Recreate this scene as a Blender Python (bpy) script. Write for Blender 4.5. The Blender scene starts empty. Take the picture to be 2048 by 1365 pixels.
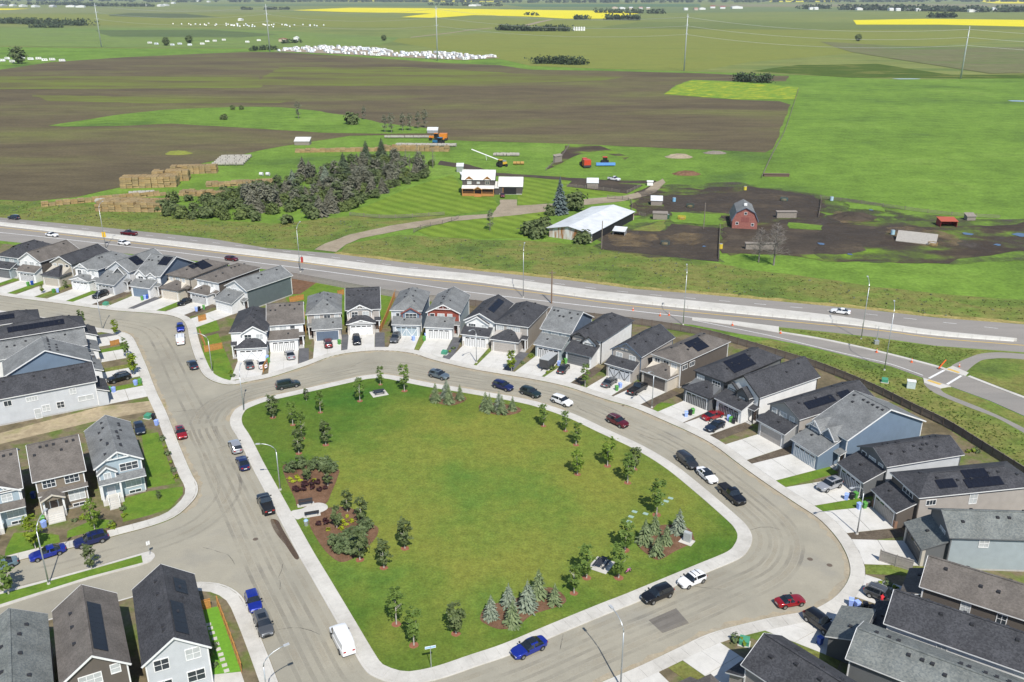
import bpy, math, random
import numpy as np
from mathutils import Vector
random.seed(7); rng=np.random.default_rng(7)
R=math.radians
scene=bpy.context.scene
col=scene.collection
# ---------------------------------------------------------------- camera, sky, sun, exposure
F=1768.; CAMH=75.; PITCH=math.atan((682.5+12)/F)
cam_d=bpy.data.cameras.new('camera'); cam=bpy.data.objects.new('camera',cam_d); col.objects.link(cam)
cam_d.sensor_width=36; cam_d.lens=36*F/2048; cam_d.clip_end=90000; cam_d.clip_start=.5
cam.location=(0,0,CAMH); cam.rotation_euler=(R(90)-PITCH,0,0)
scene.camera=cam
SUN_EL=R(50); SH=R(-16)          # shadows fall 16 degrees left of straight away
sdir=Vector((math.sin(SH)*math.cos(SUN_EL),math.cos(SH)*math.cos(SUN_EL),-math.sin(SUN_EL)))
w=bpy.data.worlds.new('World'); scene.world=w; w.use_nodes=True
nt=w.node_tree; bg=nt.nodes['Background']; sky=nt.nodes.new('ShaderNodeTexSky')
sky.sky_type='NISHITA'; sky.sun_disc=False; sky.sun_elevation=SUN_EL
to_sun=-sdir; sky.sun_rotation=math.atan2(to_sun.x,to_sun.y)
sky.altitude=1000; sky.air_density=1.0; sky.dust_density=.6; sky.ozone_density=1
nt.links.new(sky.outputs[0],bg.inputs[0]); bg.inputs[1].default_value=.12
sd=bpy.data.lights.new('sun','SUN'); sd.energy=4.7; sd.angle=R(.53); sd.color=(1,.955,.88)
so=bpy.data.objects.new('sun',sd); col.objects.link(so); so.rotation_euler=sdir.to_track_quat('-Z','Y').to_euler()
scene.view_settings.view_transform='Standard'; scene.view_settings.look='None'
scene.view_settings.exposure=.2; scene.view_settings.gamma=1; scene.view_settings.use_curve_mapping=False
# ---------------------------------------------------------------- helpers
_c,_s=math.cos(PITCH),math.sin(PITCH)
def P(u,v,z=0.):
    """survey point of the place: where the sight line of a photo pixel meets height z"""
    a=(u-1024)/F; b=-(v-682.5)/F
    t=(z-CAMH)/(-_s+b*_c)
    return Vector((a*t,(_c+b*_s)*t,z))
def P2(u,v,z=0.): p=P(u,v,z); return (p.x,p.y)
def PX(pts,z=0.): return [P2(u,v,z) for u,v in pts]
def cat(pts,n=6,closed=False):
    """Catmull-Rom smoothing"""
    m=len(pts); out=[]
    rg=range(m) if closed else range(m-1)
    for i in rg:
        if closed: a,b,c_,d=[Vector(pts[(i+k)%m]) for k in (-1,0,1,2)]
        else: a,b,c_,d=[Vector(pts[min(max(i+k,0),m-1)]) for k in (-1,0,1,2)]
        for j in range(n):
            t=j/n
            q=.5*((2*b)+(c_-a)*t+(2*a-5*b+4*c_-d)*t*t+(3*b-a-3*c_+d)*t**3)
            out.append(tuple(q))
    if not closed: out.append(tuple(pts[-1]))
    return out
def resample(pts,step):
    out=[pts[0]]; acc=0
    for a,b in zip(pts,pts[1:]):
        a=Vector(a);b=Vector(b);L=(b-a).length
        if L<1e-6: continue
        d=step-acc
        while d<=L:
            out.append(tuple(a.lerp(b,d/L))); d+=step
        acc=(acc+L)%step
    return out
def offset(pts,d,closed=False):
    m=len(pts); out=[]
    for i in range(m):
        a=Vector(pts[(i-1)%m] if closed else pts[max(i-1,0)]); b=Vector(pts[(i+1)%m] if closed else pts[min(i+1,m-1)])
        t=(b-a); t.normalize(); out.append((pts[i][0]-t.y*d,pts[i][1]+t.x*d))
    return out
def rough(pts,step,amp,seed=0):
    """ragged outline"""
    r=random.Random(seed); out=[]; m=len(pts)
    for i in range(m):
        a=Vector(pts[i]);b=Vector(pts[(i+1)%m]); L=(b-a).length; n=max(1,min(60,int(L/step)))
        nrm=Vector((-(b-a).y,(b-a).x)); nrm=nrm/ (nrm.length or 1)
        for j in range(n):
            q=a.lerp(b,j/n); out.append(tuple(q+nrm*r.uniform(-amp,amp)))
    return out
def tag(o,label=None,cat=None,group=None,kind=None):
    if label: o['label']=label
    if cat: o['category']=cat
    if group: o['group']=group
    if kind: o['kind']=kind
    return o
def link(name,me,parent=None,loc=None,rz=0):
    o=bpy.data.objects.new(name,me); col.objects.link(o)
    if parent is not None: o.parent=parent
    if loc is not None: o.location=loc
    if rz: o.rotation_euler=(0,0,rz)
    return o
def empty(name,loc,rz=0,label=None,cat=None,group=None):
    o=link(name,None,None,loc,rz); o.empty_display_size=.5
    return tag(o,label,cat,group)
def copy_tree(o,parent=None):
    c=o.copy(); col.objects.link(c)
    if parent is not None: c.parent=parent
    for ch in list(o.children): copy_tree(ch,c)
    return c
class MB:
    def __init__(s): s.v=[];s.f=[];s.m=[]
    def add(s,v,f,mi=0):
        n=len(s.v); s.v+=[tuple(p) for p in v]; s.f+=[tuple(i+n for i in q) for q in f]; s.m+=[mi]*len(f); return s
    def box(s,x0,x1,y0,y1,z0,z1,mi=0):
        return s.add([(x0,y0,z0),(x1,y0,z0),(x1,y1,z0),(x0,y1,z0),(x0,y0,z1),(x1,y0,z1),(x1,y1,z1),(x0,y1,z1)],
          [(3,2,1,0),(4,5,6,7),(0,1,5,4),(1,2,6,5),(2,3,7,6),(3,0,4,7)],mi)
    def prism(s,pts,z0,z1,mi=0):
        n=len(pts); a=sum(pts[i][0]*pts[(i+1)%n][1]-pts[(i+1)%n][0]*pts[i][1] for i in range(n))
        if a<0: pts=pts[::-1]
        return s.add([(x,y,z0) for x,y in pts]+[(x,y,z1) for x,y in pts],[tuple(range(n,2*n))]+[(i,(i+1)%n,n+(i+1)%n,n+i) for i in range(n)]+[tuple(range(n-1,-1,-1))],mi)
    def ext(s,prof,axis,a,b,mi=0):
        """extrude a profile (list of (p,z)) along axis 'x' or 'y' from a to b"""
        n=len(prof)
        if axis=='y': va=[(p,a,z) for p,z in prof]; vb=[(p,b,z) for p,z in prof]
        else: va=[(a,p,z) for p,z in prof]; vb=[(b,p,z) for p,z in prof]
        return s.add(va+vb,[tuple(range(n)),tuple(range(2*n-1,n-1,-1))]+[(i,n+i,n+(i+1)%n,(i+1)%n) for i in range(n)],mi)
    def bar(s,p,q,w,h,mi=0):
        p=Vector(p);q=Vector(q);d=(q-p);d.normalize()
        up=Vector((0,0,1)) if abs(d.z)<.95 else Vector((0,1,0))
        sx=d.cross(up);sx.normalize();uz=sx.cross(d)
        v=[]
        for e in (p,q):
            for a,b in ((-1,-1),(1,-1),(1,1),(-1,1)): v.append(e+sx*w/2*a+uz*h/2*b)
        return s.add(v,[(3,2,1,0),(4,5,6,7),(0,1,5,4),(1,2,6,5),(2,3,7,6),(3,0,4,7)],mi)
    def tube(s,pts,rs,n=8,mi=0,cap=True):
        v=[];f=[]
        for k,p in enumerate(pts):
            p=Vector(p);a=Vector(pts[max(k-1,0)]);b=Vector(pts[min(k+1,len(pts)-1)]);d=b-a;d.normalize()
            up=Vector((0,0,1)) if abs(d.z)<.9 else Vector((1,0,0))
            sx=d.cross(up);sx.normalize();uy=sx.cross(d); r=rs[k] if isinstance(rs,(list,tuple)) else rs
            for j in range(n):
                t=2*math.pi*j/n; v.append(p+sx*math.cos(t)*r+uy*math.sin(t)*r)
        for k in range(len(pts)-1):
            for j in range(n): f.append((k*n+j,k*n+(j+1)%n,(k+1)*n+(j+1)%n,(k+1)*n+j))
        if cap: f.append(tuple(range(n-1,-1,-1))); f.append(tuple(range((len(pts)-1)*n,len(pts)*n)))
        return s.add(v,f,mi)
    def solid(s,top,faces,t,mi=0,rim=1):
        """roof: top surface thickened downwards, rim gets its own material"""
        n=len(top); e={}
        for q in faces:
            for i in range(len(q)):
                a,b=q[i],q[(i+1)%len(q)]
                e[(a,b)]=1
        bd=[(a,b) for (a,b) in e if (b,a) not in e]
        base=len(s.v)
        s.v+=[tuple(p) for p in top]+[(p[0],p[1],p[2]-t) for p in top]
        for q in faces:
            s.f.append(tuple(base+i for i in q)); s.m.append(mi)
            s.f.append(tuple(base+n+i for i in reversed(q))); s.m.append(rim)
        for a,b in bd:
            s.f.append((base+b,base+a,base+n+a,base+n+b)); s.m.append(rim)
        return s
    def mesh(s,name,mats,smooth=False):
        me=bpy.data.meshes.new(name); me.from_pydata(s.v,[],s.f)
        for m in (mats if isinstance(mats,(list,tuple)) else [mats]): me.materials.append(m)
        if any(s.m): me.polygons.foreach_set('material_index',s.m)
        if smooth: me.polygons.foreach_set('use_smooth',[True]*len(me.polygons))
        me.update(); return me
    def build(s,name,mats,parent=None,loc=None,rz=0,smooth=False): return link(name,s.mesh(name,mats,smooth),parent,loc,rz)
def np_mesh(name,v,f,mat,smooth=False):
    me=bpy.data.meshes.new(name); nv=len(v);nf=len(f);k=f.shape[1]
    me.vertices.add(nv);me.vertices.foreach_set('co',np.asarray(v,np.float32).ravel())
    me.loops.add(nf*k);me.loops.foreach_set('vertex_index',np.asarray(f,np.int32).ravel())
    me.polygons.add(nf);me.polygons.foreach_set('loop_start',np.arange(0,nf*k,k,dtype=np.int32))
    me.update(calc_edges=True); me.materials.append(mat); return me
# ---------------------------------------------------------------- materials
MATS={}
def principled(name):
    m=bpy.data.materials.new(name);m.use_nodes=True
    return m,m.node_tree,m.node_tree.nodes['Principled BSDF']
def flat(name,c,rough=.6,metal=0,spec=.5,coat=0,var=.12,scale=3.,emit=None):
    """plain surface with a little wear"""
    if name in MATS: return MATS[name]
    m,t,b=principled(name)
    tc=t.nodes.new('ShaderNodeTexCoord');n=t.nodes.new('ShaderNodeTexNoise');n.inputs['Scale'].default_value=scale;n.inputs['Detail'].default_value=5
    mr=t.nodes.new('ShaderNodeMapRange');mr.inputs[1].default_value=.25;mr.inputs[2].default_value=.75;mr.inputs[3].default_value=1-var;mr.inputs[4].default_value=1+var
    mx=t.nodes.new('ShaderNodeVectorMath');mx.operation='SCALE';mx.inputs[0].default_value=c
    t.links.new(tc.outputs['Object'],n.inputs['Vector']);t.links.new(n.outputs['Fac'],mr.inputs[0]);t.links.new(mr.outputs[0],mx.inputs['Scale']);t.links.new(mx.outputs[0],b.inputs['Base Color'])
    b.inputs['Roughness'].default_value=rough;b.inputs['Metallic'].default_value=metal;b.inputs['Specular IOR Level'].default_value=spec;b.inputs['Coat Weight'].default_value=coat
    b.inputs['Coat Roughness'].default_value=.05
    MATS[name]=m;return m
def ground(name,cols,scale=.05,stretch=(1,1),fine=2.,fa=.2,mid=.4,ma=.15,rough=.95,bump=.0,lo=.33,hi=.67,det=6,rot=0,dist=0.):
    """layered noise in world position"""
    m,t,b=principled(name)
    g=t.nodes.new('ShaderNodeNewGeometry');mp=t.nodes.new('ShaderNodeMapping');mp.inputs['Scale'].default_value=(stretch[0],stretch[1],1);mp.inputs['Rotation'].default_value=(0,0,rot)
    t.links.new(g.outputs['Position'],mp.inputs['Vector'])
    n=t.nodes.new('ShaderNodeTexNoise');n.inputs['Scale'].default_value=scale;n.inputs['Detail'].default_value=det;n.inputs['Roughness'].default_value=.6;n.inputs['Distortion'].default_value=dist
    t.links.new(mp.outputs[0],n.inputs['Vector'])
    cr=t.nodes.new('ShaderNodeValToRGB');e=cr.color_ramp.elements
    for i,c in enumerate(cols):
        p=lo+(hi-lo)*i/max(1,len(cols)-1)
        if i<2: e[i].position=p;e[i].color=(*c,1)
        else: e.new(p).color=(*c,1)
    t.links.new(n.outputs['Fac'],cr.inputs[0]); out=cr.outputs[0]; last=None
    for sc,am in ((mid,ma),(fine,fa)):
        if am<=0: continue
        q=t.nodes.new('ShaderNodeTexNoise');q.inputs['Scale'].default_value=sc;q.inputs['Detail'].default_value=4;q.inputs['Roughness'].default_value=.7
        t.links.new(mp.outputs[0] if sc==mid else g.outputs['Position'],q.inputs['Vector'])
        mr=t.nodes.new('ShaderNodeMapRange');mr.inputs[1].default_value=.28;mr.inputs[2].default_value=.72;mr.inputs[3].default_value=1-am;mr.inputs[4].default_value=1+am
        t.links.new(q.outputs['Fac'],mr.inputs[0]);vm=t.nodes.new('ShaderNodeVectorMath');vm.operation='SCALE'
        t.links.new(out,vm.inputs[0]);t.links.new(mr.outputs[0],vm.inputs['Scale']);out=vm.outputs[0];last=q
    t.links.new(out,b.inputs['Base Color']);b.inputs['Roughness'].default_value=rough;b.inputs['Specular IOR Level'].default_value=.15
    if bump and last:
        bn=t.nodes.new('ShaderNodeBump');bn.inputs['Strength'].default_value=bump;bn.inputs['Distance'].default_value=.1
        t.links.new(last.outputs['Fac'],bn.inputs['Height']);t.links.new(bn.outputs[0],b.inputs['Normal'])
    MATS[name]=m;return m
def leafmat(name,a,b_,trans=.25,scale=1.2):
    m,t,b=principled(name)
    g=t.nodes.new('ShaderNodeNewGeometry');n=t.nodes.new('ShaderNodeTexNoise');n.inputs['Scale'].default_value=scale;n.inputs['Detail'].default_value=3
    cr=t.nodes.new('ShaderNodeValToRGB');e=cr.color_ramp.elements;e[0].position=.35;e[0].color=(*a,1);e[1].position=.65;e[1].color=(*b_,1)
    t.links.new(g.outputs['Position'],n.inputs['Vector']);t.links.new(n.outputs['Fac'],cr.inputs[0]);t.links.new(cr.outputs[0],b.inputs['Base Color'])
    b.inputs['Roughness'].default_value=.6;b.inputs['Specular IOR Level'].default_value=.25
    tr=t.nodes.new('ShaderNodeBsdfTranslucent');t.links.new(cr.outputs[0],tr.inputs['Color'])
    mx=t.nodes.new('ShaderNodeMixShader');mx.inputs[0].default_value=trans
    o=t.nodes['Material Output'];t.links.new(b.outputs[0],mx.inputs[1]);t.links.new(tr.outputs[0],mx.inputs[2]);t.links.new(mx.outputs[0],o.inputs['Surface'])
    MATS[name]=m;return m
def glass(name,c=(.02,.03,.04),rough=.08):
    m=flat(name,c,rough,0,.8,0,.3,.6);return m
# ground kinds
G_base=ground('pasture_grass',[(.07,.12,.03),(.115,.195,.03),(.14,.235,.034),(.165,.255,.045)],.014,(1,1.2),fine=.8,fa=.3,mid=.11,ma=.26,lo=.27,hi=.7)
G_far=ground('far_fields',[(.13,.165,.05),(.165,.2,.055),(.19,.21,.06),(.115,.17,.045)],.0022,(1,2.6),fine=.05,fa=.12,mid=.012,ma=.16)
G_olive=ground('hay_field',[(.16,.19,.04),(.19,.21,.045),(.175,.19,.04)],.006,(1,3),fine=.2,fa=.1,mid=.04,ma=.1)
G_soil=ground('plowed_soil',[(.092,.073,.044),(.116,.094,.052),(.13,.122,.05),(.148,.158,.046)],.0095,(.6,2.),fine=.7,fa=.22,mid=.07,ma=.22,lo=.36,hi=.74,dist=.4)
G_canola=ground('canola_bloom',[(.62,.55,.01),(.72,.62,.015)],.01,(1,2),fine=.1,fa=.06,mid=.03,ma=.05)
G_yellow=ground('weedy_bloom',[(.1,.19,.025),(.13,.24,.03),(.17,.27,.03),(.36,.37,.03)],.09,(1,2.2),fine=.6,fa=.25,mid=.2,ma=.25,lo=.28,hi=.6)
G_mud=ground('farmyard_mud',[(.045,.038,.031),(.065,.052,.04),(.085,.067,.048),(.125,.095,.06)],.045,(1,1.5),fine=1.2,fa=.25,mid=.25,ma=.25,lo=.33,hi=.72)
G_mudg=ground('grassy_mud',[(.06,.045,.033),(.085,.07,.04),(.13,.2,.03),(.15,.25,.025)],.05,(1,1.4),fine=1.2,fa=.2,mid=.25,ma=.2,lo=.42,hi=.66)
G_straw=ground('straw',[(.2,.14,.06),(.26,.19,.085)],.2,fine=2,fa=.3)
G_track=ground('dirt_track',[(.26,.215,.15),(.34,.285,.21)],.12,fine=1.5,fa=.15,mid=.4,ma=.12)
G_verge=ground('rough_verge',[(.085,.125,.03),(.125,.175,.035),(.175,.175,.05),(.13,.195,.035)],.05,(1,1.3),fine=2.2,fa=.35,mid=.35,ma=.3)
G_dry=ground('dry_grass',[(.22,.19,.06),(.33,.27,.1),(.17,.18,.04)],.12,fine=1.6,fa=.3,mid=.4,ma=.2)
G_mow=ground('mown_grass',[(.12,.195,.022),(.165,.235,.03)],.05,fine=1.2,fa=.18,mid=.2,ma=.1)
# mower stripes
_t=G_mow.node_tree;_b=_t.nodes['Principled BSDF'];_src=_b.inputs['Base Color'].links[0].from_socket;_g=_t.nodes.new('ShaderNodeNewGeometry');_w=_t.nodes.new('ShaderNodeTexWave');_w.inputs['Scale'].default_value=.075;_w.inputs['Distortion'].default_value=1.2;_w.inputs['Detail Scale'].default_value=.08;_w.bands_direction='DIAGONAL'
_mr=_t.nodes.new('ShaderNodeMapRange');_mr.inputs[3].default_value=.86;_mr.inputs[4].default_value=1.16;_v=_t.nodes.new('ShaderNodeVectorMath');_v.operation='SCALE';_t.links.new(_g.outputs['Position'],_w.inputs[0]);_t.links.new(_w.outputs['Fac'],_mr.inputs[0]);_t.links.new(_src,_v.inputs[0]);_t.links.new(_mr.outputs[0],_v.inputs['Scale']);_t.links.new(_v.outputs[0],_b.inputs['Base Color'])
G_lawn=ground('park_lawn',[(.085,.165,.028),(.125,.185,.03),(.162,.195,.034),(.185,.2,.036),(.14,.19,.032)],.045,fine=3.6,fa=.3,mid=.7,ma=.2,bump=.4,lo=.3,hi=.72)
# the lawn is greener towards its watered rim
_m=G_lawn;_t=_m.node_tree;_b=_t.nodes['Principled BSDF'];_src=_b.inputs['Base Color'].links[0].from_socket
_g=_t.nodes.new('ShaderNodeNewGeometry');_mp=_t.nodes.new('ShaderNodeMapping');_ctr=P(985,985);_mp.vector_type='TEXTURE';_mp.inputs['Location'].default_value=(_ctr.x,_ctr.y,0);_mp.inputs['Scale'].default_value=(39,42,1000)
_t.links.new(_g.outputs['Position'],_mp.inputs[0]);_ln=_t.nodes.new('ShaderNodeVectorMath');_ln.operation='LENGTH';_t.links.new(_mp.outputs[0],_ln.inputs[0])
_n=_t.nodes.new('ShaderNodeTexNoise');_n.inputs['Scale'].default_value=.12;_n.inputs['Detail'].default_value=5;_t.links.new(_g.outputs['Position'],_n.inputs[0])
_ad=_t.nodes.new('ShaderNodeMath');_ad.operation='ADD';_t.links.new(_ln.outputs['Value'],_ad.inputs[0]);_t.links.new(_n.outputs[0],_ad.inputs[1])
_mr=_t.nodes.new('ShaderNodeMapRange');_mr.inputs[1].default_value=1.1;_mr.inputs[2].default_value=1.5;_t.links.new(_ad.outputs[0],_mr.inputs[0])
_mx=_t.nodes.new('ShaderNodeMix');_mx.data_type='RGBA';_mx.blend_type='MULTIPLY';_mx.inputs[7].default_value=(.56,.76,.62,1);_t.links.new(_mr.outputs[0],_mx.inputs[0]);_t.links.new(_src,_mx.inputs[6]);_t.links.new(_mx.outputs[2],_b.inputs['Base Color'])
G_yard=ground('yard_lawn',[(.085,.16,.02),(.12,.2,.024),(.135,.185,.03)],.3,fine=3,fa=.2)
G_earth=ground('bare_earth',[(.12,.1,.06),(.18,.145,.09),(.12,.15,.04),(.1,.145,.03)],.16,fine=2,fa=.2,mid=.6,ma=.15,lo=.36,hi=.7)
G_mulch=ground('wood_mulch',[(.13,.072,.042),(.19,.11,.068)],1.,fine=5,fa=.4)
G_dirt=ground('dark_topsoil',[(.085,.068,.05),(.115,.092,.068),(.14,.115,.085)],.5,fine=4,fa=.3)
G_gravel=ground('dark_gravel',[(.1,.1,.105),(.135,.135,.14)],.6,fine=6,fa=.25)
G_road=ground('dusty_asphalt',[(.27,.25,.2),(.305,.285,.228),(.335,.31,.245),(.29,.274,.228)],.06,fine=5,fa=.07,mid=.25,ma=.07,rough=.85)
G_hwy=ground('highway_asphalt',[(.225,.21,.19),(.27,.25,.225),(.245,.232,.212)],.04,(.25,1.6),fine=3,fa=.06,mid=.2,ma=.08,rough=.85,rot=R(14))
G_patch=ground('asphalt_patch',[(.16,.148,.13),(.18,.165,.145)],.3,fine=6,fa=.08)
G_conc=ground('concrete',[(.45,.43,.385),(.52,.5,.455),(.56,.54,.49)],.18,fine=2.5,fa=.06,mid=.7,ma=.07)
G_drive=ground('driveway_concrete',[(.5,.485,.445),(.57,.555,.515),(.6,.585,.55)],.22,fine=2.5,fa=.05,mid=.7,ma=.06)
G_joint=flat('concrete_joint',(.3,.28,.25),.9)
M_water=flat('puddle_water',(.05,.09,.16),.06,0,.9,0,.1)
M_white=flat('white_paint',(.78,.78,.76),.6); M_yline=flat('road_yellow',(.62,.4,.05),.7); M_wline=flat('road_white',(.7,.7,.68),.7,var=.2)
M_steel=flat('galvanised_steel',(.5,.52,.53),.4,.6); M_dark=flat('dark_metal',(.06,.06,.065),.5,.4); M_wood=flat('weathered_wood',(.2,.17,.14),.9,var=.3)
M_cedar=flat('cedar_board',(.42,.2,.055),.75,var=.25); M_fence=flat('brown_fence_board',(.17,.142,.118),.8,var=.2); M_gfence=flat('grey_fence_board',(.3,.275,.25),.8,var=.15)

def wear(name,c,amt,scale,stretch=(1,1)):
    """patchy surface film: noise decides where it has rubbed off"""
    m,t,b=principled(name);b.inputs['Base Color'].default_value=(*c,1);b.inputs['Roughness'].default_value=.9
    g=t.nodes.new('ShaderNodeNewGeometry');n=t.nodes.new('ShaderNodeTexNoise');n.inputs['Scale'].default_value=scale;n.inputs['Detail'].default_value=7;n.inputs['Roughness'].default_value=.7
    mr=t.nodes.new('ShaderNodeMapRange');mr.inputs[1].default_value=.4;mr.inputs[2].default_value=.7;mr.inputs[4].default_value=amt;tr=t.nodes.new('ShaderNodeBsdfTransparent');mx=t.nodes.new('ShaderNodeMixShader')
    t.links.new(g.outputs['Position'],n.inputs[0]);t.links.new(n.outputs[0],mr.inputs[0]);t.links.new(mr.outputs[0],mx.inputs[0]);t.links.new(tr.outputs[0],mx.inputs[1]);t.links.new(b.outputs[0],mx.inputs[2]);t.links.new(mx.outputs[0],t.nodes['Material Output'].inputs['Surface']);MATS[name]=m;return m
W_dark=wear('tyre_rubber_film',(.17,.155,.135),.3,.12);W_pale=wear('dry_mud_film',(.42,.37,.28),.35,.2);W_straw=wear('trodden_straw',(.24,.17,.085),.85,.12);W_mud=wear('churned_mud',(.07,.055,.042),1.,.07);W_crack=wear('crack_sealer',(.07,.065,.06),.9,.6)
# ---------------------------------------------------------------- ground, fields, roads
def sheet(name,pts,z,mat,label,cat=None,kind='structure',z0=None):
    mb=MB()
    if z0 is None:
        n=len(pts);a=sum(pts[i][0]*pts[(i+1)%n][1]-pts[(i+1)%n][0]*pts[i][1] for i in range(n))
        if a<0: pts=pts[::-1]
        mb.add([(x,y,z) for x,y in pts],[tuple(range(len(pts)))])
    else: mb.prism(pts,z0,z)
    return tag(mb.build(name,mat),label,cat or name.replace('_',' '),None,kind)
# one sheet to the horizon
mb=MB();rings=[0,300,700,1500,3000,6000,12000,26000,60000];n=48;v=[(0,0,0)];f=[]
for k,r in enumerate(rings[1:]):
    for j in range(n): v.append((r*math.cos(2*math.pi*j/n),r*math.sin(2*math.pi*j/n)+150,0))
for j in range(n): f.append((0,1+j,1+(j+1)%n))
for k in range(len(rings)-2):
    for j in range(n): f.append((1+k*n+j,1+(k+1)*n+j,1+(k+1)*n+(j+1)%n,1+k*n+(j+1)%n))
mb.add(v,f);tag(mb.build('ground',G_base),'green pasture stretching to the horizon','ground',None,'structure')
def field(name,px,z,mat,label,step=25,amp=1.5,seed=1,smooth=0):
    pts=PX(px)
    if smooth: pts=cat(pts,smooth,True)
    return sheet(name,rough(pts,step,amp,seed),z,mat,label,'field')
field('field',[(-700,84),(200,97),(520,98),(1000,118),(1180,137),(1600,150),(1800,160),(2100,156),(2900,150),(5200,4),(2400,-2),(-300,-2),(-3000,4)],.05,G_far,'distant farmland fading to the horizon',200,3)
field('field',[(1000,120),(1060,133),(1400,143),(1500,125),(1900,90),(2048,75),(2600,62),(1900,60),(1180,58),(1000,66),(760,80)],.12,G_olive,'broad olive hay field behind the pylons',60,4,2)
field('field',[(560,54),(1000,58),(1200,52),(1700,56),(2600,60),(2500,50),(1720,50),(1210,42),(860,39),(560,30),(-200,28),(-900,40),(100,50)],.18,G_olive,'far olive field beyond the trailer lots',150,6,3)
field('field',[(583,21),(700,16),(850,17),(1040,20),(1210,22),(1280,27),(1210,38),(1130,38),(1060,34),(950,31),(870,36.5),(800,35),(865,27.5),(700,25)],.5,G_canola,'yellow canola field in bloom with a notched edge',300,5,4)
field('field',[(1707,41),(1850,38.5),(2048,40.5),(2700,44),(2700,60),(2048,54),(1880,50),(1716,50)],.5,G_canola,'long yellow canola strip beside the white farm sheds',300,5,5)
for i,q in enumerate([[(680,1.2),(830,1.2),(1010,2.2),(1010,4.2),(830,3.6),(690,3)],[(1536,1),(1680,1.2),(1680,4.2),(1540,4.6)],[(-200,16.5),(62,18),(20,20.5),(-200,21)],[(1940,1),(2300,1.5),(2300,8),(1990,7.5)]]):
    field('field',q,.6,G_canola,['thin yellow canola field near the horizon beyond the notched one','small yellow canola field near the horizon by far rooftops','yellow canola corner below far white sheds','bright yellow canola field beyond the long tree belt'][i],400,5,6+i)
field('field',[(2600,172),(2048,157),(1900,157),(1700,156),(1500,143),(1600,131),(1750,128),(1900,150),(2048,150),(2600,150)],.14,ground('wetland_sedge',[(.06,.1,.012),(.075,.11,.014),(.19,.19,.05)],.02,(1,3),fine=.4,fa=.15,mid=.08,ma=.2,lo=.4,hi=.68),'dark sedge hollow with straw coloured rim',40,3,10)
# ploughed land
brown=[(-500,160),(0,140),(100,125),(250,115),(400,108),(500,104),(560,105),(700,113),(900,127),(1000,131),(1060,140),(1200,142),(1400,147),(1500,152),(1578,152),(1572,163),(1470,163),(1385,160),(1352,171),(1328,189),(1470,200),(1560,203),(1580,210),(1577,225),(1560,262),(1545,298),(1530,306),(1300,295),(1200,291),(1100,287),(900,281),(790,270),(700,272),(600,287),(520,301),(406,327),(254,372),(152,395),(63,403),(0,401),(-300,405),(-900,420)]
field('plowed_field',brown,.06,G_soil,'large brown ploughed field with greening weeds',12,.8,11)
field('field',[(96,252),(160,242),(228,231),(330,220),(420,216),(500,214),(560,215),(625,221),(700,233),(760,246),(862,258),(866,265),(850,268),(740,268),(640,266),(520,258),(431,253),(343,248),(228,253),(127,254)],.1,G_base,'green grass tongue inside the ploughed field',8,.8,12)
for i,q in enumerate([[(-400,152),(200,153),(520,155),(520,176),(300,178),(0,179),(-400,184)],[(560,135),(800,134),(1000,145),(1060,150),(1250,154),(1200,162),(1010,167),(850,173),(640,172),(500,170)],[(60,190),(300,195),(600,198),(560,206),(300,208),(100,202)]]):
    field('field',q,.08+.005*i,ground('weed_flush_%d'%i,[(.1,.082,.045),(.125,.125,.04),(.14,.165,.035)],.014,(.6,2.4),fine=.9,fa=.15,mid=.07,ma=.15,lo=.3,hi=.6),['weedy green band across the ploughed field','weedy green band below the trailer lot','faint green streak in the ploughed soil'][i],14,2.5,13+i)
field('field',[(1330,189),(1352,172),(1385,161.5),(1470,165),(1540,170),(1597,176),(1590,200),(1470,199)],.12,G_yellow,'green patch speckled with yellow bloom beside a copse',8,.8,17)
# farmyard grounds
field('lawn',[(700,426),(830,372),(905,350),(930,385),(988,398),(1000,418),(905,431),(780,432)],.05,G_mow,'mown lawn beside the farmhouse',6,.2,18)
field('lawn',[(1050,352),(1130,352),(1140,374),(1260,389),(1200,392),(1110,404),(1035,415),(1035,390)],.05,G_mow,'mown lawn behind the blue spruce',6,.2,19)
field('lawn',[(835,462),(880,448),(1000,432),(1090,418),(1100,450),(1060,476),(960,478),(860,474)],.05,G_mow,'striped mown lawn below the dirt driveway',6,.2,20)
track=[(628,500),(650,488),(700,470),(780,452),(880,437),(930,432),(985,428),(1000,408),(1000,400),(1034,400),(1034,412),(1105,408),(1180,398),(1250,392),(1290,382),(1310,366),(1326,358),(1330,366),(1312,385),(1288,394),(1240,404),(1160,412),(1120,420),(1040,430),(900,444),(800,462),(720,478),(690,490),(672,505)]
field('dirt_driveway',track,.09,G_track,'pale dirt driveway winding to the farmhouse',3,.25,21)
field('dirt_track',[(880,322),(940,330),(990,346),(1050,350),(1140,356),(1240,362),(1310,362),(1316,368),(1240,367),(1140,362),(1050,355),(980,352),(930,338),(875,330)],.08,G_mud,'muddy vehicle track behind the farmhouse',4,.5,22)
field('farmyard',[(1130,292),(1200,292),(1260,315),(1250,320),(1200,302),(1150,312),(1105,335),(1092,340),(1120,312)],.07,G_mudg,'churned gateway at the ploughed field edge',5,.8,23)
field('farmyard',[(1134,374),(1145,360),(1286,371),(1254,388)],.075,G_mud,'dark mud of the small fenced pen',4,.2,24)
field('farmyard',[(1199,468),(1262,462),(1331,462),(1344,448),(1440,457),(1437,524),(1362,517),(1280,508),(1205,500)],.075,G_mud,'dark mud cattle pen behind the metal shed',5,.4,25)
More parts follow.
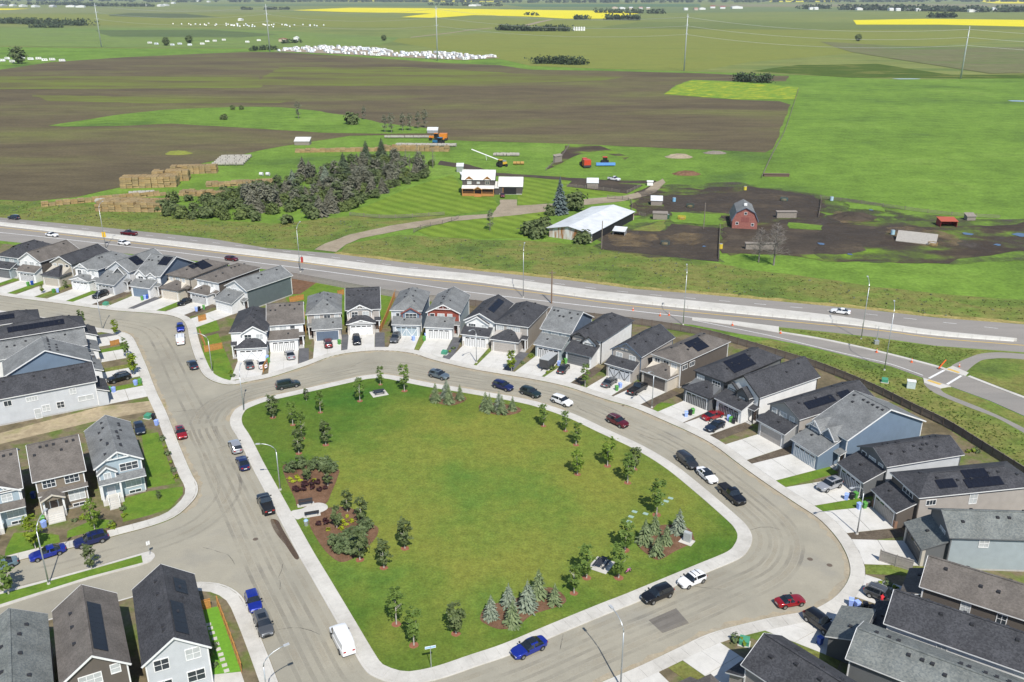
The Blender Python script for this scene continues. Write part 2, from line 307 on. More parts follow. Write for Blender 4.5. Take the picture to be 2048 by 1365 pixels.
field('farmyard',[(1300,372),(1400,378),(1490,372),(1620,392),(1642,402),(1640,436),(1720,430),(1760,446),(1850,450),(1950,452),(2048,445),(2400,455),(2400,520),(2048,505),(1960,518),(1850,528),(1750,520),(1650,522),(1560,510),(1448,512),(1450,455),(1440,440),(1380,420),(1330,436),(1262,432),(1262,396)],.07,G_mudg,'trampled muddy farmyard round the barn',5,2.2,26)
field('farmyard',[(1450,455),(1530,462),(1560,440),(1640,440),(1690,450),(1760,455),(1765,480),(1700,510),(1560,508),(1450,508)],.085,G_mud,'dark mud yard in front of the barn',4,1.8,27)
field('farmyard',[(1310,392),(1480,385),(1490,372),(1620,392),(1642,402),(1638,436),(1520,436),(1400,424),(1330,420)],.09,G_mud,'dark corral mud behind the barn',4,1.6,28)
for i,(q,l) in enumerate([([(1225,470),(1300,468),(1310,482),(1290,494),(1230,492)],'straw bedding patch by the calf shelter'),([(1340,470),(1400,468),(1412,486),(1350,490)],'straw ring in the cattle pen'),([(1780,455),(1860,460),(1920,478),(1910,492),(1850,494),(1790,478)],'manure mound ring beside the fallen shed'),([(1670,425),(1715,428),(1735,444),(1680,446)],'brown manure heap patch in the yard')]):
    field('straw_patch',q,.14+.003*i,W_straw,l,2.5,1.1,30+i,6)
for i,(q,l) in enumerate([([(1280,385),(1330,372),(1480,365),(1640,388),(1780,412),(1850,440),(1700,450),(1560,446),(1400,440),(1270,440)],'churned mud spreading round the corral'),([(1640,410),(1800,425),(1950,440),(2100,440),(2100,520),(1900,530),(1760,526),(1640,520)],'churned mud spreading over the wet yard'),([(1190,455),(1345,440),(1450,450),(1450,528),(1300,515),(1195,502)],'churned mud spreading round the cattle pen')]):
    field('mud_splash',q,.128+.003*i,W_mud,l,5,2,600+i)
for i,(q,l) in enumerate([([(1340,425),(1440,430),(1436,452),(1345,446)],'green grass paddock left of the barn'),([(1577,446),(1642,452),(1644,462),(1580,458)],'green grass strip right of the bare trees'),([(1690,404),(1760,412),(1770,424),(1700,418)],'green grass wedge at the trampled gap'),([(1262,462),(1330,442),(1330,458),(1320,464)],'weedy calf yard behind the cattle pen')]):
    field('grass_patch',q,.156+.003*i,G_base if i!=3 else G_verge,l,3,.7,610+i)
for i,(u,v,a,b) in enumerate([(2040,471,14,3.2),(1642,489,6,2.6),(1935,469,10,2),(1665,436,4,1.6),(1742,421,4,1.2),(1700,510,5,1.4),(1995,491,7,1.6),(1812,158.5,26,.9),(2040,203,24,1.2),(1408,494,4,1)]):
    c=P(u,v);r1=(P(u+a,v)-c).length;r2=(P(u,v-b)-c).length
    pts=[(c.x+r1*math.cos(t)*(1+.2*math.sin(3*t+i)),c.y+r2*math.sin(t)*(1+.25*math.sin(2*t+2*i))) for t in [2*math.pi*k/20 for k in range(20)]]
    sheet('puddle',pts,.175,M_water,['large blue puddle at the pasture fence','blue puddle in front of the barn','narrow puddle below the red shelter','small puddle beside the manure heap','puddle at the trampled fence gap','puddle near the lower barnyard edge','puddle on the muddy lane','thin strip of water below the sedge hollow','long thin puddle in the pasture','tiny puddle in the cattle pen'][i],'puddle')
# verge strips along the highway
NF=[(-400,392),(0,436),(205,455.5),(420,478),(534,497),(666,508),(800,525),(927,540),(1038,551),(1140,562),(1269,579),(1420,591),(1516,600),(1740,621),(1868,636),(2048,650),(2500,685)]
field('verge',[(-400,378),(0,402),(150,404),(300,424),(400,440),(560,448),(700,432),(905,432),(880,440),(760,456),(650,487),(625,500),(534,497)]+NF[::-1][-4:],.04,G_verge,'weedy roadside verge below the hay stacks',4,.4,40)
field('verge',[(680,506),(690,490),(800,470),(860,474),(960,480),(1060,482),(1180,492),(1280,508),(1437,528),(1500,540),(1600,552),(1760,575),(1900,590),(2048,600),(2500,620)]+NF[::-1][:-5],.045,G_verge,'rough grass verge between farmyard and highway',4,.4,41)
fl=PX(NF[5:]);
sheet('dry_verge',rough(fl+offset(fl,2.6)[::-1],2.5,.5,42),.06,G_dry,'strip of dry yellow grass edging the highway','verge')
# highway
hs=[(2500,1010),(2048,833),(1978,802),(1901,774),(1846,757),(1780,733),(1714,717),(1648,701),(1610,692),(1540,678),(1476,668),(1383,650),(1269,640),(1154,628),(1040,614),(791,586),(543,541),(380,521),(0,482),(-400,440)]
isl=[(2500,740),(2048,705.5),(1868,692),(1740,674),(1648,664),(1557.6,655),(1557.6,666),(1648,681),(1758,705.5),(1868,734),(1887.6,741),(1934,754),(2048,798),(2500,940)]
sheet('highway',PX(NF)+PX(isl)+PX(hs),.1,G_hwy,'grey two way highway with slip lane','road',z0=.0)
def stripe(px,wd,mat,label,z=.106,dash=None,name='road_line',smooth=True):
    pts=PX(px)
    if smooth: pts=cat(pts,6)
    if dash:
        pts=resample(pts,.5);mb=MB();a,b=int(dash[0]*2),int(dash[1]*2);k=0
        while k+a<len(pts):
            q=pts[k:k+a+1];o1=offset(q,wd/2);o2=offset(q,-wd/2);m=len(q)
            mb.add([(x,y,z) for x,y in o2]+[(x,y,z) for x,y in o1],[(i,i+1,m+i+1,m+i) for i in range(m-1)]);k+=a+b
    else:
        o1=offset(pts,wd/2);o2=offset(pts,-wd/2);m=len(pts)
        mb=MB().add([(x,y,z) for x,y in o2]+[(x,y,z) for x,y in o1],[(i,i+1,m+i+1,m+i) for i in range(m-1)])
    return tag(mb.build(name,mat),label,'road marking',None,'structure')
YL=[(-300,430),(0,456),(205,480),(380,500),(600,526),(800,554),(945,570),(1140,596),(1230,609),(1420,629),(1740,660),(1868,677),(2048,692),(2400,722)]
stripe(YL,.3,M_yline,'long yellow edge line along the concrete barrier')
stripe([(-300,440),(0,466),(205,488),(380,509),(534,529),(600,537),(800,564.5),(945,586),(1154,610.5),(1250,621),(1384,636)],.3,M_wline,'solid white line along the near highway lane')
stripe([(1384,641),(1440,652),(1540,672.5),(1648,698.5),(1714,714),(1780,729),(1846,752)],.22,M_wline,'white edge line of the slip lane')
NM=[( (a[0]),a[1]+6.5) for a in NF]
stripe([(0,442),(205,462),(420,485.5),(666,515.5),(800,533),(1038,559),(1269,587),(1516,609),(1740,630),(2048,664)],.16,M_wline,'dashed white lane line on the far carriageway',dash=(3,6))
for a,b,l in (((1858,758),(1888.5,741.5),'first'),((1894,770),(1922.5,752.5),'second')):
    stripe([a,b],.5,M_wline,'white stop bar on the left of the slip lane crossing' if l=='first' else 'white stop bar on the right of the slip lane crossing',smooth=False)
sheet('gore_concrete',PX([(1384,636),(1470,644),(1557.6,655),(1557.6,667),(1470,652),(1384,641)]),.2,G_conc,'pale concrete wedge between highway and slip lane','pavement',z0=.05)
sheet('grass_island',rough(offset(PX(isl),.9)[:],3,.1,44),.2,G_verge,'weedy grass island between highway and slip lane','verge',z0=.02)
k1=cat(PX([(1557.6,667),(1648,682),(1758,706.5),(1868,735),(1887.6,742)]),6)
k2=cat(PX([(1934,755),(2048,799),(2300,890)]),6)
for k,l in ((k1,'pale concrete kerb of the grass island'),(k2,'pale kerb of the slip lane beyond the crossing')):
    sheet('kerb',k+offset(k,.9)[::-1],.24,G_conc,l,'kerb',z0=.05)
for q,l in (([(1887,741.5),(1930,754),(1937,748),(1905,734)],'north ramp of the slip lane crossing'),([(1846,758),(1902,775),(1880,779),(1848,768)],'south ramp of the slip lane crossing')):
    sheet('kerb_ramp',PX(q),.25,G_conc,'concrete '+l,'pavement',z0=.05)
for q,l in (([(1897,739),(1920,747),(1916,749),(1893,741)],'yellow tactile pad on the north crossing ramp'),([(1858,762),(1884,770.5),(1878,772.5),(1853,764)],'yellow tactile pad on the south crossing ramp')):
    sheet('tactile_pad',PX(q),.262,flat('tactile_yellow',(.6,.4,.1),.8),l,'tactile pad')
pa=cat(PX([(1846,768),(1868,787),(1934,815),(1991,837),(2048,868),(2300,1010)]),5);pb=cat(PX([(1879,776),(1893,790),(1967,820),(2048,858),(2300,990)]),5)
sheet('footpath',pa+pb[::-1],.16,G_hwy,'asphalt footpath south of the slip lane','path',z0=.02)
pa=cat(PX([(1903,733),(1934,718.7),(1973,708),(2048,710),(2300,735)]),5);pb=cat(PX([(1932,746),(1953.5,728),(1978,720),(2048,721),(2300,748)]),5)
sheet('footpath',pa+pb[::-1],.22,G_hwy,'asphalt footpath curving away behind the crossing','path',z0=.02)
# raised concrete median with precast barrier units on its near side
MBt=cat(PX([(-300,417),(0,451.5),(205,475),(420,501),(600,523),(800,549),(945,563.5),(1140,591),(1230,602),(1420,622),(1648,644.5),(1740,655),(1868,671),(2033,684)]),10)
_n=len(MBt);MTp=[]
for i,(p,q) in enumerate(zip(MBt,offset(MBt,1.))):
    t=i/(_n-1); wv=.35 if t>.985 else min(1.2+3.2*min(1,t*2.2),.35+3.6*(1-t)*4)
    MTp.append((p[0]+(q[0]-p[0])*wv,p[1]+(q[1]-p[1])*wv))
med=sheet('concrete_median',MBt+MTp[::-1],.8,G_conc,'raised concrete median down the middle of the highway','median',z0=.0)
bl=resample(MBt,3.0);mbb=flat('barrier_concrete',(.55,.54,.5),.85,var=.1,scale=1.)
for a,b in zip(bl,bl[1:]):
    A=Vector(a);B=Vector(b);d=(B-A);L=d.length-.06
    mb=MB();mb.ext([(-.32,.1),(.0,.1),(.0,.9),(-.1,.9),(-.2,.35)],'x',.0,L)
    if not 'barunit' in MATS: MATS['barunit']=mb.mesh('barrier_unit',mbb)
    o=link('barrier_unit',MATS['barunit'],med,(a[0],a[1],0),math.atan2(d.y,d.x))
# ---------------------------------------------------------------- neighbourhood
KB=cat(PX([(-60,585),(0,592),(41,598),(123,608.5),(217,621),(295,627),(340,632),(364,641),(374,656),(378,676),(386,705),(402,744),(419,760),(446,769.5),(472,770),(499,764),(547,754),(617,731),(666,713),(723,704),(780,702.5),(830,709),(856,718),(890,727),(945,739.5),(1001,749),(1075,761.5),(1135,775),(1211,800),(1268,817),(1340,848),(1384,868),(1428,892),(1480,931),(1536,971),(1591,1008),(1636,1038),(1669,1072),(1690,1105),(1700,1138),(1694,1165),(1671,1194),(1638,1215),(1611,1224),(1535,1238),(1425,1266),(1352,1299),(1276,1335),(1205,1365),(1100,1412),(1000,1470)]),5)
sheet('street',KB+[P2(800,1900),P2(-900,1900),P2(-700,640)],.02,G_road,'dusty grey residential street looping round the park','road')
FB=[(2600,1220),(2048,955),(1956,897),(1890,856),(1824,824),(1740,782),(1637,740),(1573,720),(1476,691),(1398,671),(1269,650),(1040,622),(791,596),(543,551),(380,529),(0,488),(-300,460)]
sheet('house_lots',KB+[P2(1100,1900),P2(3000,1900)]+PX(FB)+[P2(-300,560)],.12,G_earth,'bare earth lots under the crescent of houses','ground',z0=.0)
vg=PX([(1476,688),(1573,717),(1637,737),(1740,779),(1824,821),(1890,853),(1956,894),(2048,952),(2600,1217)])
sheet('verge',rough(vg+PX([(2600,1100),(2048,836),(1978,805),(1901,777),(1846,760),(1780,736),(1714,720),(1648,704),(1540,681)]),3,.2,46),.14,G_verge,'weedy slope between the board fence and slip lane','verge',z0=.0)
PK=cat(PX([(460,843),(464,830),(478,815),(519,798.5),(557,790),(612,778),(703,757.5),(738,751),(776,750.5),(821,759),(864,767.5),(908,774.5),(960,783),(1040,797),(1086,808),(1150,830),(1212,859),(1286,893),(1348,930),(1409,978),(1471,1031),(1495,1055),(1504.5,1077),(1498,1099),(1478,1119),(1413,1147),(1276,1205),(1218,1228),(1120,1269),(1024,1310),(954,1334),(900,1353),(860,1364),(815,1371),(780,1367),(750,1356),(733,1345),(716,1321),(673,1245),(628,1166),(597,1112),(560,1042),(524.5,974.5),(501,930),(477.6,881),(463,857)]),4,True)
sheet('park_footway',PK,.12,G_conc,'concrete base ring of the park','pavement',z0=.0)
lawn_o=offset(PK,-2.15,True)
sheet('park_lawn',lawn_o,.17,G_lawn,'green park lawn ringed by a footway','lawn',z0=.05)
def slabs(name,line,d0,d1,label,z=.155,step=1.7,closed=False,mat=G_conc):
    """row of paving slabs between two offsets of a kerb line"""
    ln=resample(line+([line[0]] if closed else []),step);a=offset(ln,d0);b=offset(ln,d1)
    o=tag(link(name,None),label,'pavement',None,'structure');g=.012/step
    for i in range(len(ln)-1):
        q=[Vector(a[i]).lerp(Vector(a[i+1]),g),Vector(a[i+1]).lerp(Vector(a[i]),g),Vector(b[i+1]).lerp(Vector(b[i]),g),Vector(b[i]).lerp(Vector(b[i+1]),g)]
        MB().prism([tuple(p) for p in q],.05,z).build('paving_slab',mat,o)
    return o
def kerbline(line,label,w_=.32,side=1,closed=False,z=.145):
    ln=resample(line+([line[0]] if closed else []),1.2);o=offset(ln,w_*side)
    mb=MB();m=len(ln)
    v=[(x,y,.0) for x,y in ln]+[(x,y,z) for x,y in offset(ln,.05*side)]+[(x,y,z) for x,y in o]
    f=[(i,i+1,m+i+1,m+i) for i in range(m-1)]+[(m+i,m+i+1,2*m+i+1,2*m+i) for i in range(m-1)]
    if side<0: f=[q[::-1] for q in f]
    return tag(mb.add(v,f).build('kerb',G_conc),label,'kerb',None,'structure')
slabs('footway',PK,-.33,-2.1,'concrete footway round the park',closed=True)
kerbline(PK,'concrete kerb round the park',side=-1,closed=True)
slabs('footway',KB,.33,2.0,'concrete footway in front of the crescent houses',step=2.2)
kerbline(KB,'concrete kerb in front of the crescent houses',side=1)
KC=cat(PX([(-120,606),(0,622),(100,638),(179,654),(235,663),(262,672),(276,694),(295,737),(312,781),(335,830),(359,891),(384,949),(395,968),(396,987),(384,1006),(352,1034),(305,1053),(234.5,1072),(141,1098),(58.6,1117),(0,1133),(-100,1160)]),5)
sheet('house_lots',KC+[P2(-700,1320),P2(-700,640)],.12,G_earth,'bare earth lots of the left block','ground',z0=.0)
slabs('footway',KC,-.33,-2.0,'concrete footway round the left block',step=2.2);kerbline(KC,'concrete kerb round the left block',side=-1)
KD=cat(PX([(-100,1300),(0,1270),(80,1245),(238,1202),(330,1175),(375,1166),(423,1166),(454,1173),(483,1192),(502,1228),(528,1290),(557,1365),(600,1480)]),5)
sheet('house_lots',KD+[P2(620,1900),P2(-700,1900),P2(-700,1400)],.12,G_earth,'bare earth lots of the lower left block','ground',z0=.0)
slabs('footway',KD[25:],-.33,-2.0,'concrete footway round the lower left corner',step=2.2);kerbline(KD,'concrete kerb round the lower left corner',side=-1)
KM=cat(PX([(-120,1219),(0,1186),(95,1161),(190,1135),(283,1108.5),(300,1105),(309,1110),(308,1118),(286,1130.5),(176,1160),(0,1216),(-120,1254)]),5)
sheet('street_island',KM,.14,G_conc,'concrete edge of the narrow street island','kerb',z0=.0)
sheet('street_island',PX([(-110,1222.5),(0,1191),(95,1165.5),(190,1139),(283,1112.5),(286,1127),(176,1156),(0,1211),(-110,1246)]),.16,G_yard,'grass strip of the narrow street island','lawn',z0=.05)
# lawns and beds on the lots
def bed(px,mat,label,z=.15,nm='lawn',sm=0):
    pts=PX(px)
    return sheet(nm,cat(pts,sm,True) if sm else pts,z,mat,label,nm.replace('_',' '),z0=.05)
bed([(402,678),(436,668),(470,752),(478,760),(455,763),(430,757),(412,742)],G_yard,'corner lawn below the cedar gate of the charcoal roofed corner house')
bed([(392,640),(430,634),(440,662),(400,672),(390,655)],G_yard,'lawn behind the corner house cedar fence')
bed([(570,596),(640,562),(690,565),(790,588),(780,640),(760,660),(600,640)],G_yard,'back lawn behind the pale grey roofed house')
bed([(566,556),(628,566),(640,562),(600,590),(560,590)],G_mulch,'dark soil corner of the back yard','.15' and .152,'soil_bed')
bed([(284,872),(316,866),(352,968),(296,978)],G_yard,'fenced side lawn of the blue corner house')
bed([(318,868),(332,872),(362,965),(352,970)],G_earth,'planted strip beside the footway','.15' and .151,'soil_bed')
bed([(246,1000),(300,984),(366,975),(366,990),(340,1018),(300,1032),(246,1046)],G_yard,'front lawn of the blue corner house')
bed([(135,1064),(190,1040),(226,1042),(228,1054),(134,1078)],G_yard,'front lawn between two stair flights')
bed([(12,1100),(28,1068),(70,1066),(118,1072),(120,1086),(10,1114)],G_yard,'front lawn under the yellow green tree')
bed([(396,1222),(436,1215),(482,1345),(424,1352)],flat('turf_green',(.13,.3,.02),.9,var=.15),'bright green back lawn with stepping stones')
bed([(424,1352),(482,1346),(500,1400),(424,1400)],G_conc,'concrete patio at the end of the back lawn',.155,'patio')
bed([(60,560),(160,420),(0,430)] if 0 else [(0,868),(200,815),(330,800),(334,818),(200,842),(40,880),(0,890)],ground('sandy_lane',[(.3,.24,.15),(.38,.31,.2),(.2,.19,.08)],.2,fine=1.5,fa=.15),'sandy unfinished lane behind the blue corner house',.13,'lane')
bed([(1318,806),(1366,812),(1350,822),(1318,828),(1306,820)],G_yard,'small lawn beside the brown hip roofed house')
for q,l in (([(565,938),(590,930),(640,928),(676,940),(676,955),(664,985),(648,1012),(598,1016),(590,1000)],'mulch planting bed above the benches'),([(618,1042),(650,1020),(700,1018),(745,1050),(757,1060),(750,1080),(720,1110),(690,1126),(668,1120),(640,1090)],'mulch planting bed below the benches'),([(862,790),(880,786),(910,788),(932,797),(928,805),(905,813),(880,810),(860,802)],'mulch bed of the first spruce clump'),([(960,812),(985,808),(1020,812),(1042,820),(1036,828),(1008,833),(975,828),(960,822)],'mulch bed of the second spruce clump'),([(1272,1088),(1290,1062),(1330,1052),(1375,1058),(1388,1078),(1385,1088),(1350,1105),(1322,1121),(1304,1118)],'mulch bed of the spruce clump by the cabinet'),([(960,1238),(975,1214),(1020,1204),(1080,1180),(1110,1180),(1132,1200),(1120,1214),(1065,1232),(1035,1255),(1000,1261),(970,1250)],'mulch bed of the lower spruce clump')):
    bed(q,G_mulch,l,.2,'mulch_bed',5)
bed([(582,1026),(604,1020),(625,1010),(640,1008),(653,1012),(655,1020),(640,1028),(610,1036),(593,1041)],G_conc,'rounded concrete bench pad','.2' and .21,'pavement',4)
sheet('asphalt_patch',PX([(1297,1241),(1352,1217),(1378,1247),(1325,1267)]),.026,G_patch,'dark square asphalt patch in the street','road patch')
for i,(u,v,r) in enumerate([(1620,1119,.4),(1659,1131,.4),(511,1079,.4),(1246,812,.3)]):
    c=P(u,v);sheet('manhole_cover',[(c.x+r*math.cos(t*.4488),c.y+r*math.sin(t*.4488)) for t in range(14)],.027,flat('cast_iron',(.13,.1,.075),.7),['round manhole cover in the crescent bend','second manhole cover in the crescent bend','manhole cover by the black parked pickup','small manhole cover by the kerb'][i],'manhole cover')
sheet('wet_stain',cat(PX([(541,1040),(556,1042),(566,1060),(585,1092),(598,1115),(590,1118),(572,1092),(558,1075),(548,1060)]),4,True),.025,flat('muddy_water',(.09,.06,.035),.25,var=.2),'brown wet runoff along the gutter','puddle')
# ---------------------------------------------------------------- houses
def roofmat(name,cols):
    """asphalt shingles: speckled tabs in courses"""
    m,t,b=principled(name)
    tc=t.nodes.new('ShaderNodeTexCoord');mp=t.nodes.new('ShaderNodeMapping');mp.inputs['Scale'].default_value=(5,5,10);t.links.new(tc.outputs['Object'],mp.inputs[0])
    vo=t.nodes.new('ShaderNodeTexVoronoi');vo.inputs['Scale'].default_value=1.;t.links.new(mp.outputs[0],vo.inputs['Vector'])
    n=t.nodes.new('ShaderNodeTexNoise');n.inputs['Scale'].default_value=.5;n.inputs['Detail'].default_value=5;t.links.new(tc.outputs['Object'],n.inputs[0])
    cr=t.nodes.new('ShaderNodeValToRGB');e=cr.color_ramp.elements;e[0].position=.1;e[0].color=(*cols[0],1);e[1].position=.9;e[1].color=(*cols[1],1)
    sp=t.nodes.new('ShaderNodeSeparateColor');t.links.new(vo.outputs['Color'],sp.inputs[0]);t.links.new(sp.outputs[0],cr.inputs[0])
    mr=t.nodes.new('ShaderNodeMapRange');mr.inputs[1].default_value=.3;mr.inputs[2].default_value=.7;mr.inputs[3].default_value=.8;mr.inputs[4].default_value=1.18;t.links.new(n.outputs[0],mr.inputs[0])
    vm=t.nodes.new('ShaderNodeVectorMath');vm.operation='SCALE';t.links.new(cr.outputs[0],vm.inputs[0]);t.links.new(mr.outputs[0],vm.inputs['Scale'])
    t.links.new(vm.outputs[0],b.inputs['Base Color']);b.inputs['Roughness'].default_value=.92;b.inputs['Specular IOR Level'].default_value=.2
    MATS[name]=m;return m
ROOF=dict(char=roofmat('charcoal_shingles',((.042,.043,.048),(.07,.071,.077))),grey=roofmat('grey_shingles',((.15,.157,.158),(.205,.21,.208))),brown=roofmat('brown_shingles',((.118,.105,.093),(.153,.137,.122))),green=roofmat('weathered_grey_shingles',((.125,.138,.136),(.19,.2,.186))))
def siding(name,c):
    """lap siding: thin horizontal courses"""
    if name in MATS: return MATS[name]
    m,t,b=principled(name)
    tc=t.nodes.new('ShaderNodeTexCoord');wv=t.nodes.new('ShaderNodeTexWave');wv.wave_type='BANDS';wv.bands_direction='Z';wv.wave_profile='SAW';wv.inputs['Scale'].default_value=1.6
    t.links.new(tc.outputs['Object'],wv.inputs['Vector']);n=t.nodes.new('ShaderNodeTexNoise');n.inputs['Scale'].default_value=.8;n.inputs['Detail'].default_value=6;t.links.new(tc.outputs['Object'],n.inputs['Vector'])
    mr=t.nodes.new('ShaderNodeMapRange');mr.inputs[1].default_value=.3;mr.inputs[2].default_value=.7;mr.inputs[3].default_value=.93;mr.inputs[4].default_value=1.06;t.links.new(n.outputs[0],mr.inputs[0])
    vm=t.nodes.new('ShaderNodeVectorMath');vm.operation='SCALE';vm.inputs[0].default_value=c;t.links.new(mr.outputs[0],vm.inputs['Scale']);t.links.new(vm.outputs[0],b.inputs['Base Color'])
    bn=t.nodes.new('ShaderNodeBump');bn.inputs['Strength'].default_value=.35;bn.inputs['Distance'].default_value=.03;t.links.new(wv.outputs['Fac'],bn.inputs['Height']);t.links.new(bn.outputs[0],b.inputs['Normal'])
    b.inputs['Roughness'].default_value=.75;MATS[name]=m;return m
SID=dict(white=(.72,.72,.71),cream=(.55,.5,.42),beige=(.42,.385,.32),taupe=(.3,.265,.225),dtaupe=(.115,.098,.084),blue=(.145,.2,.27),sblue=(.1,.135,.19),pblue=(.33,.38,.4),lgrey=(.5,.52,.54),grey=(.33,.33,.325),dgrey=(.13,.135,.14),teal=(.105,.13,.135),red=(.24,.055,.035),black=(.03,.03,.032),lblue=(.33,.405,.45),brown=(.2,.165,.125),greige=(.37,.34,.31),brick=(.26,.15,.1),stone=(.5,.46,.4))
def S(k): return siding('siding_'+k,SID[k])
M_glass=glass('window_glass',(.035,.045,.055));M_blind=flat('window_blind',(.45,.47,.47),.25,0,.6,var=.25,scale=.7);M_glassb=glass('tinted_glass',(.012,.014,.018))
M_solar=flat('solar_cell',(.011,.013,.021),.3,0,.22,var=.25,scale=1.5);M_solarf=flat('solar_frame',(.03,.032,.04),.4,.5)
M_found=flat('foundation_concrete',(.42,.41,.39),.9);M_vent=flat('roof_vent',(.03,.03,.033),.6)
M_door=flat('dark_door',(.07,.045,.035),.5)
wcache={}
def window(par,x,z,w_,h,y,face='f',fr='white',blind=None,n=2,px=0.):
    """framed window with mullions; face f/b on planes of constant y, l/r on planes of constant x"""
    blind=random.random()<.6 if blind is None else blind
    k=(round(w_,2),round(h,2),fr,n)
    if k not in wcache:
        mb=MB();t=.09;a,b=w_/2,h/2
        mb.box(-a-t,-a,-.07,0.,-b-t,b+t);mb.box(a,a+t,-.07,0.,-b-t,b+t);mb.box(-a,a,-.071,0.,b,b+t);mb.box(-a,a,-.075,0.,-b-t,-b)
        for i in range(1,n): q=-a+w_*i/n;mb.box(q-.03,q+.03,-.06,0.,-b,b)
        if h>1.: mb.box(-a,a,-.055,0.,.0,.05)
        wcache[k]=(mb.mesh('window',flat('frame_white',(.75,.75,.74),.5) if fr=='white' else flat('frame_'+fr,SID.get(fr,(.04,.04,.04)),.5)),MB().box(-a,a,-.03,0.,-b,b).mesh('pane',M_glass),MB().box(-a,a,-.03,0.,-b,b).mesh('pane',M_blind))
    me=wcache[k];rz={'f':0,'b':math.pi,'l':-math.pi/2,'r':math.pi/2}[face]
    loc=(x,y,z) if face in 'fb' else (x,y,z)
    o=link('window',me[0],par,loc,rz);link('pane',me[2 if blind else 1],o);return o
def gdoor(par,x,w_,h,style,c1,c2,y=0.,z=.15):
    m1,m2=flat('door_'+c1,SID[c1],.55),flat('door2_'+c2,SID[c2],.5)
    o=MB().box(x-w_/2,x+w_/2,y-.03,y+.02,z,z+h).build('garage_door',m1,par)
    mb=MB()
    if style=='strip':
        n=12
        for i in range(n): q=x-w_/2+w_*(i+.5)/n;mb.box(q-w_/n*.23,q+w_/n*.23,y-.05,y-.03,z+.05,z+h-.42)
        mb.build('door_strips',m2,o)
    elif style=='cross':
        for i in range(4):
            a=x-w_/2+w_*i/4+.06;b=a+w_/4-.12
            mb.bar((a,y-.042,z+.06),(b,y-.042,z+h-.5),.03,.13) if i%2 else mb.bar((b,y-.042,z+.06),(a,y-.042,z+h-.5),.03,.13)
            mb.box(a-.07,a+.02,y-.05,y-.03,z+.02,z+h-.4)
        mb.build('door_braces',m2,o)
    else:
        for i in range(1,4): mb.box(x-w_/2+.02,x+w_/2-.02,y-.04,y-.03,z+h*i/4-.03,z+h*i/4)
        mb.build('door_seams',m2,o)
    if style!='plain':
        mb=MB()
        for i in range(4): q=x-w_/2+w_*(i+.5)/4;mb.box(q-w_/10,q+w_/10,y-.045,y-.03,z+h-.36,z+h-.1)
        mb.build('door_lights',M_glassb,o)
    mb=MB();t=.16;mb.box(x-w_/2-t,x-w_/2,y-.07,y,z,z+h+t);mb.box(x+w_/2,x+w_/2+t,y-.07,y,z,z+h+t);mb.box(x-w_/2,x+w_/2,y-.071,y,z+h,z+h+t)
    mb.build('door_surround',S('white') if c1 not in('black','dgrey','dtaupe') else flat('door2_'+c1+'s',SID[c1],.6),par)
    return o
def gable(par,cx,w_,y0,y1,z0,pitch,wall,roof,fas,trim='white',o=.35,zb=None,truss=False,wins=(),fr='white',shut=None):
    """front bay with its own little gable roof; y0 front plane, y1 where its ridge dies into the main roof"""
    zr=z0+pitch*w_/2;zb=zb if zb is not None else z0-2.7
    MB().ext([(cx-w_/2,zb),(cx+w_/2,zb),(cx+w_/2,z0),(cx,zr),(cx-w_/2,z0)],'y',y0,y1-.3).build('bay_wall',S(wall),par)
    e=w_/2+o;ze=z0-pitch*o+.16;zt=zr+.16
    MB().solid([(cx-e,y0-o,ze),(cx,y0-o,zt),(cx+e,y0-o,ze),(cx-e,y1,ze),(cx,y1,zt),(cx+e,y1,ze)],[(0,1,4,3),(1,2,5,4)],.15).build('bay_roof',[ROOF[roof],S(fas)],par)
    mb=MB();t=S(trim)
    for sg in(-1,1): mb.bar((cx+sg*e,y0-o-.03,ze-.12),(cx,y0-o-.03,zt-.12),.06,.24)
    if truss:
        mb.bar((cx-e*.62,y0-o-.02,ze+.38*(zt-ze)-.1),(cx+e*.62,y0-o-.02,ze+.38*(zt-ze)-.1),.07,.14);mb.bar((cx,y0-o-.02,ze+.3*(zt-ze)),(cx,y0-o-.02,zt-.1),.07,.14)
        for sg in(-1,1): mb.bar((cx+sg*e*.3,y0-o-.02,ze+.38*(zt-ze)-.1),(cx+sg*e*.12,y0-o-.02,zt-.3),.07,.1)
    mb.build('gable_trim',t,par)
    for sg in(-1,1): MB().box(cx+sg*w_/2-.09,cx+sg*w_/2+.09,y0-.05,y0,zb,z0-.05).build('corner_trim',t,par)
    for wn in wins: window(par,wn[0],wn[1],wn[2],wn[3],y0,'f',fr,None,wn[4] if len(wn)>4 else 2)
def solar(par,plane,cols,rows,u,v,gap=None,skip=()):
    """panels laid on a roof plane: plane=(origin, along, upslope) unit vectors in house space"""
    o,a,b=[Vector(q) for q in plane];nrm=a.cross(b);nrm.normalize()
    if nrm.z<0: nrm=-nrm
    if 'panel' not in MATS:
        mb=MB();mb.box(0,1.0,0,1.65,.06,.1,1);mb.box(.03,.97,.03,1.62,.1,.104,0);MATS['panel']=mb.mesh('solar_panel',[M_solar,M_solarf])
    from mathutils import Matrix
    xa=a;ya=b
    if a.cross(b).z<0: xa,ya=a,b
    for r in range(rows):
        for c_ in range(cols):
            if (c_,r) in skip: continue
            p=o+a*(u+1.02*c_)+b*(v+1.67*r)
            z_=a.cross(b)
            M=Matrix((a,b,z_)).transposed().to_4x4()
            if z_.z<0:  # keep panel face up
                p=p+a*1.0;M=Matrix((-a,b,-z_)).transposed().to_4x4()
            M.translation=p
            q=bpy.data.objects.new('solar_panel',MATS['panel']);col.objects.link(q);q.parent=par;q.matrix_local=M
HOUSES={}
WALKSEG=[]
for _l in (offset(KB,2.0),offset(KC,-2.0),offset(KD,-2.0)): WALKSEG+=list(zip(_l,_l[1:]))
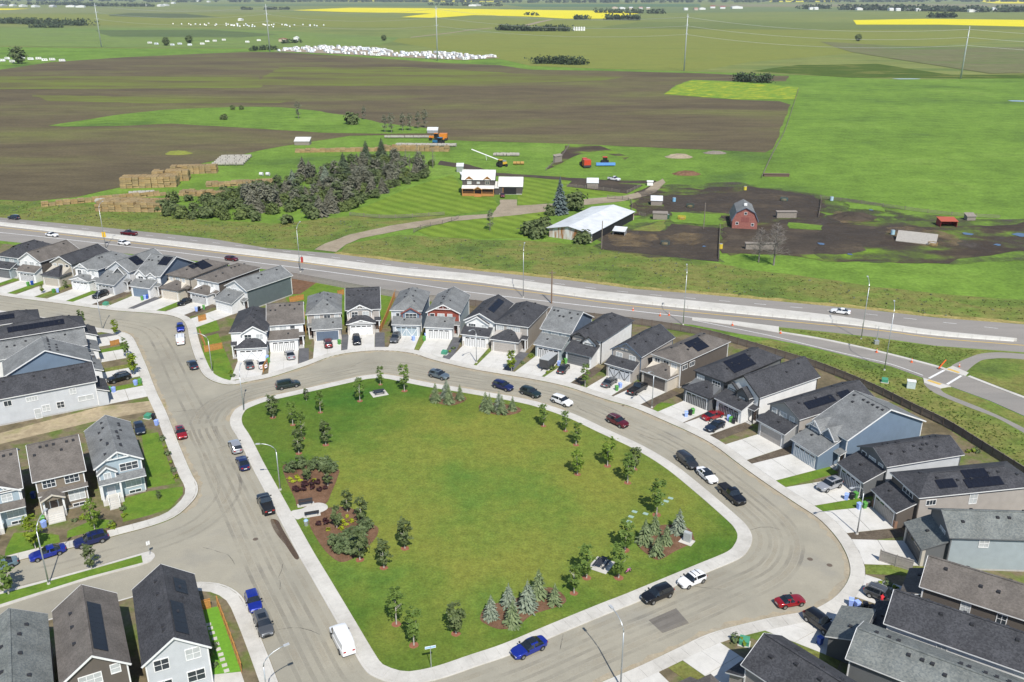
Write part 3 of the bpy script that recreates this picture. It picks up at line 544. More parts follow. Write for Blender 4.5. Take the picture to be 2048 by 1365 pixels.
def house(label,pos=None,ang=0,L=None,Rr=None,z=.12,gw=6.3,gd=2.4,side='R',e=1.2,D=13.5,hw=5.5,roof='F',pitch=.55,rm='char',wall='grey',front=None,trim='white',fas='white',groof='shed',door='plain',dc=('white','dgrey'),
          bays=(),wins=(),sidew=(),sol=(),vents=7,garage=True,hg=2.75,fr='white',drive=6.5,dmat=None,strip='R',smat='grass',piers=None,truss=False,porch=True,trimside=True,backw=True,key=None,gpitch=.42,band=None,gwall=None,sh=0.,group='houses of the subdivision'):
    if L is not None:
        a=P(*L,.15);b=P(*Rr,.15);pos=((a.x+b.x)/2,(a.y+b.y)/2)
    h=empty('house',(pos[0],pos[1],z),R(ang),label,'house',group);HOUSES[key or label]=h
    rs=random.Random(label)
    bx0=-gw/2+sh-(e if side in('L','B') else 0);bx1=gw/2+(e if side in('R','B') else 0);W=bx1-bx0;cx=(bx0+bx1)/2
    y0,y1=gd,gd+D;fw=front or wall;o=.42
    MB().box(bx0+.02,bx1-.02,y0+.02,y1-.02,-.1,.35).build('foundation',M_found,h)
    R0=ROOF[rm];FA=S(fas)
    # main body
    if roof=='F':
        zr=hw+pitch*W/2
        MB().ext([(bx0,.3),(bx1,.3),(bx1,hw),(cx,zr),(bx0,hw)],'y',y0,y1).build('wall',S(wall),h)
        MB().ext([(bx0+.02,.3),(bx1-.02,.3),(bx1-.02,hw),(cx,zr-.02),(bx0+.02,hw)],'y',y0-.025,y0+.05).build('front_wall',S(fw),h)
        e_=W/2+o;ze=hw-pitch*o+.17;zt=zr+.17
        rf=MB().solid([(cx-e_,y0-o,ze),(cx,y0-o,zt),(cx+e_,y0-o,ze),(cx-e_,y1+o,ze),(cx,y1+o,zt),(cx+e_,y1+o,ze)],[(0,1,4,3),(1,2,5,4)],.16).build('roof',[R0,FA],h)
        mb=MB()
        for yy in(y0-o-.03,y1+o+.03):
            if yy>y0: mb.build('gable_trim',S(trim),h);mb=MB()
            for sg in(-1,1): mb.bar((cx+sg*e_,yy,ze-.11),(cx,yy,zt-.11),.06,.22)
        mb,mb2=MB(),mb;mb2.build('gable_trim',S(trim),h)
        if truss:
            mb.bar((cx-e_*.5,y0-o-.02,ze+.5*(zt-ze)-.1),(cx+e_*.5,y0-o-.02,ze+.5*(zt-ze)-.1),.08,.16);mb.bar((cx,y0-o-.02,ze+.45*(zt-ze)),(cx,y0-o-.02,zt-.1),.08,.16)
            for sg in(-1,1): mb.bar((cx+sg*e_*.26,y0-o-.02,ze+.5*(zt-ze)),(cx+sg*e_*.26,y0-o-.02,ze+.72*(zt-ze)),.08,.14)
        if truss: mb.build('gable_truss',S(trim),h)
        sl=math.hypot(1,pitch);planes={'l':((cx-e_,y0-o,ze),(0,1,0),(1/sl,0,pitch/sl)),'r':((cx+e_,y0-o,ze),(0,1,0),(-1/sl,0,pitch/sl))}
        slope=lambda x,y:zt-abs(x-cx)*pitch
        eaves=[((cx-e_,y0-o),(cx-e_,y1+o)),((cx+e_,y0-o),(cx+e_,y1+o))]
    elif roof=='S':
        cy=(y0+y1)/2;zr=hw+pitch*D/2
        MB().ext([(y0,.3),(y1,.3),(y1,hw),(cy,zr),(y0,hw)],'x',bx0,bx1).build('wall',S(wall),h)
        MB().box(bx0+.02,bx1-.02,y0-.025,y0+.05,.3,hw).build('front_wall',S(fw),h)
        e_=D/2+o;ze=hw-pitch*o+.17;zt=zr+.17
        rf=MB().solid([(bx0-o,cy-e_,ze),(bx1+o,cy-e_,ze),(bx1+o,cy,zt),(bx0-o,cy,zt),(bx0-o,cy+e_,ze),(bx1+o,cy+e_,ze)],[(0,1,2,3),(3,2,5,4)],.16).build('roof',[R0,FA],h)
        for xx in(bx0-o-.03,bx1+o+.03):
            mb=MB()
            for sg in(-1,1): mb.bar((xx,cy+sg*e_,ze-.11),(xx,cy,zt-.11),.06,.22)
            mb.build('gable_trim',S(trim),h)
        sl=math.hypot(1,pitch);planes={'f':((bx0-o,cy-e_,ze),(1,0,0),(0,1/sl,pitch/sl)),'b':((bx0-o,cy+e_,ze),(1,0,0),(0,-1/sl,pitch/sl))}
        slope=lambda x,y:zt-abs(y-cy)*pitch
    else:
        zr=hw+pitch*(W/2+o);ze=hw+.15;zt=zr+.15
        MB().box(bx0,bx1,y0,y1,.3,hw).build('wall',S(wall),h);MB().box(bx0+.02,bx1-.02,y0-.025,y0+.05,.3,hw).build('front_wall',S(fw),h)
        hx=W/2+o
        rf=MB().solid([(bx0-o,y0-o,ze),(bx1+o,y0-o,ze),(bx1+o,y1+o,ze),(bx0-o,y1+o,ze),(cx,y0-o+hx,zt),(cx,y1+o-hx,zt)],[(0,1,4),(1,2,5,4),(2,3,5),(3,0,4,5)],.16).build('roof',[R0,FA],h)
        sl=math.hypot(1,pitch);planes={'l':((bx0-o,y0-o,ze),(0,1,0),(1/sl,0,pitch/sl)),'r':((bx1+o,y0-o,ze),(0,1,0),(-1/sl,0,pitch/sl)),'f':((bx0-o,y0-o,ze),(1,0,0),(0,1/sl,pitch/sl))}
        slope=lambda x,y:zt-max(abs(x-cx)*pitch,max(0,(y0-o+hx-y))*pitch,max(0,y-(y1+o-hx))*pitch)
    if band: MB().box(bx0-.03,bx1+.03,y0-.04,y0+.0,2.75,3.05).build('band_board',S(band),h)
    # ridge cap
    if roof!='S': MB().bar((cx,y0-.2 if roof=='F' else y0-o+hx,zt+.02),(cx,y1+.2 if roof=='F' else y1+o-hx,zt+.02),.3,.06).build('ridge_cap',R0,rf)
    else: MB().bar((bx0-.3,cy,zt+.02),(bx1+.3,cy,zt+.02),.3,.06).build('ridge_cap',R0,rf)
    # corner boards
    for xx in(bx0,bx1):
        for yy in(y0,y1): MB().box(xx-.08,xx+.08,yy-.08,yy+.08,.3,hw-.02).build('corner_trim',S(trim),h)
    # vents
    if 'vent' not in MATS: MATS['vent']=MB().box(-.2,.2,-.2,.2,-.2,.17).mesh('roof_vent',M_vent)
    for i in range(vents):
        x=rs.choice([-1,1])*rs.uniform(.15,.42)*W+cx;y=y0+1.2+(D-2.4)*((i+rs.uniform(.2,.8))/vents)
        if roof!='S': x=cx+rs.choice([-1,1])*rs.choice([.9,.9,1.6])
        else: x=bx0+W*(i+.5)/vents;y=cy+rs.choice([-.9,-.9,-2.2])
        link('roof_vent',MATS['vent'],rf,(x,y,slope(x,y)),rs.uniform(-.05,.05))
    for s_ in sol: solar(rf,planes[s_[0]],*s_[1:5],skip=s_[5] if len(s_)>5 else ())
    # garage
    g0,g1=-gw/2+.03,gw/2-.03
    if garage:
        zt_=hg+(gd+.4)*gpitch
        MB().ext([(0,.0),(gd+.2,.0),(gd+.2,hg+gd*gpitch),(0,hg-.05)],'x',g0,g1).build('garage_wall',S(gwall or fw),h)
        gx0,gx1=g0-.35,g1+.35
        if groof=='shed': top=[(gx0,-.4,hg),(gx1,-.4,hg),(gx1,gd,zt_),(gx0,gd,zt_)];fc=[(0,1,2,3)]
        else:
            k=(gd+.4)*.85;top=[(gx0,-.4,hg),(gx1,-.4,hg),(gx1,gd,hg),(gx0,gd,hg),(gx0+k,gd,zt_),(gx1-k,gd,zt_)];fc=[(0,1,5,4),(1,2,5),(3,0,4)]
        gr=MB().solid([(x,y,q+.2) for x,y,q in top],fc,.18).build('garage_roof',[R0,FA],h)
        link('roof_vent',MATS['vent'],gr,(rs.uniform(-1.5,1.5),gd*.5,hg+.2+(gd*.5+.4)*gpitch))
        if groof=='gable':
            gable(h,0,gw*.8,-.05,gd,hg+.15,.3,fw,rm,fas,trim,.35,zb=hg-.3,truss=True)
        gdoor(h,0,gw-1.35,2.25,door,dc[0],dc[1],0.,.05)
        if piers:
            for xx in(g0,g1): MB().box(xx-.06 if xx<0 else xx-.42,xx+.42 if xx<0 else xx+.06,-.1,.35,.0,1.2 if piers!='full' else hg-.1).build('pier',S('stone') if piers!='brick' else S('brick'),h)
        # house entry
        if porch and side in('L','R'):
            sx=1 if side=='R' else -1;a=(gw/2 if sx>0 else bx0)+.02;b=(bx1 if sx>0 else -gw/2)-.02
            MB().solid([(a-.15,gd-1.4,2.95),(b+.35 if sx>0 else b,gd-1.4,2.95),(b+.35 if sx>0 else b,gd+.02,3.4),(a-.15 if sx>0 else a-.35,gd+.02,3.4)],[(0,1,2,3)],.15).build('porch_roof',[R0,FA],h)
            px_=bx1-.12 if sx>0 else bx0+.12;MB().box(px_-.12,px_+.12,gd-1.3,gd-1.06,.0,2.85).build('porch_post',S(trim),h)
            dr=MB().box((a+b)/2-.42,(a+b)/2+.42,gd-.07,gd-.02,.3,2.35).build('front_door',M_door,h)
            MB().box((a+b)/2+.3*sx-.03,(a+b)/2+.3*sx+.03,gd-.12,gd-.07,1.25,1.35).build('door_handle',M_steel,dr)
            MB().box(a,b,gd-1.4,gd-.03,-.05,.28).box(a,b,gd-1.75,gd-1.4,-.05,.14).build('porch_step',M_found,h)
    for b in bays:
        cxx,ww,py,zz=b[:4];kw=b[4] if len(b)>4 else {}
        k=dict(wall=fw,roof=rm,fas=fas,trim=trim,fr=fr);k.update(kw)
        pt=k.pop('pitch',.62);wn=[(cxx+q[0],q[1],*q[2:]) for q in k.pop('wins',[(0,zz-1.2,1.5,1.35)])]
        ym=gd-py+.35
        ztop=zz+pt*ww/2
        dep=(ztop-hw)/pitch+1.2 if roof!='F' else 2.5
        gable(h,cxx,ww,gd-py,gd+max(1.5,dep),zz,pt,wins=wn,**k)
    for q in wins: window(h,q[0],q[1],q[2],q[3],y0-.025,'f',fr,None,q[4] if len(q)>4 else 2)
    for q in sidew: window(h,bx1 if q[0]=='r' else bx0,q[2],q[3],q[4],gd+q[1],q[0],fr) if 0 else window_side(h,q,bx0,bx1,gd,fr)
    if backw and not sidew:
        for q in((-1.6,4.4),(1.6,4.4),(0,1.7)): window(h,cx+q[0],q[1],1.4,1.2,y1,'b',fr)
    # driveway of cast slabs, running out to the footway
    if drive and garage:
        dw=empty('driveway',(pos[0],pos[1],.12+.003*(len(HOUSES)%6)),R(ang)) ;tag(dw,'driveway of the '+label,'driveway',None,'structure')
        m=dmat or G_drive;ca,sa=math.cos(R(ang)),math.sin(R(ang))
        def reach(x):
            """metres from the garage front to the back of the footway"""
            ox,oy=pos[0]+ca*x,pos[1]+sa*x;dx,dy=sa,-ca;best=None
            for (ax,ay),(bx,by) in WALKSEG:
                ex,ey=bx-ax,by-ay;den=dx*ey-dy*ex
                if abs(den)<1e-9: continue
                t=((ax-ox)*ey-(ay-oy)*ex)/den;u=((ax-ox)*dy-(ay-oy)*dx)/den
                if 0<=u<=1 and .5<t<16 and (best is None or t<best): best=t
            return best if best is not None else drive
        a0,a1=-gw/2+.1,gw/2-.1
        def slab(xa,xb,fa,fb,name,mm,zt,g=.015):
            ra,rb=reach(xa),reach(xb);MB().prism([(xa+g,-ra*fa-(g if fa else 0)+0),(xb-g,-rb*fa),(xb-g,-rb*fb+g),(xa+g,-ra*fb+g)],-.06,zt).build(name,mm,dw)
        for xa,xb in((a0,0),(0,a1)):
            slab(xa,xb,0.,.5,'concrete_slab',m,.045);slab(xa,xb,.505,1.,'concrete_slab',m,.045)
        if strip:
            ms={'grass':G_yard,'dirt':G_dirt,'gravel':G_gravel,'weed':G_verge}[smat]
            x0,x1=(a1+.08,a1+2.3) if strip=='R' else (a0-2.3,a0-.08)
            q=gd-1.8 if side==strip else gd;ra,rb=reach(x0),reach(x1)
            MB().prism([(x0,-ra+.05),(x1,-rb+.05),(x1,q),(x0,q)],-.06,.03).build('garden_strip',ms,dw)
    return h
def window_side(h,q,bx0,bx1,gd,fr):
    s_,dy,zz,ww,hh=q[:5]
    return window(h,bx1 if s_=='r' else bx0,zz,ww,hh,gd+dy,s_,fr,None,q[5] if len(q)>5 else 2) and None
def _fix(): pass
W2=[(-1.7,4.3,1.4,1.35),(1.7,4.3,1.4,1.35)]
W3=[(-2.1,4.35,1.,1.4,1),(0,4.35,1.5,1.4),(2.1,4.35,1.,1.4,1)]
# --- top left row
house('charcoal roofed blue grey house at the row end with a solar array',(-144,239.6),-20,rm='char',wall='dgrey',front='pblue',roof='H',pitch=.6,dc=('dgrey','black'),sol=[('l',6,2,3,1.2)],wins=W2,side='R',z=.12)
house('white fronted house with brown gable roof and board trim',(-135.2,236.0),-20,rm='brown',wall='dtaupe',front='white',roof='F',pitch=.6,door='strip',dc=('white','dgrey'),wins=W3,side='L',strip='R',truss=False)
house('beige house with charcoal roof and low beige garage door',(-126.6,232.2),-20,rm='char',wall='beige',front='beige',roof='F',pitch=.5,fas='dgrey',trim='white',groof='hip',dc=('beige','taupe'),gd=4.2,wins=W3,side='R',porch=False,e=.6,smat='weed')
house('white house with trussed gables and grey roof beside a blue side wall',(-116.8,228.3),-20,rm='grey',wall='sblue',front='white',roof='H',groof='gable',door='cross',dc=('white','lgrey'),bays=[(-.8,4.4,.3,5.5,dict(truss=True,wins=[(-.9,4.3,1.2,1.4),(.9,4.3,1.2,1.4)]))],wins=[(2.7,4.3,.9,1.4,1)],side='R')
house('grey roofed house with a white side wall behind a black parked car',(-108.6,225.2),-22,rm='grey',wall='white',front='lgrey',roof='F',pitch=.62,door='strip',dc=('white','dgrey'),bays=[(1.4,3.2,.6,5.0,dict(wall='dgrey',pitch=.9))],sol=[('l',3,2,2,1.),('r',3,2,4,1.2)],gd=4.6,side='R',smat='dirt')
house('blue house with white twin gables and blue garage door',(-98.2,222.4),-20,rm='grey',wall='sblue',front='white',roof='S',pitch=.5,dc=('blue','sblue'),bays=[(-1.6,3.,.5,5.4,dict(pitch=.85)),(1.8,2.6,.2,5.2,dict(pitch=.7))],sol=[('f',3,2,4.6,4.2)],side='R',gd=3.,smat='gravel')
house('cream house with brown hip roof and cream garage door',(-89.8,220.6),-24,rm='brown',wall='cream',front='cream',roof='H',pitch=.42,groof='hip',dc=('cream','beige'),trim='dtaupe',fas='dtaupe',sol=[('r',4,2,6,1.2),('r',3,1,4,2.8)],wins=[(-2,4.3,.9,1.4,1),(.2,4.3,1.3,1.5),(2.2,4.3,.9,1.4,1)],side='R',gd=3.2,D=14.5)
house('dark sided brown hip roofed house with white front windows',(-81.0,217.0),-28,rm='brown',wall='dtaupe',front='white',roof='H',pitch=.42,groof='hip',door='strip',dc=('white','dgrey'),wins=W3,side='R',gd=3.,D=15,smat='dirt')
house('dark teal sided house with white gable front and grey roof',(-72.6,210.6),-33,rm='grey',wall='teal',front='white',roof='F',pitch=.5,door='plain',dc=('white','lgrey'),wins=W3,side='R',gd=4.,D=15,strip=None,drive=5.5)
# --- inner bend of the crescent
house('charcoal hip roofed corner house with white front and cedar gates',L=(476,722),Rr=(533,718),ang=8,rm='char',wall='sblue',front='white',roof='H',pitch=.6,groof='hip',door='cross',dc=('white','lgrey'),bays=[(.5,4.9,.5,5.45,dict(pitch=.6,wins=[(-1.3,4.3,1.4,1.4),(1.2,4.3,1.4,1.4)]))],side='L',gd=3.0,strip=None,drive=5.2)
house('white house with one big brown roof slope towards the street',L=(541.5,705),Rr=(596.5,700),ang=12,rm='brown',wall='dgrey',front='white',roof='S',pitch=.42,door='strip',dc=('white','grey'),wins=W3,side='R',gd=2.6,D=13,drive=6.,smat='gravel')
house('pale grey hip roofed house with slate garage door and stone piers',L=(626,683),Rr=(685.5,679),ang=10,rm='grey',wall='dgrey',front='greige',roof='H',pitch=.55,dc=('sblue','dgrey'),wins=[(-2.2,4.35,1.1,1.5),(.1,4.35,1.4,1.5),(2.3,4.35,.9,1.5,1)],piers='stone',side='L',gd=3.2,D=13,drive=6.3,smat='gravel')
house('charcoal roofed house with two white trussed gables',L=(697.6,671),Rr=(749,668),ang=8,rm='char',wall='lgrey',front='greige',roof='S',pitch=.5,groof='gable',door='cross',dc=('white','lgrey'),bays=[(-.1,5.2,.3,5.35,dict(truss=True,pitch=.5,wins=[(-1.3,4.25,1.4,1.35),(1.3,4.25,1.4,1.35)]))],piers='stone',side='R',gd=2.6,D=12.5,smat='gravel',drive=5.8)
house('blue house with red brown gable trim and grey roof',L=(787,672),Rr=(840,672.6),ang=-3,rm='grey',wall='blue',front='lgrey',roof='H',pitch=.62,door='cross',dc=('lblue','white'),bays=[(.9,4.2,.5,5.1,dict(wall='blue',trim='red',pitch=.6,wins=[(0,4.25,2.6,1.4,3)]))],wins=[(-2.3,4.4,.8,.9,1)],side='L',e=.6,porch=False,gd=2.4,D=13.5,smat='weed')
house('grey gabled house with red panels round white windows',L=(852,677),Rr=(904,679),ang=-7,rm='grey',wall='pblue',front='red',gwall='white',roof='F',pitch=.5,truss=True,door='strip',dc=('white','grey'),wins=W3,side='R',gd=3.2,D=13,smat='gravel',drive=6.8)
house('white fronted house with charcoal roof and one long solar row',L=(926,691),Rr=(976,697.7),ang=-17,rm='char',wall='white',front='white',roof='F',pitch=.52,door='strip',dc=('white','grey'),bays=[(-.2,5.,.4,5.1,dict(pitch=.6,wins=[(-1.3,4.1,1.6,1.3,3),(1.6,4.1,1.1,1.2)]))],sol=[('r',8,1,4,2.)],piers='stone',side='R',e=.6,porch=False,gd=2.6,D=13.5,smat='weed')
house('taupe house with charcoal hip roof and plain taupe garage door',L=(983.5,702),Rr=(1034.5,708),ang=-20,rm='char',wall='taupe',front='greige',roof='H',pitch=.55,groof='hip',dc=('greige','taupe'),wins=[(-2.2,4.3,1.6,1.4,3),(0,4.3,1.,1.4),(1.7,4.3,1.6,1.4,3)],piers='stone',side='R',gd=3.2,D=14,smat='gravel')
house('blue grey house with dark shutters and broad grey roof',L=(1071.6,712.5),Rr=(1121,722.7),ang=-28,rm='grey',wall='sblue',front='pblue',roof='S',pitch=.5,door='strip',dc=('white','dgrey'),wins=[(-2.2,4.3,.9,1.4,1),(.0,4.3,1.6,1.4),(2.2,4.3,.9,1.4,1)],side='R',e=.5,porch=False,gd=3.4,D=12,smat='weed',drive=6.8)
house('bright white sided house with dark gables and black garage door',L=(1131.4,725.7),Rr=(1182,738),ang=-33,rm='char',wall='white',front='white',fas='dgrey',trim='black',roof='H',pitch=.58,dc=('dgrey','black'),bays=[(1.2,3.4,.7,4.9,dict(wall='white',pitch=.75,wins=[(0,3.9,2.0,1.2)])),(-1.6,3.6,.1,5.2,dict(wall='greige',pitch=.7))],side='R',e=.6,porch=False,fr='black',gd=3.2,D=15,smat='dirt')
house('beige house with blue gable peak and dark crossed garage door',L=(1212.4,751.5),Rr=(1264,766.7),ang=-38,rm='char',wall='greige',front='greige',fas='white',trim='sblue',roof='F',pitch=.6,truss=True,door='cross',dc=('lgrey','black'),wins=[(-1.5,4.2,1.4,1.5),(1.7,4.2,1.4,1.5)],side='R',e=.5,porch=False,gd=2.2,D=13.5,smat='dirt',drive=5.8)
house('dark taupe house with cream panels and brown hip roof',L=(1285,765.7),Rr=(1331.5,785.7),ang=-46,rm='brown',wall='dtaupe',front='cream',roof='H',pitch=.42,groof='hip',dc=('dtaupe','black'),sol=[('r',4,1,7.,1.),('r',5,1,6.,2.7)],wins=[(-2,4.2,1.2,1.5),(.2,4.2,1.3,1.6),(2.2,4.2,1.2,1.5)],sidew=[('r',1.5,4.3,1.6,.9,3),('r',4,4.3,1.6,.9,3)],piers='full',side='R',e=.6,porch=False,gd=3.4,D=17,smat='dirt',drive=6)
house('black trimmed charcoal hip roofed house with wide solar row',L=(1368.6,804),Rr=(1414.7,821),ang=-50,rm='char',wall='dgrey',front='dgrey',fas='black',trim='black',roof='H',pitch=.5,groof='hip',door='strip',dc=('grey','black'),sol=[('r',7,2,4.,1.)],wins=[(-1.9,4.3,1.6,1.3,3),(1.9,4.3,1.8,1.3,3)],fr='white',side='R',e=.6,porch=False,gd=3.4,D=18.5,drive=6,smat='dirt')
house('white sided house with dark batten gable and tall cross roof',L=(1431,822),Rr=(1480.7,850.6),ang=-56,rm='char',wall='white',front='white',fas='white',trim='black',roof='F',pitch=.7,door='strip',dc=('grey','black'),bays=[(1.3,3.,1.,4.9,dict(wall='dgrey',pitch=.9,fr='black')),(-1.9,2.6,.3,5.1,dict(wall='white',pitch=.7,fr='black'))],side='R',e=1.3,gd=3.,D=16.5,drive=6.,smat='dirt')
house('greige gabled house with charcoal roof and two solar arrays',L=(1517,870),Rr=(1564,895.6),ang=-60,rm='char',wall='greige',front='grey',fas='white',trim='dgrey',roof='F',pitch=.5,dc=('greige','taupe'),sol=[('r',7,1,3.5,1.4),('r',3,1,12,1.4)],wins=W3,side='R',e=.5,porch=False,gd=2.6,D=18.5,drive=7,smat='dirt')
house('blue house with white trimmed cross gable and grey roof',L=(1583,907.6),Rr=(1631.7,941),ang=-66,rm='grey',wall='blue',front='blue',roof='S',pitch=.45,door='strip',dc=('lblue','white'),bays=[(1.5,2.8,1.2,5.0,dict(pitch=1.)),(-1.6,2.9,1.4,5.2,dict(pitch=.9,truss=True))],side='R',e=1.3,gd=4.6,D=17,hw=5.6,drive=7,smat='grass')
house('charcoal roofed grey house behind a silver parked car',L=(1679,954),Rr=(1719,1000),ang=-74,rm='char',wall='lgrey',front='dgrey',fas='white',trim='dgrey',roof='F',pitch=.45,door='strip',dc=('lgrey','dgrey'),wins=W3,side='R',e=.3,porch=False,gd=3.6,D=14,drive=6.2,vents=14,smat='grass')
house('taupe hip roofed house with brick pier and three solar arrays',L=(1743,1012),Rr=(1789,1058),ang=-80,rm='char',wall='greige',front='dtaupe',fas='white',trim='dtaupe',roof='H',pitch=.42,door='strip',dc=('greige','taupe'),sol=[('r',3,1,4.,1.2),('r',6,1,8.5,.8),('r',4,1,9.,2.5)],wins=[(1.,4.3,2.4,1.5,3)],sidew=[('r',2,4.4,1.5,.8,3),('r',9,4.3,1.2,1.6)],piers='brick',side='R',e=.6,porch=False,gd=2.8,D=19.5,drive=6,smat='dirt')
house('pale blue stucco house with weathered grey roof and stone pier',L=(1810,1084),Rr=(1837.7,1130),ang=-93,rm='green',wall='pblue',front='dgrey',fas='dgrey',trim='dgrey',roof='F',pitch=.55,door='strip',dc=('dgrey','black'),wins=[(1.,4.2,1.6,1.4)],sidew=[('r',4.5,4.4,1.2,1.1),('r',12,4.3,1.2,1.2),('r',12,1.6,1.1,1.9)],piers='full',side='R',e=.5,porch=False,gd=3.2,D=18,drive=5.2,smat='weed')
# --- lower right
house('brown roofed house with dark side wall at the crescent end',(52.0,96.6),-123.5,rm='brown',wall='dtaupe',front='dtaupe',roof='F',pitch=.68,gd=2.2,gw=6.,e=.5,side='R',porch=False,D=17,sidew=[('r',5,4.2,1.,1.3),('r',9,4.2,1.,1.3)],vents=8,drive=4,strip=None,dc=('dtaupe','black'))
house('charcoal roofed house with white side beside the bin row',(44.8,89.6),-124,rm='char',wall='white',front='white',roof='F',pitch=.68,gd=2.2,gw=6.2,e=.4,side='R',porch=False,D=17,sidew=[('r',6,4.2,1.,1.2)],vents=9,drive=5,strip=None,dc=('white','lgrey'))
house('weathered grey roofed house with long garage roof above a black jeep',(40.0,88.7),-125,rm='green',wall='dgrey',front='dgrey',roof='F',pitch=.42,hw=5.0,sh=4.4,gd=3.6,gw=6.4,e=5.0,side='R',D=17,porch=False,vents=12,drive=5.5,strip='R',smat='weed',dc=('dgrey','black'),gpitch=.3)
house('charcoal roofed house beside the green utility box',(27.2,81.8),-141,rm='char',wall='greige',front='greige',roof='F',pitch=.62,gd=2.0,gw=6.2,e=.6,side='L',D=15,vents=9,drive=6,strip='R',smat='weed',dc=('greige','taupe'))
house('brown hip roofed house at the lower street edge',(17.4,77.2),-150,rm='brown',wall='cream',front='cream',roof='H',pitch=.5,gd=3,gw=6.2,e=.6,side='R',D=14,drive=6,strip='R',smat='weed',dc=('cream','beige'))
# --- left block, fronts towards the crossing street
Nn=Vector((-.49,.87));Tt=Vector((-.87,-.49))
def cpos(n,t): q=Nn*n+Tt*t; return (q.x,q.y)
house('white sided house with charcoal roof above the sandy lane',cpos(178.6,-8.2),120,rm='char',wall='lgrey',front='lgrey',roof='F',pitch=.55,gd=1.9,gw=6.1,side='R',e=2.,D=18,sidew=[('l',4,4.2,1.,1.1),('l',11,4.2,1.8,.8,4),('l',15,4.2,1.2,1.),('l',9,1.8,1.2,1.2),('l',6.5,1.9,1.2,1.2),('l',10.5,1.,1.,1.9,1),('l',2,2.3,2.6,.9)],vents=12,drive=6.5,strip='R',smat='grass',wins=W2,dc=('dgrey','black'))
house('grey roofed house with blue gable wall in the left block',cpos(190,-8.4),120,rm='grey',wall='blue',front='white',roof='S',pitch=.5,gd=1.9,gw=6.1,side='R',e=1.6,D=15,sidew=[('l',6,4.2,1.2,1.2)],vents=9,drive=6.5,smat='weed',wins=W2,dc=('white','lgrey'))
house('broad grey roofed white house with stone porch pier',cpos(202.2,-9),120,rm='grey',wall='white',front='white',roof='F',pitch=.5,gd=2.4,gw=6.1,side='L',e=2.2,D=18,trim='dtaupe',sidew=[('l',2,4.4,1.6,.9,4),('l',5,4.4,1.2,1.2)],vents=9,drive=6,smat='grass',wins=W2,dc=('dgrey','black'),piers='stone')
house('charcoal roofed house with one very long solar row',cpos(212.4,-9.6),120,rm='char',wall='dgrey',front='white',roof='H',pitch=.5,gd=2.2,gw=6.1,side='R',e=.8,porch=False,D=17,sol=[('l',11,1,4,1.6)],drive=5.5,smat='gravel',wins=W2,dc=('dgrey','black'))
house('low charcoal hip roofed house at the top of the left block',cpos(222.5,-1.),120,rm='char',wall='cream',front='cream',roof='H',pitch=.42,gd=2.2,gw=6.1,side='R',e=.8,porch=False,D=15,trim='dtaupe',sidew=[('l',3,4.4,2.,.8,3)],sol=[('l',3,1,5,1.6)],drive=5.5,strip=None,wins=W2,dc=('dtaupe','black'))
# --- lane homes with front steps
def stairs(h,x,w_,y,top,n=5):
    o=MB()
    for i in range(n): o.box(x-w_/2,x+w_/2,y-.32*(n-i),y-.32*(n-i-1),-.1,top*(i+1)/n-.002*i)
    st=o.build('front_steps',G_drive,h)
    for sg in(-1,1):
        mb=MB();a=(x+sg*(w_/2+.0),y-.32*n,.95);b=(x+sg*w_/2,y-.1,top+.9)
        mb.bar(a,b,.05,.05);mb.bar((a[0],a[1],.0),a,.04,.04);mb.bar((b[0],b[1],top),b,.04,.04)
        mb.build('handrail',M_dark if w_>1.6 else M_white,st)
def lane_home(label,pos,ang,W,D,rm,wall,roofk,gabl=None,hw=6.2,pitch=.6,dx=-1.6,wins=(),accent=None,**k):
    h=house(label,pos,ang,gw=W,gd=0.,side=None,D=D,hw=hw,roof=roofk,pitch=pitch,rm=rm,wall=wall,garage=False,bays=gabl or(),wins=wins,backw=False,**k)
    # open porch with its own roof, door and steps
    x=dx;pr=ROOF[rm]
    if accent!='gable': MB().solid([(x-1.7,-1.75,3.75),(W/2+.3,-1.75,3.75),(W/2+.3,0,4.25),(x-1.7,0,4.25)],[(0,1,2,3)],.16).build('porch_roof',[pr,S('white')],h)
    else: gable(h,x,2.9,-1.9,.3,3.5,.5,wall,rm,'white','cream',.3,zb=3.2);MB().solid([(x-1.9,-.9,3.75),(W/2+.3,-.9,3.75),(W/2+.3,0,4.1),(x-1.9,0,4.1)],[(0,1,2,3)],.14).build('porch_roof',[pr,S('white')],h)
    for sg in(-1,1): MB().box(x+sg*1.35-.14,x+sg*1.35+.14,-1.65,-1.37,.9,3.55).build('porch_post',S('white'),h)
    MB().box(x-1.5,x+1.5,-1.7,-.03,-.1,.95).build('porch_floor',G_drive,h)
    d=MB().box(x-.48,x+.48,-.09,-.03,.96,3.05).build('front_door',M_door if accent=='gable' else S('lgrey'),h);MB().box(x+.32,x+.38,-.14,-.09,1.95,2.05).build('door_handle',M_steel,d)
    mb=MB()
    for a in(-.62,.5): mb.box(x+a,x+a+.12,-.1,-.03,.96,3.2)
    mb.box(x-.5,x+.5,-.101,-.03,3.06,3.2);mb.build('door_surround',S('white'),d)
    stairs(h,x,2.4 if accent=='gable' else 1.5,-1.7,.95)
    window(h,x+3.35,2.35,2.2,1.8,-.03,'f','white',True,3);window(h,x+3.4,.55,1.7,.45,-.03,'f','white',False,2)
    return h
lane_home('pale blue corner house with trussed white gable and grey roof',(-62.0,122.6),29.4,6.5,14,'grey','lblue','F',[(-1.9,2.3,.6,5.3,dict(pitch=.75,wins=[(0,4.55,.9,1.)]))],dx=-1.7,truss=True,wins=[(1.4,5.2,2.6,1.2,3)],vents=16,key='C6')
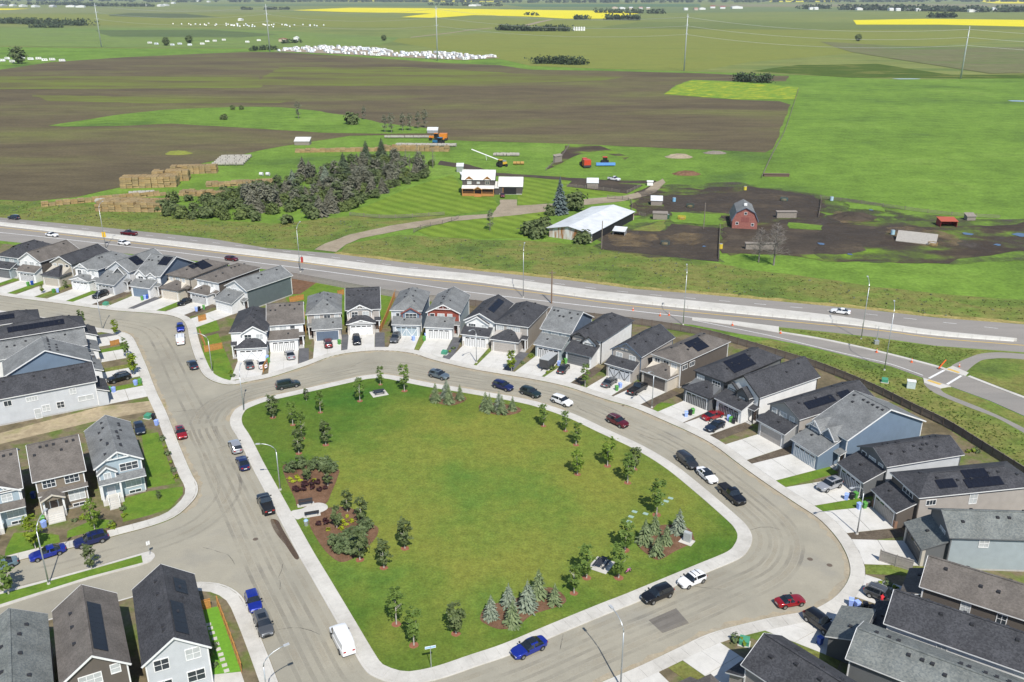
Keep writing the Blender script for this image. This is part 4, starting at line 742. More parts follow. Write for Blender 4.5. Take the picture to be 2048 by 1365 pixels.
lane_home('brown house with brown roof slope and twin white windows',(-69.4,118.6),29.4,6.6,13,'brown','brown','S',None,dx=-1.5,pitch=.45,wins=[(-1.6,5.2,1.7,1.2,3),(1.6,5.2,1.9,1.2,3)],accent='gable',hw=6.2,key='C7')
lane_home('light blue house with brown roof behind the yellow green tree',(-76.6,113.4),29.4,6.8,13,'brown','lblue','S',[(.6,5.2,.1,6.0,dict(pitch=.5,truss=True,wins=[(.9,5.0,1.3,1.1)]))],dx=-1.2,pitch=.5,hw=6.2,key='C8')
# --- lower left, garden fronts towards the camera
house('weathered grey roofed house at the lower left edge',(-52.0,72.2),28.6,gw=6.6,gd=0,side=None,D=14,roof='F',pitch=.6,rm='green',wall='grey',garage=False,wins=W2,hw=5.8,backw=False,vents=6,trim='grey')
house('dark brown house with a tall solar row on brown roof',(-45.6,76.8),28.6,gw=6.4,gd=0,side=None,D=13.2,roof='F',pitch=.72,rm='brown',wall='dtaupe',garage=False,wins=[(-.6,5.0,2.2,1.3,3),(2.,5.5,.9,1.1,1),(-1.6,1.8,1.8,1.8),(1.6,1.8,1.8,1.8)],sol=[('r',9,1,1.3,2.5)],hw=5.9,backw=False,vents=3)
house('pale grey house with charcoal roof and two solar arrays',(-37.7,79.6),25.5,gw=6.6,gd=0,side=None,D=14.2,roof='F',pitch=.72,rm='char',wall='lgrey',fas='white',garage=False,wins=[(-1.7,5.0,1.5,1.4),(1.7,5.3,1.5,1.4),(-1.7,2.0,1.5,1.4),(1.7,2.2,1.8,1.4)],sol=[('r',6,1,1.2,2.6),('r',3,1,9.6,1.6)],hw=5.9,backw=False,vents=8,trim='white')
# ---------------------------------------------------------------- vehicles
def paint(name,c,metal=.35,rough=.28): return flat('paint_'+name,c,rough,metal,.5,.8,.04)
PAINT=dict(blue=(.012,.03,.3),navy=(.01,.018,.1),white=(.78,.78,.78),black=(.01,.01,.012),red=(.33,.008,.014),dred=(.13,.008,.016),grey=(.1,.105,.11),silver=(.38,.39,.41),slate=(.13,.17,.2),dgreen=(.018,.035,.033),dgrey=(.035,.037,.04),dblue=(.02,.033,.06),teal=(.16,.24,.28),orange=(.55,.07,.015))
M_tyre=flat('tyre_rubber',(.012,.012,.012),.9);M_rim=flat('alloy_rim',(.4,.41,.42),.35,.8);M_lamp=flat('headlamp_glass',(.6,.62,.65),.15,0,.8);M_tail=flat('tail_lamp',(.35,.01,.01),.25,0,.7);M_trimk=flat('black_trim',(.012,.012,.013),.5);M_plate=flat('number_plate',(.6,.6,.6),.5)
M_carglass=flat('car_glass',(.012,.016,.02),.05,0,.9,.3,.1)
# stations: x from nose (+) to tail (-); each (x, half width, sill z, belt z, roof z, roof half width)
def stations(kind):
    if kind=='sedan': L,W,H=4.75,.91,1.44;top=[(1.0,.62,0),(.93,.74,0),(.7,.86,0),(.36,.93,0),(.34,.94,0),(.02,1.40,1),(-.1,1.44,1),(-.14,1.44,1),(-.38,1.41,1),(-.72,1.06,0),(-.93,1.0,0),(-1.,.9,0)]
    elif kind=='suv': L,W,H=4.7,.94,1.68;top=[(1.,.7,0),(.95,.86,0),(.72,.99,0),(.44,1.05,0),(.42,1.06,0),(.17,1.6,1),(-.05,1.68,1),(-.1,1.68,1),(-.45,1.67,1),(-.78,1.6,1),(-.95,1.08,0),(-1.,.9,0)]
    elif kind=='hatch': L,W,H=4.25,.89,1.5;top=[(1.,.64,0),(.94,.78,0),(.7,.9,0),(.42,.97,0),(.4,.98,0),(.12,1.45,1),(-.05,1.5,1),(-.1,1.5,1),(-.45,1.48,1),(-.74,1.42,1),(-.94,1.02,0),(-1.,.85,0)]
    elif kind=='coupe': L,W,H=4.0,.88,1.24;top=[(1.,.52,0),(.92,.66,0),(.6,.8,0),(.16,.86,0),(.14,.87,0),(-.12,1.2,1),(-.2,1.24,1),(-.24,1.24,1),(-.36,1.22,1),(-.62,.95,0),(-.9,.88,0),(-1.,.75,0)]
    elif kind=='minivan': L,W,H=5.0,.97,1.75;top=[(1.,.66,0),(.94,.82,0),(.74,1.,0),(.55,1.08,0),(.53,1.09,0),(.22,1.68,1),(0,1.75,1),(-.05,1.75,1),(-.5,1.74,1),(-.86,1.66,1),(-.96,1.1,0),(-1.,.9,0)]
    elif kind=='van': L,W,H=5.6,1.0,2.1;top=[(1.,.75,0),(.96,.95,0),(.78,1.12,0),(.66,1.18,0),(.64,1.19,0),(.46,2.0,1),(.3,2.1,1),(.26,2.1,1),(-.4,2.1,1),(-.93,2.06,1),(-.985,1.2,0),(-1.,.95,0)]
    else: L,W,H=5.8,.99,1.88;top=[(1.,.82,0),(.97,1.02,0),(.75,1.12,0),(.45,1.16,0),(.43,1.17,0),(.24,1.8,1),(.12,1.88,1),(.08,1.88,1),(-.08,1.87,1),(-.17,1.2,0),(-.97,1.2,0),(-1.,1.1,0)]
    return L,W,H,top
def car_meshes(kind):
    L,W,H,top=stations(kind);h=L/2;secs=[];gc=.2 if kind not in('pickup','suv','van','minivan') else .28
    def _den(tp):
        out=[]
        for k,(a,b) in enumerate(zip(tp,tp[1:])):
            out.append(a)
            if k in(0,1) or k>=len(tp)-2: out.append(((a[0]+b[0])/2,(a[1]+b[1])/2+.03,0) if a[2]==0 and b[2]==0 else None)
        out.append(tp[-1]);return [q for q in out if q]
    top=_den(top)
    belt={'sedan':.94,'suv':1.08,'hatch':.98,'coupe':.86,'minivan':1.1,'van':1.2,'pickup':1.18}[kind]
    for x,z,cab in top:
        t=abs(x);wf=W*(1-(.34 if kind not in('van','pickup') else .2)*max(0,(t-.7)/.3)**2.4);zb=min(z,belt) if not cab else belt
        rw=wf*(.76 if kind not in('van','minivan') else .84) if cab else wf*.86
        zz=z
        s_=[(x*h,wf*.86,gc+.04 if t<.96 else gc+.12),(x*h,wf*.985,gc+.14),(x*h,wf,zb*.62),(x*h,wf*.975,zb-.03)]
        if cab: s_+=[(x*h,wf*.93,zb),(x*h,rw,zz-.06),(x*h,rw*.86,zz),(x*h,0,zz+.025)]
        else: s_+=[(x*h,wf*.93,zb+.005),(x*h,wf*.8,zb+.02),(x*h,wf*.5,zb+.035),(x*h,0,zb+.045)]
        secs.append(s_)
    parts={};
    def put(p,quad):
        mb=parts.setdefault(p,MB());mb.add(quad,[(0,1,2,3)])
    n=len(secs);cabs=[t[2] for t in top];i0=cabs.index(1);i1=n-1-cabs[::-1].index(1)
    for i in range(n-1):
        A,B=secs[i],secs[i+1]
        for j in range(7):
            for sg in(1,-1):
                f=lambda p:(p[0],p[1]*sg,p[2])
                q=[f(A[j]),f(A[j+1]),f(B[j+1]),f(B[j])]
                if sg<0: q=q[::-1]
                ws=(i==i0-1) and j>=4;rw=(i==i1) and j>=4;sd=(i0<=i<i1) and j==4
                pil=(i==i0+1)
                p='body'
                if ws: p='windscreen'
                elif rw and kind!='van': p='rear_window'
                elif sd and not pil and not(kind=='van' and i>i0+1): p='side_window_'+('l' if sg>0 else 'r')+('f' if i<=i0 else 'b')
                put(p,q)
    # nose, tail, floor
    for S_,rev in((secs[0],0),(secs[-1],1)):
        pts=[(p[0],p[1],p[2]) for p in S_]+[(p[0],-p[1],p[2]) for p in S_[-2::-1]]
        parts['body'].add(pts,[tuple(range(len(pts)))[::-1] if not rev else tuple(range(len(pts)))])
    if kind=='pickup':
        bed=MB();bed.box(-h*.94,-h*.2,-W*.72,W*.72,belt+.03,belt+.062);parts['bed_cover']=bed
    out={}
    for p,mb in parts.items():
        me=mb.mesh('car_'+p,[M_carglass if 'window' in p or 'windscreen' in p else (M_trimk if p=='bed_cover' else M_white)])
        import bmesh
        b=bmesh.new();b.from_mesh(me);bmesh.ops.remove_doubles(b,verts=b.verts,dist=.002);bmesh.ops.recalc_face_normals(b,faces=b.faces)
        for f in b.faces: f.smooth=True
        for e_ in b.edges:
            if len(e_.link_faces)==2 and e_.calc_face_angle(0)>R(38): e_.smooth=False
        b.to_mesh(me);b.free();out[p]=me
    return L,W,H,belt,gc,out
def wheel_mesh(r,w_):
    mb=MB();n=18
    prof=[(-w_/2,r*.6),(-w_/2,r*.93),(-w_/2+.03,r),(w_/2-.03,r),(w_/2,r*.93),(w_/2,r*.6)]
    v=[];f=[]
    for k in range(n):
        t=2*math.pi*k/n
        for y,q in prof: v.append((q*math.cos(t),y,q*math.sin(t)))
    m=len(prof)
    for k in range(n):
        for j in range(m-1): f.append((k*m+j,((k+1)%n)*m+j,((k+1)%n)*m+j+1,k*m+j+1))
    ty=MB().add(v,f).mesh('tyre',M_tyre)
    rm=MB()
    for y in(w_/2-.01,-w_/2+.01):
        c=[(r*.62*math.cos(2*math.pi*k/10),y,r*.62*math.sin(2*math.pi*k/10)) for k in range(10)]
        rm.add(c,[tuple(range(10)) if y<0 else tuple(range(9,-1,-1))])
    return ty,rm.mesh('rim',M_rim)
CARS={}
def car(kind,color,ctr,front,label,z=.02,group='cars and trucks of the neighbourhood',extra=None,name=None,world=None):
    if kind not in CARS: CARS[kind]=car_meshes(kind)
    L,W,H,belt,gc,ms=CARS[kind]
    if world: x,y,rz=world
    else:
        c=P(*ctr,z+.5*H*.5);f=P(*front,z+.5*H*.5);d=f-c;rz=math.atan2(d.y,d.x);x,y=c.x,c.y
    o=empty(name or ('parked_car' if kind not in('pickup','van','minivan') else 'parked_'+kind),(x,y,z),rz,label,{'pickup':'truck','van':'van','minivan':'van'}.get(kind,'car'),group)
    pm=paint(color,PAINT[color],.0 if color=='white' else .35)
    for p,me in ms.items():
        q=link('body' if p=='body' else ('bed_cover' if p=='bed_cover' else('side_window' if p.startswith('side') else p)),me,o)
        if p=='body': q.material_slots[0].link='OBJECT';q.material_slots[0].material=pm
    r=.34 if kind in('sedan','hatch','coupe') else .38;kw=('wheel',r)
    if kw not in CARS: CARS[kw]=wheel_mesh(r,.24)
    wb=L*.3
    for sx in(1,-1):
        for sy in(1,-1):
            w_=link('wheel',CARS[kw][0],o,(sx*wb+.0,sy*(W-.1),r));link('rim',CARS[kw][1],w_)
    ka=('arch',kind)
    if ka not in CARS:
        mb=MB();c=[(0,0,0)]+[((r+.07)*math.cos(math.pi*k/10),0,(r+.07)*math.sin(math.pi*k/10)-.0) for k in range(11)]
        mb.add(c,[(0,k+1,k+2) for k in range(10)]);CARS[ka]=mb.mesh('wheel_arch',M_trimk)
        lm=MB().box(-.1,.03,-.2,.2,-.07,.07).mesh('headlight',M_lamp);tm=MB().box(-.03,.1,-.16,.16,-.1,.1).mesh('taillight',M_tail)
        mi=MB().box(-.1,.06,-.11,.11,-.07,.08).mesh('wing_mirror',M_trimk);gl=MB().box(-.06,.02,-.36,.36,-.1,.1).mesh('grille',M_trimk);pl=MB().box(-.02,.02,-.26,.26,-.07,.07).mesh('number_plate',M_plate)
        CARS[('kit',kind)]=(lm,tm,mi,gl,pl)
    for sx in(1,-1):
        for sy in(1,-1): link('wheel_arch',CARS[ka],o,(sx*wb,sy*(W+.004),r-.02))
    lm,tm,mi,gl,pl=CARS[('kit',kind)];zl=stations(kind)[3][0][1]
    for sy in(1,-1):
        link('headlight',lm,o,(L/2-.03,sy*W*.5,zl-.02));link('taillight',tm,o,(-L/2+.01,sy*W*.56,belt*.82));link('wing_mirror',mi,o,(L*.16 if kind!='pickup' else L*.2,sy*(W+.08),belt+.08))
    link('grille',gl,o,(L/2-.0,0,zl-.18));link('number_plate',pl,o,(-L/2-.005,0,belt*.62))
    if extra=='roofglass': MB().box(-L*.18,L*.03,-W*.52,W*.52,H+.018,H+.034).build('sunroof',M_carglass,o)
    if extra=='rails':
        for sy in(-1,1): MB().bar((-L*.32,sy*W*.66,H+.05),(L*.02,sy*W*.66,H+.06),.05,.06).build('roof_rail',M_steel,o)
    if extra=='bars':
        for xx in(-L*.2,-L*.02): MB().box(xx-.04,xx+.04,-W*.7,W*.7,H+.04,H+.08).build('roof_bar',M_trimk,o)
    return o
D_=.165
for a in [
 ('sedan','blue',(1058,1298),(1028,1312),'bright blue crossover parked on the lower side of the park','roofglass'),
 ('suv','black',(1315,1191),(1284,1204),'black sporty car parked behind the white hatchback',None),
 ('hatch','white',(1384,1162),(1355,1174),'white hatchback with roof bars beside the park footway','bars'),
 ('coupe','red',(1580,1205),(1608,1200),'low red sports coupe parked on the crescent bend','roofglass'),
 ('minivan','dgrey',(1374,924),(1396,942),'dark grey minivan parked ahead of the white sedan',None),
 ('sedan','white',(1414,953),(1436,972),'white sedan between a dark minivan and a black pickup','roofglass'),
 ('pickup','black',(1463,991),(1490,1014),'black pickup with covered bed on the park curve',None),
 ('suv','dred',(1235,845),(1256,855),'dark red suv parked on the crescent by the park','rails'),
 ('suv','white',(1124,804),(1145,812),'white suv parked beside the park trees',None),
 ('suv','dgreen',(1061,787),(1083,795),'dark green suv ahead of the white suv',None),
 ('suv','navy',(1006,774),(1028,781),'navy suv parked near the second spruce clump',None),
 ('suv','slate',(878,752),(900,758),'slate blue suv with glass roof by the first spruce clump','roofglass'),
 ('minivan','dgreen',(576,771),(600,766.5),'dark green minivan at the upper left park corner',None),
 ('sedan','dblue',(385.5,731),(380,722),'dark blue sedan by the corner lawn with tail lights showing',None),
 ('hatch','blue',(361,657),(362,664),'blue hatchback parked behind the white capped pickup',None),
 ('hatch','red',(362,868),(367,880),'red hatchback parked by the left block footway','roofglass'),
 ('suv','silver',(471,895),(465,882),'silver suv parked on the left side of the park',None),
 ('sedan','navy',(486,928),(480,914),'dark blue sedan parked behind the silver suv',None),
 ('pickup','black',(532,1010),(523,990),'black pickup above a wet gutter stain',None),
 ('hatch','blue',(507,1205),(515,1230),'royal blue hatchback at the lower left kerb',None),
 ('suv','grey',(527,1251),(537,1277),'grey suv with sunroof at the lower left kerb','roofglass'),
 ('van','white',(685,1281),(673,1257),'white cargo van parked beside the park',None),
 ('sedan','blue',(95,1108),(60,1119),'shiny blue sedan parked below the lane homes',None),
 ('suv','navy',(182,1082),(148,1092),'navy blue suv with roof bars below the lane homes','bars'),
 ('sedan','teal',(-2,1134),(-34,1144),'pale teal car cut off at the street end',None)]:
    car(a[0],a[1],a[2],a[3],a[4],extra=a[5])
for a in [
 ('suv','black',(238,758),(213,765),'black suv on a driveway of the left block','rails'),
 ('sedan','dblue',(279,858),(283,871),'dark blue car behind the pale blue corner house',None),
 ('suv','black',(201,591),(183,598),'black suv on a driveway in the top left row',None),
 ('sedan','black',(371,605),(354,612),'black sedan on the driveway of the dark sided brown roofed house',None),
 ('sedan','grey',(498.5,730),(494,717),'grey sedan on the corner house driveway',None),
 ('sedan','white',(525,729),(522,717),'white sedan on the corner house driveway',None),
 ('sedan','silver',(580,711),(576,702),'silver sedan on the driveway of the big brown roofed house',None),
 ('suv','dred',(656.5,688),(655,680),'dark red suv before the slate garage door',None),
 ('suv','black',(713.5,682),(715,691),'black suv below the white trussed garage gable',None),
 ('suv','grey',(791,678),(784,689),'grey suv beside the blue house driveway','roofglass'),
 ('sedan','dgrey',(1127,739),(1135,729),'dark sedan on the driveway of the bright white sided house',None),
 ('sedan','grey',(1219,766),(1231,757),'grey sedan before the dark crossed garage door',None),
 ('pickup','black',(1275,779),(1291,769),'black pickup on the driveway of the dark taupe house',None),
 ('sedan','red',(1426,833),(1444,827),'red sedan beside a dark blue one on a driveway',None),
 ('sedan','dblue',(1430,854),(1410,864),'dark blue sedan beside a red one on a driveway',None),
 ('suv','silver',(1659,972),(1634,981),'silver suv with sunroof on a crescent driveway','roofglass'),
 ('suv','black',(1640,1247),(1660,1262),'black boxy jeep in the shade of a garage',None),
 ('suv','grey',(1765,1193),(1790,1203),'grey suv parked between the bin row and a side yard','rails')]:
    car(a[0],a[1],a[2],a[3],a[4],z=D_,extra=a[5])
wt=car('pickup','white',(361,680),(360.5,671),'white pickup with a white bed cap and ladder rack')
MB().box(-2.75,-.45,-.9,.9,1.2,1.95).build('bed_cap',PAINT and paint('white',PAINT['white'],0),wt)
for sy in(-.5,.5): MB().box(-2.5,1.1,sy-.05,sy+.05,2.05,2.12).build('ladder_rail',M_steel,wt)
for a in [('suv','dblue',(28,436.5),(8,434.5),'dark blue suv driving on the far carriageway'),('pickup','dred',(258,468),(238,466),'dark red pickup driving on the far carriageway'),('sedan','white',(104,471),(124,473.5),'white sedan on the near carriageway above the top left roofs'),('hatch','white',(248,487.5),(268,490),'white hatchback half hidden above the grey roofs'),('hatch','dred',(463,519),(483,521.5),'dark red car behind the brown hip roofs'),('sedan','white',(1681,624.5),(1661,622),'white sedan driving past the highway lamps')]:
    car(a[0],a[1],a[2],a[3],a[4],z=.106,group='vehicles on the highway')
car('hatch','dred',(1005,392),(1006,400),'dark red car parked at the farm garage',z=.1)
car('pickup','white',(1228,359),(1242,361),'white pickup parked behind the muddy pen',z=.1)
car('pickup','white',(334,403),(345,399),'white pickup parked among the hay stacks',z=.06)
# boxy cargo trailer on a driveway
c0,c1=P(1086,741,.2),P(1110,722,.2);d=c1-c0;tr=empty('cargo_trailer',(c0.x+d.x*.45,c0.y+d.y*.45,D_),math.atan2(d.y,d.x),'dark grey enclosed cargo trailer on a driveway','trailer')
MB().box(-2.4,2.2,-1.05,1.05,.45,2.35).build('box_body',flat('trailer_grey',(.07,.072,.075),.5),tr);MB().box(-2.45,2.25,-1.1,1.1,2.35,2.43).build('roof_panel',flat('trailer_roof',(.42,.43,.42),.5),tr)
MB().box(-2.46,-2.41,-1.0,1.0,.5,2.2).build('rear_door',flat('trailer_skin',(.05,.05,.052),.5),tr);MB().bar((-2.45,0,.5),(-3.6,0,.45),.12,.1).build('drawbar',M_dark,tr)
for sy in(1,-1): link('wheel',CARS[('wheel',.34)][0],tr,(-.1,sy*1.12,.34))
# ---------------------------------------------------------------- street furniture
def lamp(base,h,arm,label,z=.13,reach=2.6,double=False,group='street lamps'):
    b=P(*base,0);o=empty('street_lamp',(b.x,b.y,z),math.atan2(arm[1],arm[0]),label,'street lamp',group)
    MB().tube([(0,0,0),(0,0,.25)],[.24,.2],10).build('base',G_conc,o)
    MB().tube([(0,0,.2),(0,0,h*.5),(0,0,h-1.6)],[.11,.085,.07],8).build('pole',M_steel,o,smooth=True)
    for sg in((1,-1) if double else (1,)):
        pts=[(0,0,h-1.6)]+[(sg*reach*(1-math.cos(t)),0,h-1.6+1.6*math.sin(t)) for t in [math.pi/2*k/6 for k in range(1,7)]]
        a=MB().tube(pts,[.07]*3+[.055]*4,8).build('arm',M_steel,o,smooth=True)
        MB().box(sg*reach-.2,sg*reach+.45*sg if sg>0 else sg*reach+.2,-.16,.16,h-.06,h+.06).build('lamp_head',flat('lamp_housing',(.55,.56,.56),.4,.3),a) if sg>0 else MB().box(-reach-.45,-reach+.2,-.16,.16,h-.06,h+.06).build('lamp_head',MATS['lamp_housing'],a)
    return o
for a in [((561,982),8.6,(-1,-.12),'curved street lamp beside the upper mulch bed of the park'),((425,746),8.8,(-1,.1),'curved street lamp on the corner lawn'),((488,824),8.8,(-.15,1),'street lamp at the upper left park corner'),((953,727),8.4,(-.5,-1),'street lamp between two crescent driveways'),((1303.5,817),8.4,(-.6,-1),'street lamp beside the small lawn on the crescent'),((1713.5,1070),8.6,(-1,-.5),'street lamp on the outer bend by the weedy strip'),((98,1170),10,(.05,1),'tall street lamp on the narrow street island'),((1241,1376),9.4,(-.5,1),'street lamp at the lower kerb beside the road'),((541,1442),9,(1,.7),'street lamp leaning into view at the lower left'),((205,660),8.6,(-.2,1),'street lamp at the corner of the left block')]:
    lamp(*a)
for b,h,arm,l in [((212,499),14.5,(0,1),'tall highway lamp above the top left row'),((601,545),14,(.1,1),'tall highway lamp by the farm driveway'),((1046.5,596),14,(.1,1),'tall highway lamp behind the taupe house'),((1366,651),14.3,(.15,1),'tall highway lamp beside the orange cones'),((1722,680),14.3,(.2,1),'tall highway lamp on the grass island'),((1768.4,742),14.6,(.35,1),'tall highway lamp beside the slip lane')]:
    lamp(b,h,arm,l,.1,3.2,group='highway lamps')
def post(name,base,h,label,cat_,mat,r=.12,z=0,n=8): b=P(*base);return tag(MB().tube([(0,0,0),(0,0,h)],[r,r*.8],n).build(name,mat,None,(b.x,b.y,z)),label,cat_)
up=empty('utility_pole',P(1103,608),0,'brown wooden utility pole beside the highway','utility pole');MB().tube([(0,0,0),(0,0,9)],[.2,.14],8).build('pole',flat('pole_wood',(.2,.13,.085),.9),up);MB().box(-.9,.9,-.06,.06,8.3,8.45).build('crossarm',M_wood,up)
# street name sign on the park corner
b=P(862.5,1338);sg=empty('street_sign',(b.x,b.y,.17),R(15),'white street name sign on a thin post at the park corner','sign');MB().tube([(0,0,0),(0,0,3.2)],.04,8).build('post',M_steel,sg);MB().box(-.65,.65,-.02,.02,2.85,3.2).build('sign_blade',flat('sign_white',(.7,.75,.8),.4),sg);MB().box(-.6,.6,-.03,-.021,2.93,3.12).build('sign_face',flat('sign_blue',(.25,.45,.65),.4),sg)
b=P(300,1112);sg=empty('traffic_sign',(b.x,b.y,.14),R(40),'small traffic sign on the tip of the street island','sign');MB().tube([(0,0,0),(0,0,2.3)],.035,6).build('post',M_steel,sg);MB().box(-.25,.25,-.02,.02,1.7,2.3).build('sign_plate',M_white,sg)
b=P(211,490);sg=empty('road_sign',(b.x,b.y,.1),R(0),'yellow warning sign beside the highway lamp','sign');MB().tube([(0,0,0),(0,0,2.4)],.05,6).build('post',M_steel,sg);MB().box(-.6,.6,-.04,0,2.4,4.1).build('sign_plate',flat('sign_yellow',(.75,.45,.02),.5),sg)
b=P(602,546);sg=empty('traffic_signal',(b.x+.6,b.y,.1),0,'red signal box hanging beside the farm driveway lamp','signal');MB().tube([(0,0,0),(0,0,3.)],.05,6).build('post',M_steel,sg);MB().box(-.3,.3,-.2,.2,3.,4.6).build('signal_box',flat('signal_red',(.45,.05,.04),.5),sg)
# benches, picnic tables, cabinet, post box
def bench(p,ang,label):
    b=P(*p);o=empty('park_bench',(b.x,b.y,.22),R(ang),label,'bench')
    MB().box(-1.3,1.3,-.5,.5,-.06,.02).build('bench_slab',G_conc,o)
    for i in range(4): MB().box(-1.1,1.1,-.25+.13*i,-.14+.13*i,.42,.46).build('seat_slat',M_dark,o)
    for i in range(3): MB().box(-1.1,1.1,.3,.34,.52+.14*i,.63+.14*i).build('back_slat',M_dark,o)
    for s_ in(-.9,.9): MB().box(s_-.04,s_+.04,-.25,.3,0.02,.42).build('leg',M_dark,o)
bench((612,1012),18,'dark slatted bench on the upper side of the bench pad');bench((624,1033),198,'dark slatted bench on the lower side of the bench pad')
def picnic(p,ang,label):
    b=P(*p);o=empty('picnic_table',(b.x,b.y,.19),R(ang),label,'table')
    MB().box(-1.6,1.6,-1.4,1.4,-.1,.02).build('pad',G_conc,o);dk=flat('recycled_plastic',(.035,.037,.045),.6)
    for i in range(4): MB().box(-1.1,1.1,-.4+.2*i,-.22+.2*i,.72,.77).build('top_plank',dk,o)
    for s_ in(-1,1): MB().box(-1.1,1.1,s_*.75-.14,s_*.75+.14,.43,.48).build('seat_plank',dk,o)
    for s_ in(-.8,.8):
        MB().bar((s_,-.7,.02),(s_,-.2,.72),.08,.08).build('leg',dk,o);MB().bar((s_,.7,.02),(s_,.2,.72),.08,.08).build('leg',dk,o)
picnic((758,789),25,'dark picnic table on a concrete pad by the upper trees');picnic((1203,1133),60,'dark picnic table on a pad under the lower trees')
b=P(1374,1085);o=empty('utility_cabinet',(b.x,b.y,.17),R(-35),'grey irrigation cabinet on a concrete pad by the spruces','cabinet');MB().box(-1.,1.,-.9,.7,-.05,.06).build('pad',G_conc,o);MB().box(-.55,.55,-.25,.35,.06,1.55).build('cabinet_body',flat('cabinet_grey',(.4,.42,.42),.5),o);MB().box(-.5,.5,-.28,-.25,.15,1.45).build('cabinet_door',flat('cabinet_grey2',(.36,.38,.38),.5),o)
b=P(613,1053);o=empty('litter_bin',(b.x,b.y,.17),.3,'blue and grey litter bin beside the bench pad','bin');MB().tube([(0,0,0),(0,0,.85)],[.3,.34],12).build('bin_body',M_steel,o);MB().tube([(0,0,.85),(0,0,1.05)],[.36,.2],12).build('bin_lid',flat('bin_lid_blue',(.3,.45,.6),.4),o)
for i,(u,v) in enumerate([(1341,999),(1332,1005),(1269,1026),(1291,1030),(1262,1036),(1258,1046),(1322,1010)]):
    b=P(u,v);tag(MB().box(-.4,.4,-.28,.28,0,.06).build('valve_lid',flat('valve_green',(.3,.42,.36),.6),None,(b.x,b.y,.17),R(-30)),'pale green valve box lid set in the park lawn','valve lid','valve lids in the lawn')
b=P(1256,1148);o=empty('childs_bicycle',(b.x,b.y,.18),.5,'pink child bicycle beside the lower trees','bicycle')
pk=flat('pink_paint',(.65,.16,.42),.4)
for xx in(-.35,.35): MB().tube([(xx+.22*math.cos(t),0,.24+.22*math.sin(t)) for t in [2*math.pi*k/12 for k in range(13)]],.035,6).build('wheel',M_tyre,o)
MB().bar((-.35,0,.24),(.05,0,.5),.07,.07).bar((.05,0,.5),(.3,0,.55),.07,.07).bar((.3,0,.65),(.36,0,.24),.07,.07).bar((.05,0,.5),(-.02,0,.24),.06,.06).build('frame',pk,o);MB().box(-.12,.12,-.08,.08,.55,.62).build('saddle',pk,o);MB().bar((.28,-.25,.72),(.28,.25,.72),.04,.04).bar((.3,0,.6),(.28,0,.73),.04,.04).build('handlebar',M_steel,o)
# wheelie bins
BINC=dict(blue=(.3,.42,.85),black=(.012,.013,.02),green=(.09,.3,.06),navy=(.02,.08,.4))
def bin_(p,c,label,z=.15):
    b=P(*p);k=('bin',c)
    if k not in CARS:
        m=flat('bin_'+c,BINC[c],.5);mb=MB().add([(-.24,-.26,.0),(.24,-.26,.0),(.24,.24,0),(-.24,.24,0),(-.3,-.32,.98),(.3,-.32,.98),(.3,.3,.98),(-.3,.3,.98)],[(3,2,1,0),(0,1,5,4),(1,2,6,5),(2,3,7,6),(3,0,4,7)])
        CARS[k]=(mb.mesh('wheelie_bin',m),MB().add([(-.33,-.38,.98),(.33,-.38,.98),(.33,.34,1.02),(-.33,.34,1.02),(-.3,-.3,1.07),(.3,-.3,1.07),(.3,.3,1.1),(-.3,.3,1.1)],[(0,1,5,4),(1,2,6,5),(2,3,7,6),(3,0,4,7),(4,5,6,7)]).mesh('lid',m))
    o=tag(link('wheelie_bin',CARS[k][0],None,(b.x,b.y,z),random.uniform(-.6,.6)),label,'bin','wheelie bins');link('lid',CARS[k][1],o)
    for s_ in(-.2,.2): MB().tube([(s_-.04,.28,.1),(s_+.04,.28,.1)],.1,8).build('wheel',M_tyre,o)
